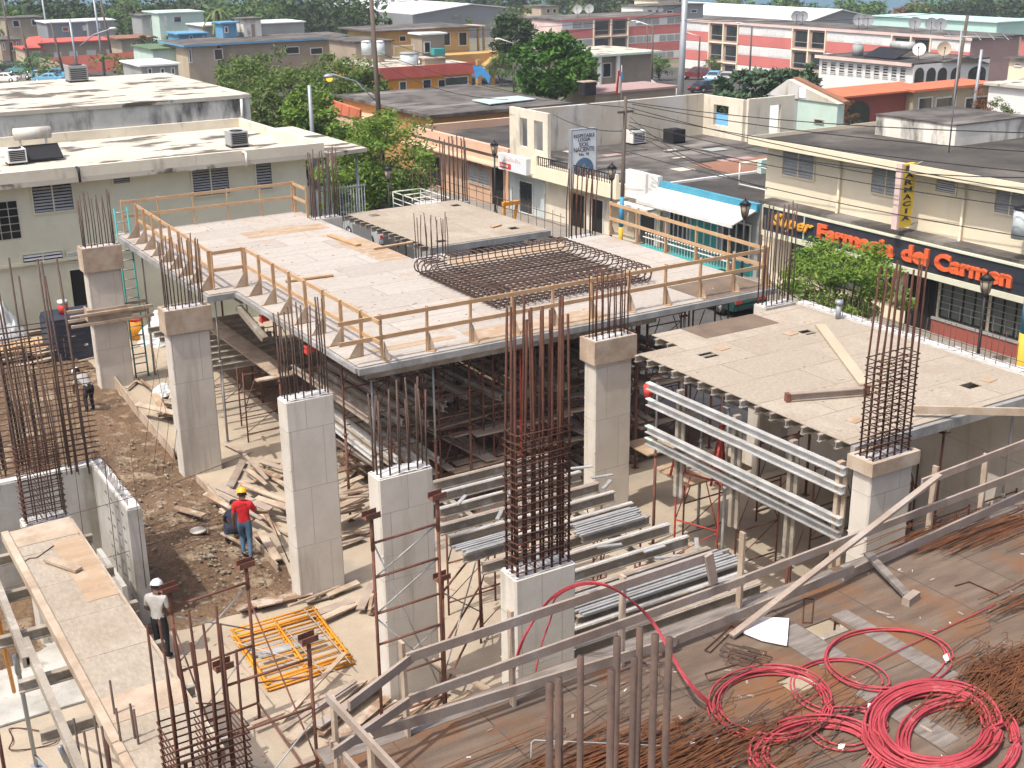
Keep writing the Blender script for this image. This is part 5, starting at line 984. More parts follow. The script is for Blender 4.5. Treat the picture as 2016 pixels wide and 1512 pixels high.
# pharmacy
b = thing('pharmacy', 'cream two-storey pharmacy with dark flat roof at the right', 'building', (45, 33, -.5))
YE = 40.7; part('wall', MB().box(38, 47.2, 5, YE, -.5, 5.75), 'wall_cream', b); part('roof', MB().box(37.2, 47.4, 4.5, YE+.25, 5.753, 5.9), 'roof_dark', b); part('fascia', MB().box(37.14, 37.195, 4.5, YE+.3, 5.72, 6.06).box(37.2, 47.4, YE+.253, YE+.3, 5.72, 6.06), 'wall_cream', b)
for tl, br, l, mu in (((1543, 287), (1604, 358), 8, 1), ((1719, 318), (1774, 392), 8, 1), ((1845, 338), (1884, 386), 8, 0), ((1962, 365), (2020, 432), 8, 1)): window(b, 'x', 38, rect('x', 38, tl, br), 'wall_cream', 'louver' if mu else 'glass_dark', l, mu, 'louver_white' if not mu else 'louver')
for u in (1655, 1905): q = XV(u, 330, 37.9); part('drain_pipe', MB().tube([(37.88, q.y, 5.7), (37.88, q.y, 3.45), (37.6, q.y, 3.1)], .055, 8), 'wall_cream', b)
part('sign_box', MB().box(37.1, 37.995, 24.5, 39.75, 2.2, 3.2), 'sign_navy', b); part('sign_frame', MB().box(37.05, 37.99, 24.5, 39.8, 3.203, 3.28).box(37.05, 37.99, 24.5, 39.8, 1.98, 2.197).box(37.05, 37.097, 39.76, 39.8, 2.2, 3.2), 'wall_cream_green', b)
part('sign_frame', MB().box(37.06, 37.097, 37.25, 37.3, 2.2, 3.2), 'wall_mint', b); part('ledge', MB().box(37.2, 37.99, 24.5, 40.2, 3.3, 3.42), 'roof_grey', b)
def sgn(txt, a, b_, z0, z1, m, **k): return part('lettering', fit_text(text_mb(txt, 1, .09, (37.05, 0, 0), EX, EZ, **k), XV(a, 470, 37.1).y, XV(b_, 470, 37.1).y, z0, z1), m, b)
ya = lambda u, v: XV(u, v, 37.05).y
def sg2(txt, ua, ub, z0, z1, m, **k):
    y0, y1 = [XV(u, 421+(u-1561)*.262, 37.05).y for u in (ua, ub)]; part('lettering', fit_text(text_mb(txt, 1, .09, (37.05, 0, 0), EX, EZ, **k), y0, y1, z0, z1), m, b)
sg2('Super', 1522, 1601, 2.38, 3.08, 'sign_gold', shear=.35, bold=.02); sg2('Farmacia', 1611, 1762, 2.42, 3.06, 'sign_orange', bold=.045); sg2('del', 1777, 1830, 2.42, 3.08, 'sign_orange', bold=.045); sg2('Carmen', 1842, 1994, 2.40, 3.04, 'sign_orange', bold=.045)
for i, (y0, y1) in enumerate(((33.2, 38.8), (30.9, 32.3), (28.6, 30.7), (26.3, 28.4), (24.6, 26.1))): window(b, 'x', 37.98, (y0, y1, .35 if i != 1 else -.45, 1.95), 'black_iron', 'glass_store' if i != 1 else 'void', 0, 3, fw=.05)
mb = MB()
for z in (.7, .95, 1.2, 1.45, 1.7): mb.box(37.88, 37.9, 26.2, 30.8, z, z+.018)
for y in np.arange(26.2, 30.9, .5): mb.box(37.88, 37.9, y, y+.018, .4, 1.0)
part('security_grille', mb, 'louver', b); part('base', MB().box(37.9, 37.995, 5, 31, -.45, .2), 'wall_redbrick', b); part('base_trim', MB().box(37.86, 37.995, 5, 31, .203, .3), 'louver', b)
ry = rect('y', 33.3, (1775, 325), (1800, 440)); Ys = 32.2; a0, a1 = 36.7, 37.7; z0, z1 = 3.75, 5.75; q0, q1 = YV(1768, 330, Ys), YV(1800, 330, Ys)
a0, a1 = q0.x, q1.x; z1, z0 = YV(1785, 322, Ys).z, YV(1785, 445, Ys).z
o = thing('pharmacy_sign', 'tall yellow vertical sign with black letters hanging on the pharmacy wall', 'sign', (a0, Ys, z0)); part('panel', MB().box(a0+.18, a1, Ys-.1, Ys+.1, z0, z1), 'sign_yellow', o); part('edge', MB().box(a0+.06, a0+.178, Ys-.13, Ys+.13, z0-.04, z1+.04), 'wall_pinkpale', o)
for i, ch in enumerate('FARMACIA'):
    h = (z1-z0)*.9/8; zz = z1-(i+1)*h-.02; wd = (a1-a0-.18); k = .18 if ch == 'I' else .62; cx = a0+.18+wd/2
    part('lettering', fit_text(text_mb(ch, 1, .01, (0, Ys-.11, 0), (1, 0, 0), EZ, bold=.03), cx-wd*k/2, cx+wd*k/2, zz+.04, zz+h-.04, 'y'), 'ink', o)
part('bracket', MB().tube([(a1, Ys, z0), (38, Ys, z0+.1)], .025, 6).tube([(a1, Ys, z1-.1), (38, Ys, z1)], .025, 6), 'wall_beige', o)
bx = thing('roof_block', 'long low stained concrete block on the dark roof of the pharmacy', 'roof block', (45, 36, 5.9)); part('body', MB().box(42.6, 47.3, 34.6, 38.9, 5.905, 6.75), 'wall_weathered', bx); part('top', MB().box(42.55, 47.35, 34.55, 38.95, 6.753, 6.8), 'roof_grey', bx)
o = thing('antenna_mast', 'thin television antenna mast on the dark pharmacy roof', 'antenna', P(1868, 300, 5.9)); p = P(1868, 300, 5.9); zt = upz(p, 55); part('mast', MB().tube([p, (p.x, p.y, zt)], .03, 6), 'pole_steel', o)
part('boom', MB().tube([(p.x-.5, p.y+.4, zt-.3), (p.x+1.5, p.y-1.2, zt-.4)], .025, 5), 'pole_steel', o)
for k in range(5): c = Vector((p.x-.3+.4*k, p.y+.25-.32*k, zt-.32)); part('element', MB().tube([c-Vector((.35, .45, .1)), c+Vector((.35, .45, .1))], .015, 5), 'pole_steel', o)
tb = XV(2018, 440, 37.3); o = thing('transformer', 'grey hanging transformer drum at the right edge before the pharmacy', 'transformer', tb); part('drum', MB().cyl((37.2, tb.y, tb.z-.5), .35, 1.0, 14), 'wall_paleblue', o); part('cap', MB().cyl((37.2, tb.y, tb.z+.503), .37, .06, 14), 'black_iron', o)
# corner post painted blue and yellow
q = P(2012, 720, 0); o = thing('painted_post', 'post painted light blue above and yellow below at the right edge', 'post', (33.9, 23.6, -.4)); q = XV(2021, 655, 33.5)
part('upper', MB().cyl((33.5, q.y, q.z), .2, 1.7, 12), 'pole_blue', o); part('lower', MB().cyl((33.5, q.y, -.4), .21, q.z+.395, 12), 'pole_yellow', o)
# ================================================================== the town behind
def fbox(name, label, D, tl, br, depth, face, wall, roof, wins=(), over=.3, trim=None, group=None, cat='house', inner='glass_dark', base=None, gable=None, door_px=(), louv=0):
    m_ = DV((tl[0]+br[0])/2, (tl[1]+br[1])/2, D); val = m_.y if face == 'y' else m_.x; r = rect(face, val, tl, br); g_ = gz(m_.x, m_.y)
    z0, z1 = min(r[2], g_)-.4 if base is None else base, r[3]
    o = building(name, label, *((r[0], r[1], val, val+depth) if face == 'y' else (val, val+depth, r[0], r[1])), z0, z1-.2, wall, roof, over=over, slab=.2, trim=trim, cat=cat, group=group)
    for w_ in wins: window(o, face, val, rect(face, val, w_[:2], w_[2:4]), 'louver_white', w_[4] if len(w_) > 4 else inner, louv, 0, fw=.12)
    for w_ in door_px: door(o, face, val, rect(face, val, w_[:2], w_[2:4]), 'void', 'louver_white')
    o['val'] = val; return o, val, r
# pink apartment blocks
def apart(label, face, val, a, b_, depth, z1, zb, bays, nfl=3, fl=2.85):
    o = thing('apartment_block', label, 'apartment block', (val, a, zb) if face == 'x' else (a, val, zb), 'pink apartment blocks'); S_ = (lambda mb, t0, t1, p, q, c, d: slab_on(mb, face, val, t0, t1, p, q, c, d))
    part('wall', MB().box(val, val+depth, a, b_, zb, z1) if face == 'x' else MB().box(a, b_, val, val+depth, zb, z1), 'wall_pinkdull', o)
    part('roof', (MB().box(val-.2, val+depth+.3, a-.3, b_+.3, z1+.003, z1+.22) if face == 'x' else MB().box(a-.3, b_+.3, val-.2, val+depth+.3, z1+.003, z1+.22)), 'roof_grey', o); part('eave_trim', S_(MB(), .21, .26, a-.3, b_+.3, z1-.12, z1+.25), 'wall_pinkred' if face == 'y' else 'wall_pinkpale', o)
    segs = []; c = a
    for (p, q) in sorted(bays): segs.append((c, p)); c = q
    segs.append((c, b_))
    for f in range(nfl):
        zt = z1-.1-f*fl
        for (p, q) in segs:
            if q-p < .3: continue
            wp = part('window_band', S_(MB(), 0, .06, p, q, zt-1.35, zt-.05), 'wall_white', o); n = max(1, int((q-p)/1.6)); mb = MB()
            for i in range(n):
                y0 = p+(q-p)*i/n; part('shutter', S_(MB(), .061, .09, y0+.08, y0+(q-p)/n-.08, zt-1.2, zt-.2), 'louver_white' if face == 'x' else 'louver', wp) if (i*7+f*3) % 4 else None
            part('red_band', S_(MB(), 0, .07, p, q, zt-fl+.02, zt-1.36), 'wall_pinkred', o)
        for (p, q) in bays:
            bp = part('balcony', S_(MB(), 0, .02, p, q, zt-fl, zt), 'wall_pinkdull', o); mid = (p+q)/2
            part('balcony_frame', S_(S_(S_(S_(MB(), .02, .3, p, p+.18, zt-fl, zt), .02, .3, q-.18, q, zt-fl, zt), .02, .3, mid-.12, mid+.12, zt-fl, zt), .02, .32, p, q, zt-fl, zt-fl+.16), 'wall_cream', bp)
            part('opening', S_(S_(MB(), .021, .03, p+.5, mid-.5, zt-2.4, zt-.3), .021, .03, mid+.5, q-.5, zt-2.4, zt-.3), 'glass_dark', bp); part('railing', S_(MB(), .25, .27, p+.2, q-.2, zt-1.75, zt-1.68), 'louver', bp)
    return o
XA = 129.; yy = lambda u, v=80: XV(u, v, XA).y
zA = XV(1352, 43, XA).z; zA2 = XV(1900, 74, XA).z
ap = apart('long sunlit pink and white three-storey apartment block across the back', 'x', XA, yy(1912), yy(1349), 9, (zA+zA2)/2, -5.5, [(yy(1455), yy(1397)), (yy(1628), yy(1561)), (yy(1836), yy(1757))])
m_ = DV(1105, 60, 214); YA = m_.y; xx = lambda u: YV(u, 60, YA).x
zB = YV(1110, 41, YA).z
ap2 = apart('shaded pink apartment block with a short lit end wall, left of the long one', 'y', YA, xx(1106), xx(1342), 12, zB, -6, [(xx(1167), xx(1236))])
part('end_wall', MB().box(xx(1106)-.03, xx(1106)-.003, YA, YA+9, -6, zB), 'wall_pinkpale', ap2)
m_ = DV(2010, 80, 205); building('apartment_block', 'pink block cut by the right edge of the picture', m_.x, m_.x+12, m_.y-14, m_.y, -6, XV(2010, 72, m_.x).z, 'wall_pinkred', 'roof_grey', over=.4)
for i, (u, v) in enumerate(((1568, 40), (1580, 42), (1690, 50), (1708, 52), (1800, 58), (1832, 63), (1850, 66), (1137, 32), (1160, 37))):
    p = XV(u, v, XA+3) if i < 7 else YV(u, v, YA+3); dish(f'grey satellite dish on the roof of the pink apartment block, {ORD[i]} in the row' if i < 7 else f'pale satellite dish on the shaded pink block, {"left" if i == 7 else "right"} one', (p.x, p.y, (zA if i < 7 else zB)+.2), .8, 3.9, .35, 'wall_slate' if i < 7 else 'wall_grey', 'satellite dishes on the apartment roofs')
# white house with arches
c0 = DV(1800, 130, 120); X, Y = c0.x, c0.y
b = thing('house', 'white upper-storey house with a row of dark windows and an arched veranda', 'house', (X, Y, -2.5)); z1, z0 = XV(1800, 128, X).z, XV(1800, 173, X).z; y1 = XV(1614, 112, X).y; x1 = YV(1948, 128, Y).x
part('wall', MB().box(X, x1, Y, y1, -3.2, z1), 'wall_white', b); part('roof', MB().box(X-.35, x1, Y, y1+.3, z1+.003, z1+.14), 'roof_dark', b); part('eave', MB().box(X-.42, X-.353, Y, y1+.3, z1-.15, z1+.16), 'wall_pinkpale', b)
for k in range(10): ul = 1619+k*16.6+k*.55; window(b, 'x', X, rect('x', X, (ul, 120+k*1.35), (ul+9.5, 144+k*1.6)), 'wall_white', 'glass_dark', 4, 0, 'louver', fw=.05)
part('upper_gable', MB().extr([YV(1858, 122, Y-.3), YV(1952, 126, Y-.3), YV(1905, 111, Y-.3)], (0, 5, 0)), 'roof_grey', b)
for k in range(5):
    u = (1799, 1822, 1844, 1870, 1904)[k]; u2 = u+(18 if k < 4 else 34); q0, q1 = YV(u, 165, Y), YV(u2, 165, Y); zt = YV(u, 134 if k < 4 else 132, Y).z; zb = q0.z; n = 8; pts = [(q0.x, Y-.03, zb), (q1.x, Y-.03, zb)] + [((q0.x+q1.x)/2+(q1.x-q0.x)/2*math.cos(math.pi*j/n), Y-.03, zt-.6+.6*math.sin(math.pi*j/n)) for j in range(n+1)]; part('arch', MB().extr(pts, (0, .02, 0)), 'glass_dark', b)
    part('veranda_wall', MB().box(q0.x, q1.x, Y-.05, Y-.003, zb-.75, zb-.1), 'wall_pinkdull', b)
p = XV(1675, 100, X+1); o = thing('water_tank', 'grey round water tank on the flat roof of the white arched house', 'tank', (X+2, p.y, z1)); part('body', MB().cyl((X+2, p.y, z1+.15), .55, 1.1, 14), 'wall_grey', o); part('lid', MB().cyl((X+2, p.y, z1+1.252), .5, .12, 14, .2), 'wall_grey', o)
o = thing('solar_heater', 'solar water heater with silver drum and dark panels on the white arched house', 'solar heater', (X+4, Y+4, z1)); part('drum', MB().tube([(X+3.5, Y+6, z1+1.3), (X+3.5, Y+3.4, z1+1.3)], .42, 12), 'alu_bright', o); part('panel', MB().extr([(X+1.2, Y+7.5, z1+.2), (X+1.2, Y+3.4, z1+.2), (X+3.4, Y+3.4, z1+1.0), (X+3.4, Y+7.5, z1+1.0)], (0, 0, .08)), 'black_iron', o)
dish('white satellite dish on the white arched house beside the heater', (X+3, Y+2.2, z1+.1), .62, 3.7, .4, 'wall_white', 'dishes on the white arched house'); dish('beige satellite dish on the white arched house at the right', (X+4.5, Y+.5, z1+.1), .66, 4.0, .25, 'wall_beige', 'dishes on the white arched house')
# orange tiled porch
c1 = DV(1690, 195, 104); X2, Y2 = c1.x, c1.y; b = thing('house', 'low house with an orange tiled lean-to roof, rust-red wall and an iron arch', 'house', (X2, Y2, -2)); a, d = XV(1648, 195, X2).y, XV(1660, 195, X2).y
pa, pb, pc, pd = XV(1654, 193, X2), YV(1822, 184, XV(1654, 193, X2).y), None, None
yA = pa.y; xB = YV(1818, 184, yA).x; zl = pa.z; part('roof', MB().extr([(X2, yA-.4, zl), (xB, yA-.4, zl+.0), (xB, yA+2.6, zl+.35), (X2-.3, yA+2.6, zl+.35)], (0, 0, .15)), 'roof_tile', b)
part('wall', MB().box(X2+.3, xB, yA+.2, yA+2.4, -3, zl-.02), 'wall_redbrick', b); q0, q1 = YV(1668, 230, yA), YV(1715, 230, yA); n = 8; zt = YV(1690, 200, yA).z; part('iron_arch', MB().extr([(q0.x, yA+.17, q0.z-1), (q1.x, yA+.17, q0.z-1)] + [((q0.x+q1.x)/2+(q1.x-q0.x)/2*math.cos(math.pi*j/n), yA+.17, zt-1+1.0*math.sin(math.pi*j/n)) for j in range(n+1)], (0, .02, 0)), 'glass_dark', b)
fbox('porch', 'long rust-red tiled porch in front of the arched veranda', 112, (1800, 176), (1948, 190), 3, 'y', 'wall_beige', 'roof_tile', cat='porch', wins=((1808, 192, 1834, 215), (1842, 192, 1880, 215), (1900, 192, 1945, 215)), over=.5)
# mint gable
c2 = DV(1580, 190, 82); X3 = c2.x; y0, y1, _, _ = rect('x', X3, (1513, 186), (1650, 198)); zE = XV(1516, 187, X3).z; b = thing('building', 'old gabled building end with a grey gable, vent and pale mint wall', 'building', (X3, y0, -1.5)); part('wall', MB().box(X3, X3+.6, y0, y1, -2, zE-.02), 'wall_mint', b)
part('grey_strip', MB().box(X3-.02, X3-.003, XV(1570, 210, X3).y, XV(1558, 210, X3).y, -1, zE-.05), 'wall_grey', b); part('white_strip', MB().box(X3-.02, X3-.003, XV(1557, 210, X3).y, y1, -1, zE-.05), 'wall_white', b)
part('gable', MB().extr([(X3-.1, y0-.1, zE), (X3-.1, y1+.1, zE), (X3-.1, (y0+y1)/2+1.3, zE+1.15)], (.5, 0, 0)), 'wall_ruin_grey', b); yc = XV(1583, 178, X3).y; part('vent', MB().box(X3-.13, X3-.103, yc-.3, yc+.3, zE+.1, zE+.75), 'wall_white', b)
part('roof', MB().extr([(X3+.41, y0-.1, zE), (X3+.41, (y0+y1)/2+1.3, zE+1.14), (X3+.9, (y0+y1)/2+1.3, zE+1.14), (X3+.9, y0-.1, zE)], (0, 0, .12)), 'roof_rust', b); part('roof', MB().extr([(X3+.41, y1+.1, zE), (X3+.41, (y0+y1)/2+1.3, zE+1.14), (X3+.9, (y0+y1)/2+1.3, zE+1.14), (X3+.9, y1+.1, zE)], (0, 0, .12)), 'roof_rust', b)
window(b, 'x', X3, rect('x', X3, (1604, 233), (1622, 245)), 'wall_beige', 'glass_dark')
# mid distance houses
b, v, r = fbox('shop', 'bright orange shop with a deep red fascia band across the middle distance', 150, (748, 136), (929, 181), 12, 'y', 'wall_orange', 'roof_white', ((785, 160, 801, 180), (875, 152, 922, 167)), door_px=((832, 157, 849, 179), (862, 157, 877, 179)), over=.2, cat='shop')
part('red_fascia', MB().box(r[0]-.3, r[1]+.3, v-.5, v-.22, r[3]-1.15, r[3]+.15), 'roof_red', b)
b, v, r = fbox('house', 'two-storey yellow house with a flat overhanging roof and a veranda', 172, (742, 60), (925, 108), 9, 'y', 'wall_yellow', 'roof_grey', ((785, 70, 800, 82), (872, 63, 887, 90), (902, 63, 920, 90)), over=1.0)
for u in (942, 953): q = YV(u, 80, v+1); part('veranda_post', MB().box(q.x-.12, q.x+.12, v+1, v+1.24, YV(u, 108, v).z, r[3]-.22), 'wall_yellow', b)
part('veranda_roof', MB().box(r[1]+1.0, YV(958, 60, v).x, v, v+4, r[3]-.2, r[3]-.02), 'wall_beige', b); part('terrace', MB().box(r[0], YV(978, 108, v).x, v-4, v-.01, YV(840, 124, v).z-1, YV(840, 106, v).z), 'wall_ochre', b)
stb = MB(); s0, s1 = YV(945, 128, v-4.2), YV(975, 103, v-4.2)
for k in range(9): x = s0.x+(s1.x-s0.x)*k/8; z = s0.z+(s1.z-s0.z)*k/8; stb.box(x, x+(s1.x-s0.x)/8-.01, v-5.4, v-4.1, z-.5, z)
part('stair', stb, 'wall_yellow', b)
for u in (938, 965): q = YV(u, 140, v-4.2); part('stair_pier', MB().box(q.x-.3, q.x+.3, v-5, v-4.4, -4.5, YV(u, 108, v-4.2).z-.6), 'wall_ochre', b)
fbox('shed', 'lean-to shed with a pale tin roof on the yellow house terrace', 165, (830, 66), (876, 106), 3, 'y', 'wall_tan', 'roof_metal_white', cat='shed', wins=((834, 82, 848, 104, 'void'),))
q0, q1 = DV(851, 96, 163), DV(880, 108, 163); solo('counter', MB().box(q0.x, q1.x, q0.y-.5, q0.y+.5, q1.z, q0.z), 'teal', 'teal counter box on the terrace of the yellow house', 'counter')
fbox('building', 'grey concrete building with an open dark loggia left of the yellow house', 160, (700, 82), (772, 132), 8, 'y', 'wall_tan', 'roof_grey', ((774, 90, 816, 110, 'wall_yellow'),), cat='building')
for i, u in enumerate((722, 748)): p = DV(u, 108, 156); o = thing('water_drum', f'pale plastic water drum beside the tall pole, {"left" if i == 0 else "right"} one', 'water drum', (p.x, p.y, p.z), 'water drums'); part('body', MB().cyl(p, .62, 1.5, 14), 'wall_paleblue', o); part('lid', MB().cyl((p.x, p.y, p.z+1.503), .66, .15, 14, .4), 'wall_white', o); part('stand', MB().box(p.x-.4, p.x+.4, p.y-.4, p.y+.4, p.z-3, p.z-.003), 'wall_tan', o)
p = DV(807, 135, 152); o = thing('water_tank', 'grey square-ribbed water tank on the roof behind the red fascia', 'tank', p); part('body', MB().cyl(p, .95, 1.7, 12, 1.1), 'wall_paleblue', o); part('rim', MB().cyl((p.x, p.y, p.z+1.703), 1.15, .15, 12), 'wall_grey', o)
p = DV(860, 130, 152); solo('rooftop_hut', MB().box(p.x-1.6, p.x+1.2, p.y, p.y+1.2, p.z-.2, p.z+.8).box(p.x-1.7, p.x+1.3, p.y-.1, p.y+1.3, p.z+.8, p.z+.95), 'wall_tan', 'squat brown masonry box on the roof behind the red fascia', 'rooftop hut')
q = [DV(u, v, 147) for u, v in ((931, 128), (949, 131), (966, 150), (962, 166), (955, 152), (944, 147), (937, 158))]; mb = MB().extr(q, (.1, .2, 0)); solo('blue_tarp', mb, 'tarp_blue', 'bright blue tarp hanging beside the orange shop', 'tarp')
fbox('house', 'beige two-storey corner house with a blue-grey roof band at the upper left', 165, (368, 88), (432, 150), 10, 'y', 'wall_beige', 'roof_grey', ((420, 96, 440, 118), (370, 95, 379, 124)), over=.6, trim='blue_paint')
fbox('house', 'long grey-beige house partly hidden by the left trees', 172, (432, 84), (705, 150), 10, 'y', 'wall_tan', 'roof_grey', ((660, 95, 684, 108), (560, 92, 590, 106), (610, 94, 636, 107)), over=.5, trim='blue_paint')
fbox('house', 'house with a corrugated grey tin roof and small dark openings', 150, (278, 128), (352, 146), 8, 'y', 'wall_grey', 'roof_metal_white', ((290, 134, 300, 146), (315, 134, 325, 146), (336, 133, 345, 146)))
fbox('house', 'green-roofed house beside the beige corner house', 168, (300, 96), (366, 128), 9, 'y', 'wall_mint', 'roof_green')
fbox('tower', 'small bright blue stair tower on the far roofs', 176, (437, 44), (468, 78), 3, 'y', 'blue_paint', 'blue_paint', ((441, 52, 450, 65),), cat='tower'); fbox('tower', 'stained pale concrete tower stub beside the blue tower', 178, (478, 36), (516, 76), 3.4, 'y', 'wall_weathered', 'roof_grey', ((492, 46, 505, 75, 'wall_tan'),), cat='tower')
fbox('house', 'blue gabled house on the far roofs left of the blue tower', 178, (352, 66), (408, 82), 5, 'y', 'blue_paint', 'blue_paint', ((372, 70, 380, 80), (398, 70, 404, 80)))
fbox('house', 'mint green boxy house among the trees at the upper left', 250, (312, 25), (404, 66), 10, 'y', 'wall_mint', 'wall_mint', ((341, 32, 358, 44), (322, 30, 330, 52, 'wall_white')), over=.3); fbox('house', 'small pale house wing left of the mint green house', 252, (278, 30), (312, 56), 7, 'y', 'wall_grey', 'roof_grey', ((295, 36, 305, 52),)); fbox('house', 'long white-roofed low house behind the blue tower', 240, (400, 50), (600, 66), 9, 'y', 'wall_grey', 'roof_metal_white')
fbox('house', 'brown unfinished house with two black window holes at the top left', 255, (12, 35), (84, 60), 8, 'y', 'wall_tan', 'roof_grey', ((24, 40, 42, 53, 'void'), (61, 38, 73, 50, 'void'))); fbox('house', 'grey house with a pale tin roof behind the leaning pole', 245, (92, 44), (173, 80), 9, 'y', 'wall_slate', 'roof_metal_white', ((162, 50, 172, 60, 'louver_white'), (122, 53, 136, 62, 'wall_redbrick'))); fbox('house', 'second grey house with a pale tin roof further right', 258, (172, 40), (228, 70), 8, 'y', 'wall_grey', 'roof_metal_white', ((190, 45, 198, 56, 'louver_white'),))
fbox('house', 'small house with a rusty orange tin roof among shrubs', 215, (238, 75), (300, 100), 7, 'y', 'wall_beige', 'roof_rust', ((258, 84, 270, 98, 'void'),), over=.9); fbox('house', 'tan house with a long line of shuttered windows behind the red wall', 222, (80, 84), (225, 125), 10, 'y', 'wall_tan', 'roof_red', ((106, 103, 122, 117, 'louver_white'), (136, 101, 154, 116, 'louver_white'), (170, 99, 190, 113, 'louver_white'), (209, 97, 225, 113, 'louver_white')), over=.5)
b, v, r = fbox('house', 'house with a bright red pitched roof at the far left street', 218, (48, 96), (88, 128), 8, 'y', 'wall_beige', 'roof_red', ((63, 101, 82, 122, 'wall_mint'),)); zz = r[3]; part('pitched_roof', MB().extr([(r[0]-.4, v-.6, zz+.02), (r[0]+1.6, v+4, zz+1.5), (r[1]+.8, v+4, zz+1.6), (r[1]-.4, v-.6, zz+.02)], (0, 0, .12)), 'roof_red', b)
fbox('building', 'shadowed street front with pillars at the far left edge', 225, (0, 78), (44, 115), 9, 'y', 'wall_tan', 'roof_grey', ((18, 82, 28, 100, 'void'), (31, 82, 41, 120, 'void'), (4, 84, 11, 98, 'void')), cat='building')
solo('boundary_wall', MB().bar(DV(97, 130, 205), DV(290, 118, 190), .25, 2.6), 'wall_redbrick', 'long dark red boundary wall at the upper left', 'wall'); solo('boundary_wall', MB().bar(DV(80, 128, 204), DV(140, 146, 186), .25, 2.2), 'wall_tan', 'tan boundary wall sloping down in front of the red wall', 'wall')
# warehouses
def shed(label, D, e0, ridge, e1, length, wall, roof, face, eh):
    c = DV(ridge[0], ridge[1], D); o = thing('warehouse', label, 'warehouse', c)
    f = YV if face == 'y' else XV; val = c.y if face == 'y' else c.x; a, rr, d = f(*e0, val), f(*ridge, val), f(*e1, val); off = Vector((0, length, 0)) if face == 'y' else Vector((length, 0, 0)); zb = a.z-eh; a.z = d.z = (a.z+d.z)/2
    part('wall', MB().extr([(a.x, a.y, zb), (d.x, d.y, zb), d, rr, a], off), wall, o); up = Vector((0, 0, .25)); k = -off*.01
    part('roof', MB().extr([a+k+Vector((0, 0, .05)), rr+k+Vector((0, 0, .05)), rr+k+up, a+k+up], off*1.02), roof, o); part('roof', MB().extr([d+k+Vector((0, 0, .05)), rr+k+Vector((0, 0, .05)), rr+k+up, d+k+up], off*1.02), roof, o); return o
shed('large grey metal warehouse with a white ridge roof in the upper middle', 330, (812, 27), (926, 9), (1040, 22), 60, 'wall_slate', 'roof_metal_white', 'y', 9)
o = shed('warehouse with a wide white roof before the sea at the upper right', 335, (1590, 38), (1655, 20), (1722, 40), 75, 'wall_slate', 'roof_metal_white', 'y', 8)
fbox('shed', 'long pale turquoise shed roof before the sea at the upper right', 300, (1718, 30), (1962, 56), 14, 'x', 'roof_metal_teal', 'roof_metal_teal', cat='shed', over=.5); fbox('shed', 'second pale turquoise shed at the right edge before the sea', 310, (1945, 40), (2030, 58), 14, 'x', 'wall_mint', 'roof_metal_teal', ((1985, 48, 1998, 56),), cat='shed', over=.5)
fbox('building', 'white block with small dark windows behind the shaded pink block', 290, (1266, 12), (1305, 34), 8, 'y', 'wall_white', 'roof_grey', ((1274, 19, 1284, 25), (1290, 19, 1299, 25)), cat='building'); fbox('building', 'tall cream block with a grey neighbour at the top behind the grey pole', 300, (1296, -2), (1336, 34), 9, 'y', 'wall_cream', 'roof_grey', cat='building'); fbox('building', 'grey block behind the thick grey pole at the top', 292, (1306, 10), (1384, 36), 9, 'y', 'wall_slate', 'roof_grey', ((1312, 20, 1324, 26), (1360, 19, 1372, 25)), cat='building')
fbox('house', 'small beige house peeping out of the far trees', 330, (1065, 12), (1100, 34), 8, 'y', 'wall_beige', 'roof_grey', ((1076, 17, 1083, 26, 'void'), (1088, 17, 1095, 26, 'void')))
b, v, r = fbox('house', 'house with a pale green roof edge and porch columns before the shaded pink block', 165, (1158, 108), (1282, 172), 10, 'y', 'wall_tan', 'roof_white', ((1186, 124, 1203, 152, 'void'),), over=1.0, trim='wall_mint')
for u in (1181, 1217): q = YV(u, 150, v-.8); part('porch_column', MB().box(q.x-.2, q.x+.2, v-.9, v-.5, gz(q.x, v), r[3]-.22), 'wall_white', b)
fbox('building', 'low building with a faded pink roof behind the old side wall', 120, (1172, 182), (1330, 195), 5, 'y', 'wall_tan', 'wall_pinkdull', cat='building', over=.2)
p = DV(1156, 182, 112); o = thing('roof_tank', 'black square tank on the faded pink roof', 'tank', p); part('body', MB().box(p.x-.6, p.x+.6, p.y-.5, p.y+.5, p.z-.2, p.z+.9), 'black_iron', o); part('frame', MB().box(p.x-.7, p.x+.7, p.y-.6, p.y+.6, p.z+.902, p.z+.98), 'wood_form', o)
fbox('house', 'cream house cut by the right edge below the pink block', 110, (1988, 112), (2040, 165), 8, 'x', 'wall_cream', 'roof_grey', ((1998, 122, 2012, 132, 'wall_beige'),)); fbox('building', 'low pale roof behind the pharmacy at the right edge', 95, (1948, 162), (2040, 200), 9, 'x', 'wall_white', 'roof_white', cat='building')
q0, q1 = DV(640, 205, 100), DV(706, 228, 92); o = thing('shop', 'little shop with an orange-red fascia board behind the big leafy tree', 'shop', (q0.x, q0.y, -1.6))
part('fascia', MB().extr([DV(640, 194, 98), DV(708, 216, 90), DV(708, 236, 90), DV(640, 218, 98)], (.3, .3, 0)), 'roof_tile', o); part('wall', MB().extr([DV(642, 220, 98.4), DV(706, 238, 90.4), DV(706, 270, 90.4), DV(642, 252, 98.4)], (3, 3, 0)), 'wall_peach', o)
# ================================================================== trees
def tpx(name, label, u, vtop, D, rpx, leaf, hm=None, seed=1, n=1800, group=None, nclump=34, crown_lo=.3, size=None, **k):
    b = DV(u, 100, D); b = Vector((b.x, b.y, gz(b.x, b.y))); zt = upz(b, vtop); h = zt-b.z if hm is None else hm
    r = rpx/FPX*D*1.02; return tree(name, label, b, h, r, leaf, n, size or r*.075, nclump, r*.36, seed, trunk=max(.12, h*.02), crown_lo=crown_lo, group=group, **k)
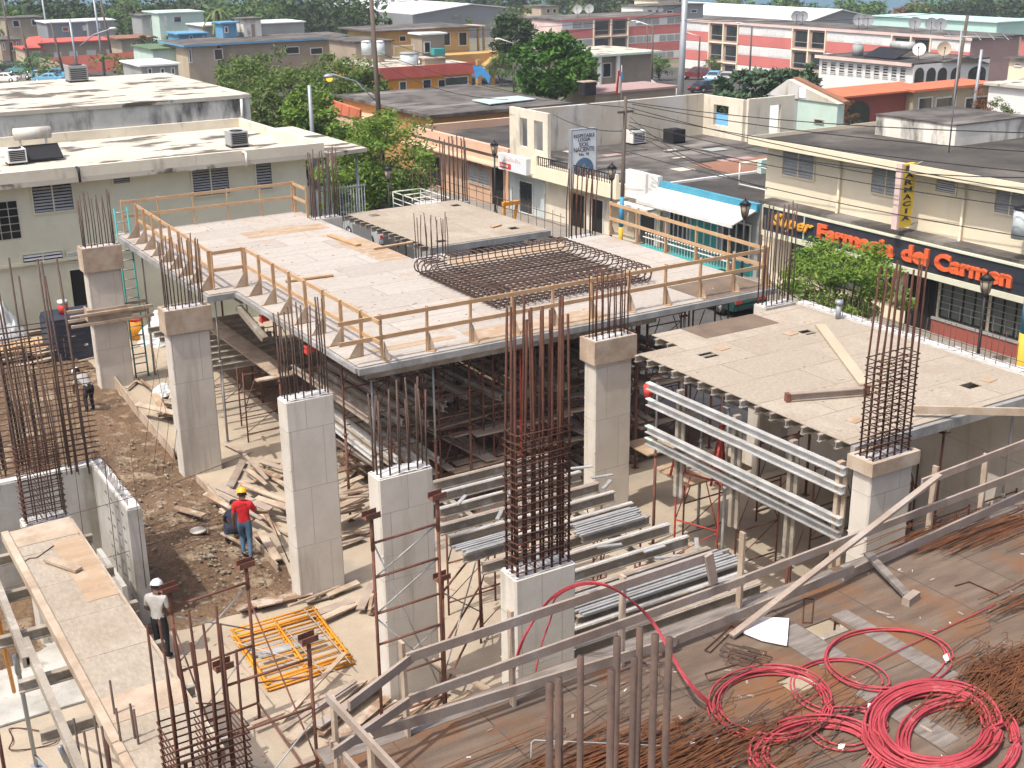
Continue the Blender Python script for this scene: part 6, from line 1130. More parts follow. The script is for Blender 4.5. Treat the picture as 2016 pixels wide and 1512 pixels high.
# street trees
tree('street_tree', 'big bright green leafy street tree between the cream-green house and the peach shop', (31.0, 65.5, -.8), upz((31.0, 65.5), 190)+.8, 3.9, 'leaf_bright', 13000, .14, 92, 1.0, 5, trunk=.16, rz=3.9, crown_lo=.2, limbs=22, flat=.5)
b = XV(1690, 600, 33.6); tree('street_tree', 'feathery green street tree in front of the pharmacy sign', (33.4, 31.2, -.4), upz((33.4, 31.2), 450)+.4, 2.5, 'leaf_bright', 11500, .085, 62, .74, 9, trunk=.1, rz=2.1, crown_lo=.2, limbs=22, flat=.38)
tpx('leafy_tree', 'dense vivid green round tree in the middle distance', 1088, 62, 118, 72, 'leaf_vivid', seed=12, n=7000, nclump=80, crown_lo=.2, size=.32)
tpx('conifer', 'tall dark green tree behind the vivid round tree', 1012, 14, 172, 42, 'leaf_dark', seed=13, n=4200, nclump=60, crown_lo=.15, size=.35)
for i, (u, v, D, rp, lf, lb) in enumerate(((478, 92, 112, 66, 'leaf_fresh', 'broad mid-green tree hiding the beige house'), (560, 100, 104, 84, 'leaf_fresh', 'wide green tree in the clump left of the tall pole'), (655, 95, 112, 80, 'leaf_fresh', 'green tree in the clump before the grey-beige house'), (600, 150, 88, 56, 'leaf_bright', 'lower yellow-green tree behind the grey concrete pole'), (530, 170, 92, 48, 'leaf_olive', 'olive shrub-like tree at the corner of the stained building'), (705, 118, 108, 50, 'leaf_fresh', 'green tree just left of the tall wooden pole'), (590, 195, 84, 40, 'leaf_bright', 'yellow-green bush behind the white canopy'))):
    tpx('leafy_tree', lb, u, v, D, rp, lf, seed=20+i, n=6000, nclump=70, crown_lo=.04, size=.19)
for i, (u, v, D, rp) in enumerate(((1460, 122, 100, 46), (1505, 108, 104, 46), (1560, 112, 104, 50), (1430, 160, 96, 30), (1590, 128, 108, 34))):
    tpx('papaya_tree', f'grey-green broad-leaved plant behind the ruined walls, {ORD[i]} of the thicket', u, v, D, rp, 'leaf_grey', seed=40+i, n=1700, nclump=34, crown_lo=.1, size=.4, group='broad-leaved thicket')
for i, (u, v, D, rp, lf, lb) in enumerate(((1300, 108, 175, 26, 'leaf_mid', 'green bushy tree before the shaded pink block'), (1238, 122, 168, 24, 'leaf_olive', 'olive bush by the porch with green edge'), (1405, 112, 190, 18, 'leaf_olive', 'small olive tree by the parked cars'), (1940, 172, 92, 30, 'leaf_red', 'reddish dark shrub at the right behind the pharmacy roof'), (1985, 185, 90, 34, 'leaf_olive', 'olive hedge bush at the right edge behind the pharmacy'), (1680, 195, 100, 22, 'leaf_red', 'flowering reddish shrub before the rust-red wall'), (735, 12, 185, 50, 'leaf_dark', 'dark tree behind the top of the tall wooden pole'), (690, 5, 195, 45, 'leaf_dark', 'dark tree left of the tall wooden pole top'), (250, 108, 178, 26, 'leaf_olive', 'round shrub by the boundary wall'), (205, 62, 262, 20, 'leaf_mid', 'light green tree beside the grey tin-roof houses'), (290, 66, 205, 24, 'leaf_dark', 'dark bush between the rusty and green roofs'), (345, 52, 222, 26, 'leaf_mid', 'green tree in front of the mint house'), (375, 60, 218, 18, 'leaf_dark', 'dark pointed tree in front of the mint house'), (1200, 100, 172, 18, 'leaf_mid', 'bush beside the vivid round tree'), (985, 100, 168, 30, 'leaf_mid', 'green tree below the tall dark tree'))):
    tpx('leafy_tree', lb, u, v, D, rp, lf, seed=60+i, n=1500, nclump=30, crown_lo=.1)
# palm
b = DV(432, 60, 235); b = Vector((b.x, b.y, gz(b.x, b.y))); zt = upz(b, 22); o = thing('palm_tree', 'palm tree standing behind the blue stair tower', 'palm', b); part('trunk', MB().tube([b, (b.x, b.y, zt)], [.28, .2], 7), 'bark', o); mb = MB()
for k in range(20):
    a = 2*math.pi*k/20+R.uniform(-.2, .2); L_ = R.uniform(2.6, 3.6); e = R.uniform(-.2, .9); pts = [Vector((b.x, b.y, zt)) + Vector((math.cos(a)*L_*t*math.cos(e*.6), math.sin(a)*L_*t*math.cos(e*.6), L_*(e*t-1.0*t*t))) for t in (0, .25, .5, .75, 1)]
    for j in range(4):
        d = (pts[j+1]-pts[j]); s_ = d.cross(Vector((0, 0, 1))).normalized()*.42*(1-.18*j); mb.quad(pts[j]-s_*(.5 if j == 0 else 1), pts[j]+s_*(.5 if j == 0 else 1), pts[j+1]+s_*.8, pts[j+1]-s_*.8)
part('crown', mb, 'leaf_olive', o)
# far wooded belt: one mass nobody could count
def belt(label, n, u0, u1, D0, D1, h0, h1, seed, leaf, nl=240):
    g = np.random.default_rng(seed); V = []
    for i in range(n):
        u = g.uniform(u0, u1); D = g.uniform(D0, D1); b_ = DV(u, 50, D); z = gz(b_.x, b_.y); h = g.uniform(h0, h1); r = h*g.uniform(.45, .75)
        vs, _ = leaves(int(g.integers(1e6)), (r, r, h*.5, h*.52), nl, r*.12, 14, r*.42); V.append(vs+np.array([b_.x, b_.y, z]))
    me = leaf_mesh('wooded_belt', np.concatenate(V), leaf); o = bpy.data.objects.new('wooded_belt', me); COL.objects.link(o); return setp(o, label, 'woodland', None, 'stuff')
belt('dark green far-off wood across the upper left', 120, -80, 720, 268, 400, 7, 13, 1, 'leaf_dark'); belt('lighter green trees mixed into the far-off wood at the upper left', 60, -80, 720, 262, 390, 6, 11, 2, 'leaf_mid')
belt('olive trees in the far-off wood at the top', 45, 0, 1300, 300, 400, 6, 11, 3, 'leaf_olive'); belt('dark far trees behind the grey warehouse', 60, 720, 1290, 345, 402, 8, 14, 4, 'leaf_dark'); belt('shore trees before the sea at the upper right', 26, 1400, 2050, 372, 402, 7, 10, 5, 'leaf_mid')
belt('low scrub between the far houses at the left', 60, -60, 700, 185, 262, 2, 4.5, 6, 'leaf_mid', 150)
for i, (u, v, D, rp, lf) in enumerate(((1545, 4, 390, 62, 'leaf_dark'), (1700, 6, 385, 45, 'leaf_mid'), (1790, 8, 380, 36, 'leaf_red'), (1835, 14, 380, 26, 'leaf_olive'), (1900, -8, 372, 52, 'leaf_dark'), (2000, 0, 375, 42, 'leaf_dark'), (1425, -4, 385, 30, 'leaf_olive'))):
    tpx('shore_tree', ['long dark shore tree behind the wide white roof', 'rounded green shore tree right of the white roof', 'rust-red flowering shore tree', 'olive shore tree beside the rust-red one', 'big dark shore tree behind the antenna', 'dark shore tree at the right edge', 'olive shore tree at the left end of the sea'][i], u, v, D, rp, lf, seed=90+i, n=1500, nclump=40, crown_lo=.05, size=.8)
# ================================================================== poles, lamps, wires
def pole(name, label, base, top, r, m, cat='utility pole', bands=()):
    o = thing(name, label, cat, base); part('shaft', MB().tube([base, top], [r, r*.75], 10), m, o)
    for (k0, k1, bm) in bands: b_, t_ = Vector(base).lerp(Vector(top), k0), Vector(base).lerp(Vector(top), k1); part('painted_band', MB().tube([b_, t_], r*1.06, 10), bm, o)
    return o
def gp(u, v, D): p = DV(u, v, D); return Vector((p.x, p.y, gz(p.x, p.y)))
b = gp(745, 150, 88); t = Vector((b.x-.25, b.y+.1, upz(b, -40))); o = pole('utility_pole', 'very tall dark wooden utility pole above the big street tree', b, t, .19, 'pole_wood')
q = YV(738, 185, b.y); part('lamp_arm', MB().tube([DV(740, 186, 88), DV(700, 160, 87), DV(655, 146, 86)], .05, 6).tube([DV(741, 200, 88), DV(703, 163, 87)], .035, 6), 'pole_steel', o); lh = DV(648, 150, 86); part('lamp_head', MB().ball(lh, .34, 10, 6, (1.2, .8, .5)), 'pole_steel', o)
lm = bpy.data.materials.new('lamp_glow'); lm.use_nodes = True; bs_ = lm.node_tree.nodes['Principled BSDF']; bs_.inputs['Base Color'].default_value = (.9, .5, .08, 1); bs_.inputs['Emission Color'].default_value = (1, .5, .05, 1); bs_.inputs['Emission Strength'].default_value = .9; MT['lamp_glow'] = lm
part('lamp_globe', MB().ball((lh.x, lh.y, lh.z-.14), .24, 10, 6), 'lamp_glow', o)
b = gp(614, 250, 82); pole('concrete_pole', 'plain grey concrete pole behind the white canopy', b, (b.x, b.y, upz(b, 168)), .16, 'pole_steel')
b = gp(1338, 190, 112); pole('steel_pole', 'thick grey steel pole behind the ruined walls', b, (b.x+.25, b.y, upz(b, -25)), .34, 'pole_steel')
b = Vector((36.0, XV(1222, 440, 36.0).y, -.3)); t = Vector((36.05, b.y-.15, upz(b, 190))); o = pole('utility_pole', 'slender wooden utility pole with a blue and yellow painted foot on the pavement', b, t, .11, 'pole_wood', bands=((.0, .16, 'pole_yellow'), (.161, .36, 'pole_blue'))); wp1 = t
part('cross_arm', MB().box(35.6, 36.5, t.y-.05, t.y+.05, t.z-.75, t.z-.65), 'pole_wood', o)
b = gp(1868, 215, 92); t = DV(1905, 30, 92); pole('utility_pole', 'leaning dark wooden pole with a blue foot behind the pharmacy roof', b, t, .15, 'pole_wood', bands=((.0, .3, 'pole_blue'),))
b = gp(1916, 205, 100); pole('utility_pole', 'grey wooden pole before the arched windows', b, (b.x+.3, b.y, upz(b, 98)), .15, 'pole_steel')
for i, (u, v, D, vt, lb) in enumerate(((66, 145, 190, 40, 'leaning brown pole with a blue foot by the red-roof house'), (155, 150, 188, 38, 'straight grey lamp pole in front of the stained building'), (205, 140, 196, -20, 'tall thin grey pole before the tin-roof houses'), (225, 130, 205, -10, 'tall dark leaning pole right of the tin-roof houses'), (95, 70, 250, -20, 'thin pale pole above the grey tin-roof house'), (25, 120, 215, 0, 'dark pole at the far left edge'), (128, 150, 186, 44, 'dark leaning pole at the left above the parked vehicles'))):
    b = gp(u, v, D); t = Vector((b.x-(.9 if i in (0, 3, 6) else .2), b.y+.5, upz(b, vt))); o = pole('utility_pole', lb, b, t, .2, 'pole_steel' if i in (1, 2, 4) else 'pole_wood', bands=((0, .18, 'pole_blue'),) if i in (0, 6) else ())
    if i == 1: part('lamp_arm', MB().tube([DV(158, 90, 188), DV(185, 68, 187), DV(222, 56, 186)], .1, 6), 'pole_steel', o); part('lamp_head', MB().ball(DV(222, 56, 186), .45, 8, 5, (1.4, .8, .4)), 'paint_white', o)
for i, (u, v, D, vt, lb) in enumerate(((1476, 140, 170, 52, 'street lamp post before the long pink block'), (1375, 150, 165, 72, 'brown lamp post by the parked cars'), (1272, 160, 170, 48, 'dark post before the shaded pink block'), (1283, 165, 160, 52, 'brown twin-arm lamp post before the shaded pink block'), (1012, 190, 150, 85, 'thin wooden pole beside the vivid round tree'))):
    b = gp(u, v, D); t = Vector((b.x, b.y, upz(b, vt))); o = pole('lamp_post', lb, b, t, .14, 'pole_wood', cat='lamp post'); part('lamp_arm', MB().tube([t, t+RGT*-1.6+Vector((0, 0, .5))], .06, 6).ball(t+RGT*-1.8+Vector((0, 0, .5)), .3, 8, 5, (1.4, .8, .4)), 'paint_white', o)
def lantern(label, x, y, zb, zt):
    o = thing('street_lantern', label, 'street lamp', (x, y, zb), 'black lantern street lamps'); h = zt-zb; H = .85
    part('post', MB().tube([(x, y, zb), (x, y, zb+.8), (x, y, zt-H)], [.09, .06, .05], 10).cyl((x, y, zb), .14, .35, 10, .09), 'black_iron', o)
    part('lantern', MB().cyl((x, y, zt-H+.05), .13, .48, 8, .23), 'wall_tan', o); part('roof', MB().cyl((x, y, zt-H+.535), .27, .18, 8, .08).cyl((x, y, zt-.13), .04, .13, 6, .01), 'black_iron', o); mb = MB()
    for k in range(6): a = math.pi*k/3; mb.tube([(x+.135*math.cos(a), y+.135*math.sin(a), zt-H+.03), (x+.238*math.cos(a), y+.238*math.sin(a), zt-H+.54)], .012, 4)
    mb.cyl((x, y, zt-H-.08), .06, .1, 8, .14); part('cage', mb, 'black_iron', o); return o
for (u, vt, X, lb) in ((1468, 388, 35.8, 'black lantern street lamp in front of the white awning'), (1945, 532, 35.8, 'black lantern street lamp in front of the pharmacy window'), (1205, 318, 36.0, 'black lantern street lamp below the lodge balcony'), (973, 274, 36.2, 'black lantern street lamp before the peach shop'), (763, 322, 29.0, 'black lantern street lamp in front of the big leafy tree')):
    q = XV(u, vt, X); lantern(lb, X, q.y, gz(X, q.y)+.1, q.z)
def wire(label, a, b_, sag, r=.018, group='overhead wires'):
    a, b_ = Vector(a), Vector(b_); pts = [a.lerp(b_, k/14)-Vector((0, 0, sag*4*(k/14)*(1-k/14))) for k in range(15)]; return solo('overhead_wire', MB().tube(pts, r, 4, False), 'black_iron', label, 'wire', group)
XW = 36.1; w_ = lambda u, v, X=XW: XV(u, v, X)
WR = [((1245, 205), (2040, 300)), ((1245, 222), (2040, 340)), ((1238, 246), (1510, 330)), ((1240, 300), (2040, 470)), ((1500, 300), (2040, 350)), ((1090, 226), (1225, 258)), ((1232, 200), (2040, 262)), ((1240, 212), (2040, 378)), ((1240, 240), (2040, 392)), ((1240, 262), (2040, 412)), ((1228, 250), (1510, 372)), ((1240, 230), (1400, 330))]
for i, (a, b_) in enumerate(WR): wire(f'black overhead wire crossing before the pharmacy street front, {ORD[i]} counted from above', w_(*a), w_(*b_), .25)
for i, (a, b_, D0, D1) in enumerate((((750, 105), (1240, 212), 88, 70), ((742, 120), (1000, 196), 88, 72), ((640, 60), (1340, 30), 150, 112), ((1340, 40), (2040, 5), 112, 100), ((1000, 75), (1340, 12), 150, 112), ((760, 80), (1000, 130), 88, 140))): wire(f'thin wire strung between the tall poles in the middle distance, {ORD[i]} one', DV(*a, D0), DV(*b_, D1), .6, .02, 'wires in the middle distance')
# Flag and banner
b = gp(1223, 190, 118); o = thing('flag', 'limp red white and blue flag on a thin pole behind the old wall', 'flag', b); zt = upz(b, 128); part('pole', MB().tube([b, (b.x, b.y, zt)], .04, 6), 'pole_steel', o); part('cloth_red', MB().bar((b.x-.1, b.y+.1, zt-.5), (b.x-.25, b.y+.2, zt-2.6), .05, .5), 'red_paint', o); part('cloth_white', MB().bar((b.x-.16, b.y-.05, zt-1.), (b.x-.24, b.y, zt-2.5), .06, .2), 'paint_white', o); part('cloth_blue', MB().bar((b.x-.1, b.y-.2, zt-.6), (b.x-.1, b.y-.2, zt-1.3), .06, .25), 'blue_paint', o)
a, c = DV(1282, 158, 128), DV(1338, 170, 126); mb = MB(); n = 10; vs = []
for k in range(n+1):
    t_ = k/n; p = a.lerp(c, t_); s_ = .5*4*t_*(1-t_); vs += [(p.x, p.y, p.z-s_*.8+.1), (p.x+.05, p.y, p.z-.9-s_*.1)]
mb.add(vs, [(2*k, 2*k+1, 2*k+3, 2*k+2) for k in range(n)]); solo('banner', mb.extr([(v[0]+.03, v[1]+.03, v[2]) for v in vs[::2]]+[(v[0]+.03, v[1]+.03, v[2]) for v in vs[::-2]], (.02, .02, 0)), 'paint_white', 'sagging white banner strung beside the thick steel pole', 'banner')
# ================================================================== vehicles
def car(label, loc, rz, m, kind='sedan', name='parked_car', group=None, rack=False):
    o = thing(name, label, 'car' if kind != 'pickup' else 'pickup truck', loc, group)
    def pt(nm, mb, mm, par=None): q = bpy.data.objects.new(nm, mesh(nm, mb, mm)); COL.objects.link(q); q.parent = par or o; return q
    W = .86
    lower = {'sedan': [(-2.2, .32), (-2.25, .62), (-2.1, .86), (-1.35, .93), (1.0, .93), (1.95, .80), (2.2, .62), (2.2, .32)], 'suv': [(-2.2, .4), (-2.25, .8), (-2.1, 1.02), (1.1, 1.02), (2.0, .94), (2.2, .75), (2.2, .4)], 'pickup': [(-2.7, .45), (-2.7, .95), (-.6, .98), (1.0, 1.02), (2.2, .98), (2.45, .8), (2.45, .45)]}[kind]
    top = {'sedan': [(-1.45, .93), (-.85, 1.36), (.3, 1.40), (1.1, .93)], 'suv': [(-2.12, 1.02), (-1.85, 1.66), (.3, 1.70), (1.15, 1.02)], 'pickup': [(-.62, .98), (-.5, 1.68), (.5, 1.70), (1.25, 1.02)]}[kind]
    def loft(prof, w0, w1, zt, zb):
        mb = MB(); n = len(prof); f = lambda z: w0+(w1-w0)*max(0, min(1, (z-zb)/(zt-zb))); L1 = [(x, -f(z), z) for x, z in prof]; L2 = [(x, f(z), z) for x, z in prof]
        return mb.add(L1+L2, [tuple(range(n)), tuple(range(2*n-1, n-1, -1))] + [(i, n+i, n+(i+1) % n, (i+1) % n) for i in range(n)])
    pt('body', loft(lower, W, W*.95, 1.0, .3), m)
    z0, z1 = top[0][1], top[1][1]; cab = pt('cabin', loft(top, W*.93, W*.72, z1, z0), m); gl = MB()
    for s_ in (-1, 1):
        xs_ = [p[0] for p in top]; a_ = lambda x, z: (x, s_*(W*.93+(W*.72-W*.93)*(z-z0)/(z1-z0)+.012), z); h = z1-z0
        gl.extr([a_(xs_[0]+.28, z0+.06), a_(xs_[1]+.12, z1-.09), a_((xs_[1]+xs_[2])/2-.06, z1-.08), a_((xs_[1]+xs_[2])/2-.06, z0+.06)], (0, s_*.008, 0)); gl.extr([a_((xs_[1]+xs_[2])/2+.04, z0+.06), a_((xs_[1]+xs_[2])/2+.04, z1-.08), a_(xs_[2]-.05, z1-.09), a_(xs_[3]-.3, z0+.06)], (0, s_*.008, 0))
    for (i, j, sg) in ((0, 1, -1), (3, 2, 1)):
        (xa, za), (xb, zb) = top[i], top[j]; nx = (zb-za); nz = -(xb-xa); L_ = math.hypot(nx, nz); off = Vector((sg*abs(nx)/L_, 0, abs(nz)/L_))*.012
        A_ = Vector((xa+(xb-xa)*.1, 0, za+(zb-za)*.1))+off; B_ = Vector((xa+(xb-xa)*.88, 0, za+(zb-za)*.88))+off; gl.quad(A_+Vector((0, -W*.84, 0)), A_+Vector((0, W*.84, 0)), B_+Vector((0, W*.68, 0)), B_+Vector((0, -W*.68, 0)))
    pt('windows', gl, 'glass_dark', cab)
    for sx in ((-1.35, 1.35) if kind != 'pickup' else (-1.6, 1.55)):
        for sy in (-1, 1):
            w_ = pt('wheel', MB().tube([(sx, sy*.70, .33), (sx, sy*.9, .33)], .33, 18), 'tyre'); pt('rim', MB().tube([(sx, sy*.9, .33), (sx, sy*.915, .33)], .2, 12), 'chrome', w_)
    for sy in (-.62, .62):
        fr_ = lower[-1][0]; rr_ = lower[0][0]-.04; pt('headlight', MB().box(fr_-.06, fr_+.02, sy-.16, sy+.16, .6, .74), 'paint_white'); pt('tail_light', MB().box(rr_-.02, rr_+.06, sy-.17, sy+.17, .62, .8), 'red_paint')
    pt('bumper', MB().box(lower[-1][0]-.02, lower[-1][0]+.08, -.8, .8, .36, .52), m); pt('bumper', MB().box(lower[0][0]-.1, lower[0][0]+.02, -.8, .8, .36, .52), m)
    if rack:
        mb = MB()
        for y in (-.85, .85):
            for z in (1.35, 1.62, 1.95): mb.tube([(-2.6, y, z), (.9, y, z if z < 1.9 else z)], .03, 6)
            for x in (-2.6, -1.4, -.3, .85): mb.tube([(x, y, 1.0 if x < -.6 else 1.72), (x, y, 1.95)], .03, 6)
        for x in (-2.6, -1.4, -.3, .85): mb.tube([(x, -.85, 1.95), (x, .85, 1.95)], .03, 6)
        pt('ladder_rack', mb, 'paint_white')
    o.rotation_euler = (0, 0, rz); return o
p = P(1448, 612, -.35); car('dark green car parked at the kerb seen between the two decks', (p.x+.2, p.y+1.6, -.47), math.pi/2, 'car_green')
p = XV(1065, 420, 30.5); car('white pickup truck with a white pipe rack parked before the lodge', (30.8, 58.6, gz(30.8, 58.6)+.03), -math.pi/2, 'car_white', 'pickup', 'pickup_truck', rack=True)
p = DV(945, 402, 74); car('dark car half hidden behind the smaller tan deck by the peach shop', (30.2, 50.5, -.47), math.pi/2, 'car_black')
solo('orange_hoist', MB().box(33.6, 34.6, 55.6, 55.8, 1.0, 1.2).bar((34.5, 55.7, 1.1), (34.2, 55.7, -.4), .12, .12).bar((33.7, 55.7, 1.1), (33.6, 55.7, -.4), .1, .1), 'frame_yellow', 'small orange-yellow hoist frame on the pavement by the white truck', 'hoist')
p = P(715, 408, -.4); car('blue-grey car under the big leafy tree', (27.5, 58.5, gz(27.5, 58.5)+.03), math.pi/2, 'car_silver')
for i, (u, v, D, m, k, rz, lb) in enumerate(((1370, 140, 176, 'car_maroon', 'suv', 2.2, 'dark red car by the foot of the thick steel pole'), (1408, 142, 172, 'car_lightblue', 'sedan', .6, 'light blue car in the car park before the pink block'), (1432, 148, 170, 'car_silver', 'sedan', .6, 'silver car beside the light blue car'), (1388, 162, 155, 'car_black', 'sedan', .2, 'dark car in the car park left of the thicket'), (955, 176, 138, 'car_black', 'sedan', .3, 'black car beside the orange shop'),
    (112, 148, 190, 'car_blue', 'suv', 2.4, 'blue van before the red boundary wall'), (42, 132, 205, 'car_teal', 'suv', 2.5, 'grey-green minibus on the far left street'), (75, 145, 192, 'car_silver', 'sedan', 2.4, 'silver car on the far left street'), (15, 128, 212, 'car_black', 'suv', 2.5, 'dark car at the far left edge'), (8, 150, 186, 'car_white', 'sedan', 2.5, 'white car at the far left edge'), (95, 152, 184, 'car_lightblue', 'sedan', 2.6, 'pale blue car next to the blue van'))):
    b = gp(u, v, D); car(lb, (b.x, b.y, b.z+.06), rz, m, k, group='cars parked in the town')
# ================================================================== people
def person(label, loc, rz, joints, shirt, trousers, hat=None, shoe='cloth_boot', sleeve='short', skin='skin', hold=None):
    """one continuous skinned body; joints override the standing pose (metres, facing +y, feet at z=0)"""
    J = dict(pel=(0, 0, .95), sp=(0, .0, 1.15), ch=(0, 0, 1.36), nk=(0, .0, 1.50), hb=(0, .02, 1.58), hd=(0, .025, 1.68), sl=(-.18, 0, 1.42), sr=(.18, 0, 1.42), el=(-.25, -.02, 1.14), er=(.25, -.02, 1.14), wl=(-.27, .06, .90), wr=(.27, .06, .90), hl=(-.095, 0, .90), hr=(.095, 0, .90), kl=(-.11, .02, .50), kr=(.11, .02, .50), al=(-.12, -.02, .09), ar=(.12, -.02, .09), tl=(-.13, .16, .04), tr=(.13, .16, .04)); J.update(joints)
    Rr = dict(pel=.15, sp=.14, ch=.165, nk=.062, hb=.085, hd=.098, sl=.085, sr=.085, el=.048, er=.048, wl=.034, wr=.034, hl=.105, hr=.105, kl=.07, kr=.07, al=.05, ar=.05, tl=.04, tr=.04)
    E_ = [('pel', 'sp'), ('sp', 'ch'), ('ch', 'nk'), ('nk', 'hb'), ('hb', 'hd'), ('ch', 'sl'), ('ch', 'sr'), ('sl', 'el'), ('sr', 'er'), ('el', 'wl'), ('er', 'wr'), ('pel', 'hl'), ('pel', 'hr'), ('hl', 'kl'), ('hr', 'kr'), ('kl', 'al'), ('kr', 'ar'), ('al', 'tl'), ('ar', 'tr')]
    for s_ in 'lr':                                   # hands: palm, four fingers, thumb
        w_, e_ = Vector(J['w'+s_]), Vector(J['e'+s_]); d = (w_-e_).normalized(); sd = Vector((1 if s_ == 'r' else -1, 0, 0)); f_ = Vector((0, 1, 0)); f_ = (f_-d*f_.dot(d)).normalized()
        J['p'+s_] = tuple(w_+d*.07); Rr['p'+s_] = .034; E_.append(('w'+s_, 'p'+s_))
        for k in range(4): o_ = f_*(.03-.02*k); J[f'f{k}{s_}'] = tuple(w_+d*.115+o_); J[f'g{k}{s_}'] = tuple(w_+d*(.165-.008*abs(k-1))+o_-sd*.03); Rr[f'f{k}{s_}'] = .011; Rr[f'g{k}{s_}'] = .008; E_ += [('p'+s_, f'f{k}{s_}'), (f'f{k}{s_}', f'g{k}{s_}')]
        J['t'+s_+'h'] = tuple(w_+d*.08+f_*.055-sd*.01); Rr['t'+s_+'h'] = .011; E_.append(('p'+s_, 't'+s_+'h'))
    hd, hb = Vector(J['hd']), Vector(J['hb']); upv = (hd-hb).normalized(); fw = Vector((0, 1, 0)); fw = (fw-upv*fw.dot(upv)).normalized(); J['nose'] = tuple(hd+fw*.118-upv*.03); Rr['nose'] = .016; E_.append(('hd', 'nose'))
    K = list(J); me = bpy.data.meshes.new('body'); me.from_pydata([J[k] for k in K], [(K.index(a), K.index(b_)) for a, b_ in E_], []); t = bpy.data.objects.new('body_tmp', me); COL.objects.link(t)
    md_ = t.modifiers.new('skin', 'SKIN'); t.modifiers.new('sub', 'SUBSURF').levels = 2
    for k, sv in zip(K, me.skin_vertices[0].data): sv.radius = (Rr[k], Rr[k]*(.72 if k in ('pel', 'sp', 'ch') else 1)); sv.use_root = (k == 'pel')
    dg = bpy.context.evaluated_depsgraph_get(); dg.update(); bm_ = t.evaluated_get(dg).to_mesh(); mb = MB(); mb.add([v.co.copy() for v in bm_.vertices], [tuple(p.vertices) for p in bm_.polygons], True)
    segs = []
    for a, b_ in E_: segs.append((a, b_, Vector(J[a]), Vector(J[b_])))
    mi = []
    for f_ in mb.f:
        c = sum((Vector(mb.v[i]) for i in f_), Vector())/len(f_); best = (1e9,)
        for a, b_, A_, B_ in segs:
            d = B_-A_; k = max(0, min(1, (c-A_).dot(d)/max(d.length_squared, 1e-9))); q = (c-A_-d*k).length
            if q < best[0]: best = (q, a, b_, k)
        _, a, b_, k = best; s_ = a+b_
        if a in ('nk', 'hb', 'hd') and not (a == 'nk' and k < .25): m_ = 0
        elif a[0] in 'wpf' and a not in ('pel',): m_ = 0
        elif (a in ('el', 'er')) : m_ = 0 if sleeve == 'short' else 1
        elif a in ('sl', 'sr'): m_ = 1 if (k < .62 or sleeve == 'long') else 0
        elif a in ('hl', 'hr', 'kl', 'kr') or (a == 'pel' and b_[0] == 'h') or (a == 'pel' and k < .25): m_ = 2 if not (a[0] == 'k' and k > .9) else 3
        elif a in ('al', 'ar'): m_ = 3
        else: m_ = 1
        mi.append(m_)
    t.evaluated_get(dg).to_mesh_clear(); bpy.data.objects.remove(t)
    o = thing('person', label, 'person', loc); b = bpy.data.objects.new('body', mesh('body', mb, [skin, shirt, trousers, shoe])); COL.objects.link(b); b.parent = o; b.data.polygons.foreach_set('material_index', mi)
    def sub(nm, mb_, mm): q = bpy.data.objects.new(nm, mesh(nm, mb_, mm)); COL.objects.link(q); q.parent = o; return q
    ax = upv.cross(fw); rot = Matrix((ax, fw, upv)).transposed()
    def onhead(mb_): mb_.v = [tuple(hd+rot @ Vector(v)) for v in mb_.v]; return mb_
    if hat: sub('hard_hat', onhead(MB().ball((0, 0, .02), .135, 16, 6, (.95, 1.1, 1), 0., 1.).ball((0, .0, .018), .14, 16, 1, (1, 1.12, .2), -.1, .1).ball((0, .10, .025), .13, 12, 2, (.85, .75, .12), -1, 1).tube([(0, .14, .06), (0, .05, .155), (0, -.1, .12)], .012, 5)), hat)
    sub('hair', onhead(MB().ball((0, -.018, -.01), .112, 12, 6, (.95, .95, 1.05), -.35 if hat else -.1, .5)), 'hair')
    sub('ears', onhead(MB().ball((.1, 0, -.03), .028, 6, 5, (.5, .8, 1.2)).ball((-.1, 0, -.03), .028, 6, 5, (.5, .8, 1.2))), skin); sub('eyes', onhead(MB().ball((.036, .096, 0), .013, 6, 5).ball((-.036, .096, 0), .013, 6, 5)), 'hair'); sub('mouth', onhead(MB().ball((0, .098, -.075), .022, 6, 4, (1.2, .4, .3))), 'cloth_boot')
    o.rotation_euler = (0, 0, rz); return o
AWAY = AZ-math.pi/2
p = P(487, 1098, .12); person('man in red T-shirt, blue jeans and yellow hard hat seen from behind with a rod', (p.x, p.y, .12), AWAY+.1, dict(er=(.30, .05, 1.16), wr=(.48, .20, 1.08), el=(-.24, -.04, 1.14), wl=(-.25, .02, .90), kl=(-.09, .14, .52), al=(-.08, .02, .11), tl=(-.09, .19, .05), kr=(.1, .0, .5), ar=(.1, -.16, .1), tr=(.1, .0, .04), hd=(0, .06, 1.67)), 'cloth_red', 'cloth_jeans', 'helmet_yellow')
a = Vector((p.x, p.y, 0))+Matrix.Rotation(AWAY+.1, 3, 'Z') @ Vector((.53, .24, 0)); solo('thin_rod', MB().tube([(a.x+.25, a.y-.55, .02), (a.x, a.y, 1.25)], .014, 6), 'rust_dark', 'thin rusty rod held upright by the man in the red T-shirt', 'rod')
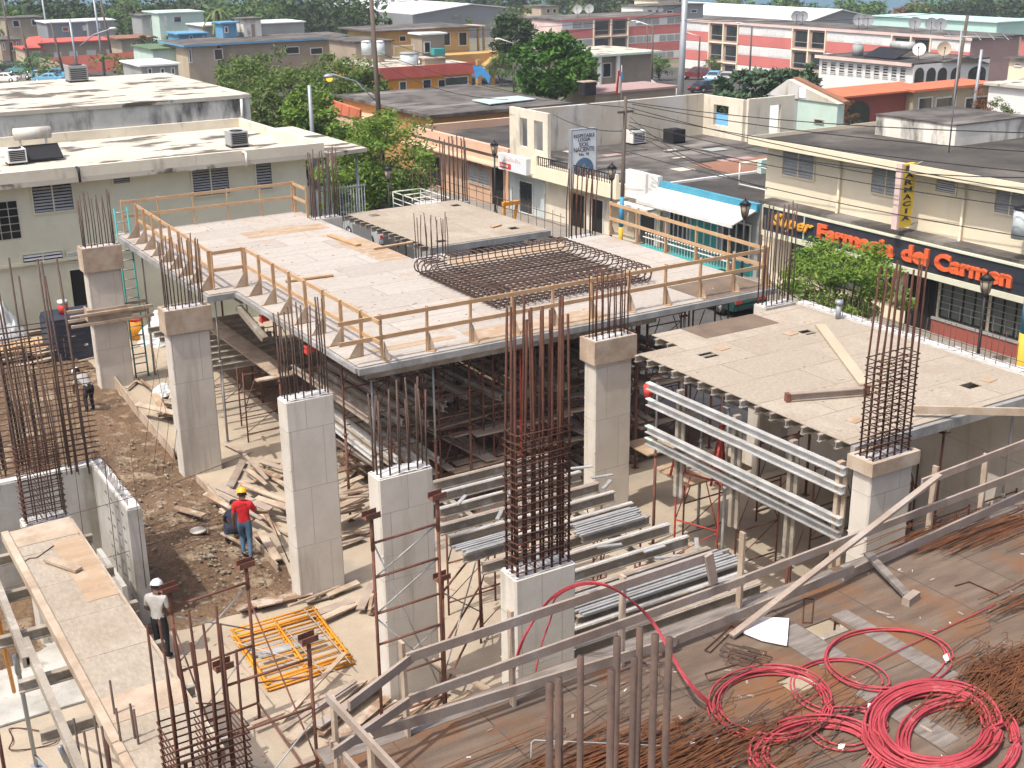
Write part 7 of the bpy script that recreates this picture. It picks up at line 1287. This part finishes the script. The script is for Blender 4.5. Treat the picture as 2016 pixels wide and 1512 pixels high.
p = P(466, 1068, .12); person('crouching worker in dark navy clothes behind the man in the red T-shirt', (p.x, p.y, .1), AWAY+.2, dict(pel=(0, 0, .36), sp=(0, .12, .52), ch=(0, .24, .68), nk=(0, .32, .80), hb=(0, .38, .84), hd=(0, .44, .90), sl=(-.18, .25, .70), sr=(.18, .25, .70), el=(-.27, .40, .50), er=(.27, .40, .50), wl=(-.2, .52, .28), wr=(.2, .52, .28), hl=(-.12, .03, .34), hr=(.12, .03, .34), kl=(-.24, .32, .42), kr=(.24, .32, .42), al=(-.22, .02, .10), ar=(.22, .02, .10), tl=(-.24, .2, .04), tr=(.24, .2, .04)), 'cloth_navy', 'cloth_navy', None, 'cloth_boot')
p = P(322, 1296, 0); person('man in a white hard hat, off-white shirt and black trousers standing beside the plywood soffit', (p.x, p.y, .0), -.75, dict(sl=(-.2, 0, 1.42), el=(-.27, .02, 1.15), wl=(-.16, .2, 1.02), er=(.26, .02, 1.15), wr=(.15, .21, 1.02), kl=(-.1, .03, .5), hd=(0, .06, 1.67)), 'cloth_offwhite', 'cloth_black', 'helmet_white', 'cloth_black')
p = P(178, 812, .1); person('bending worker in a white hard hat and pale grey shirt behind the tall dark bars', (p.x, p.y, .1), .4, dict(pel=(0, -.1, .88), sp=(0, .05, 1.02), ch=(0, .22, 1.13), nk=(0, .33, 1.2), hb=(0, .39, 1.23), hd=(0, .47, 1.28), sl=(-.18, .24, 1.13), sr=(.18, .24, 1.13), el=(-.24, .36, .9), er=(.24, .36, .9), wl=(-.18, .46, .68), wr=(.18, .46, .68), hl=(-.1, -.1, .84), hr=(.1, -.1, .84)), 'cloth_grey', 'cloth_black', 'helmet_white')
p = P(1277, 768, 4.15); solo('red_bucket', MB().cyl((p.x, p.y, p.z-.16), .1, .26, 12, .125).ball((p.x, p.y, p.z+.1), .125, 12, 4, (1, 1, .5), 0, 1), 'red_paint', 'round red bucket hanging at the far ends of the silver beams', 'bucket')

# ================================================================== thin sea haze over the town
hz = bpy.data.materials.new('haze_air'); hz.use_nodes = True; n_ = hz.node_tree; n_.nodes.remove(n_.nodes['Principled BSDF']); pv = n_.nodes.new('ShaderNodeVolumePrincipled'); pv.inputs['Color'].default_value = (.86, .92, 1, 1); pv.inputs['Density'].default_value = .0003
n_.links.new(pv.outputs[0], n_.nodes['Material Output'].inputs['Volume']); MT['haze_air'] = hz
c_ = [FR(-60, -700), FR(-60, 700), FR(1500, 700), FR(1500, -700)]; solo('haze', MB().prism(c_, -17.5, 24), 'haze_air', 'thin pale sea haze over the town', 'haze', kind='stuff')
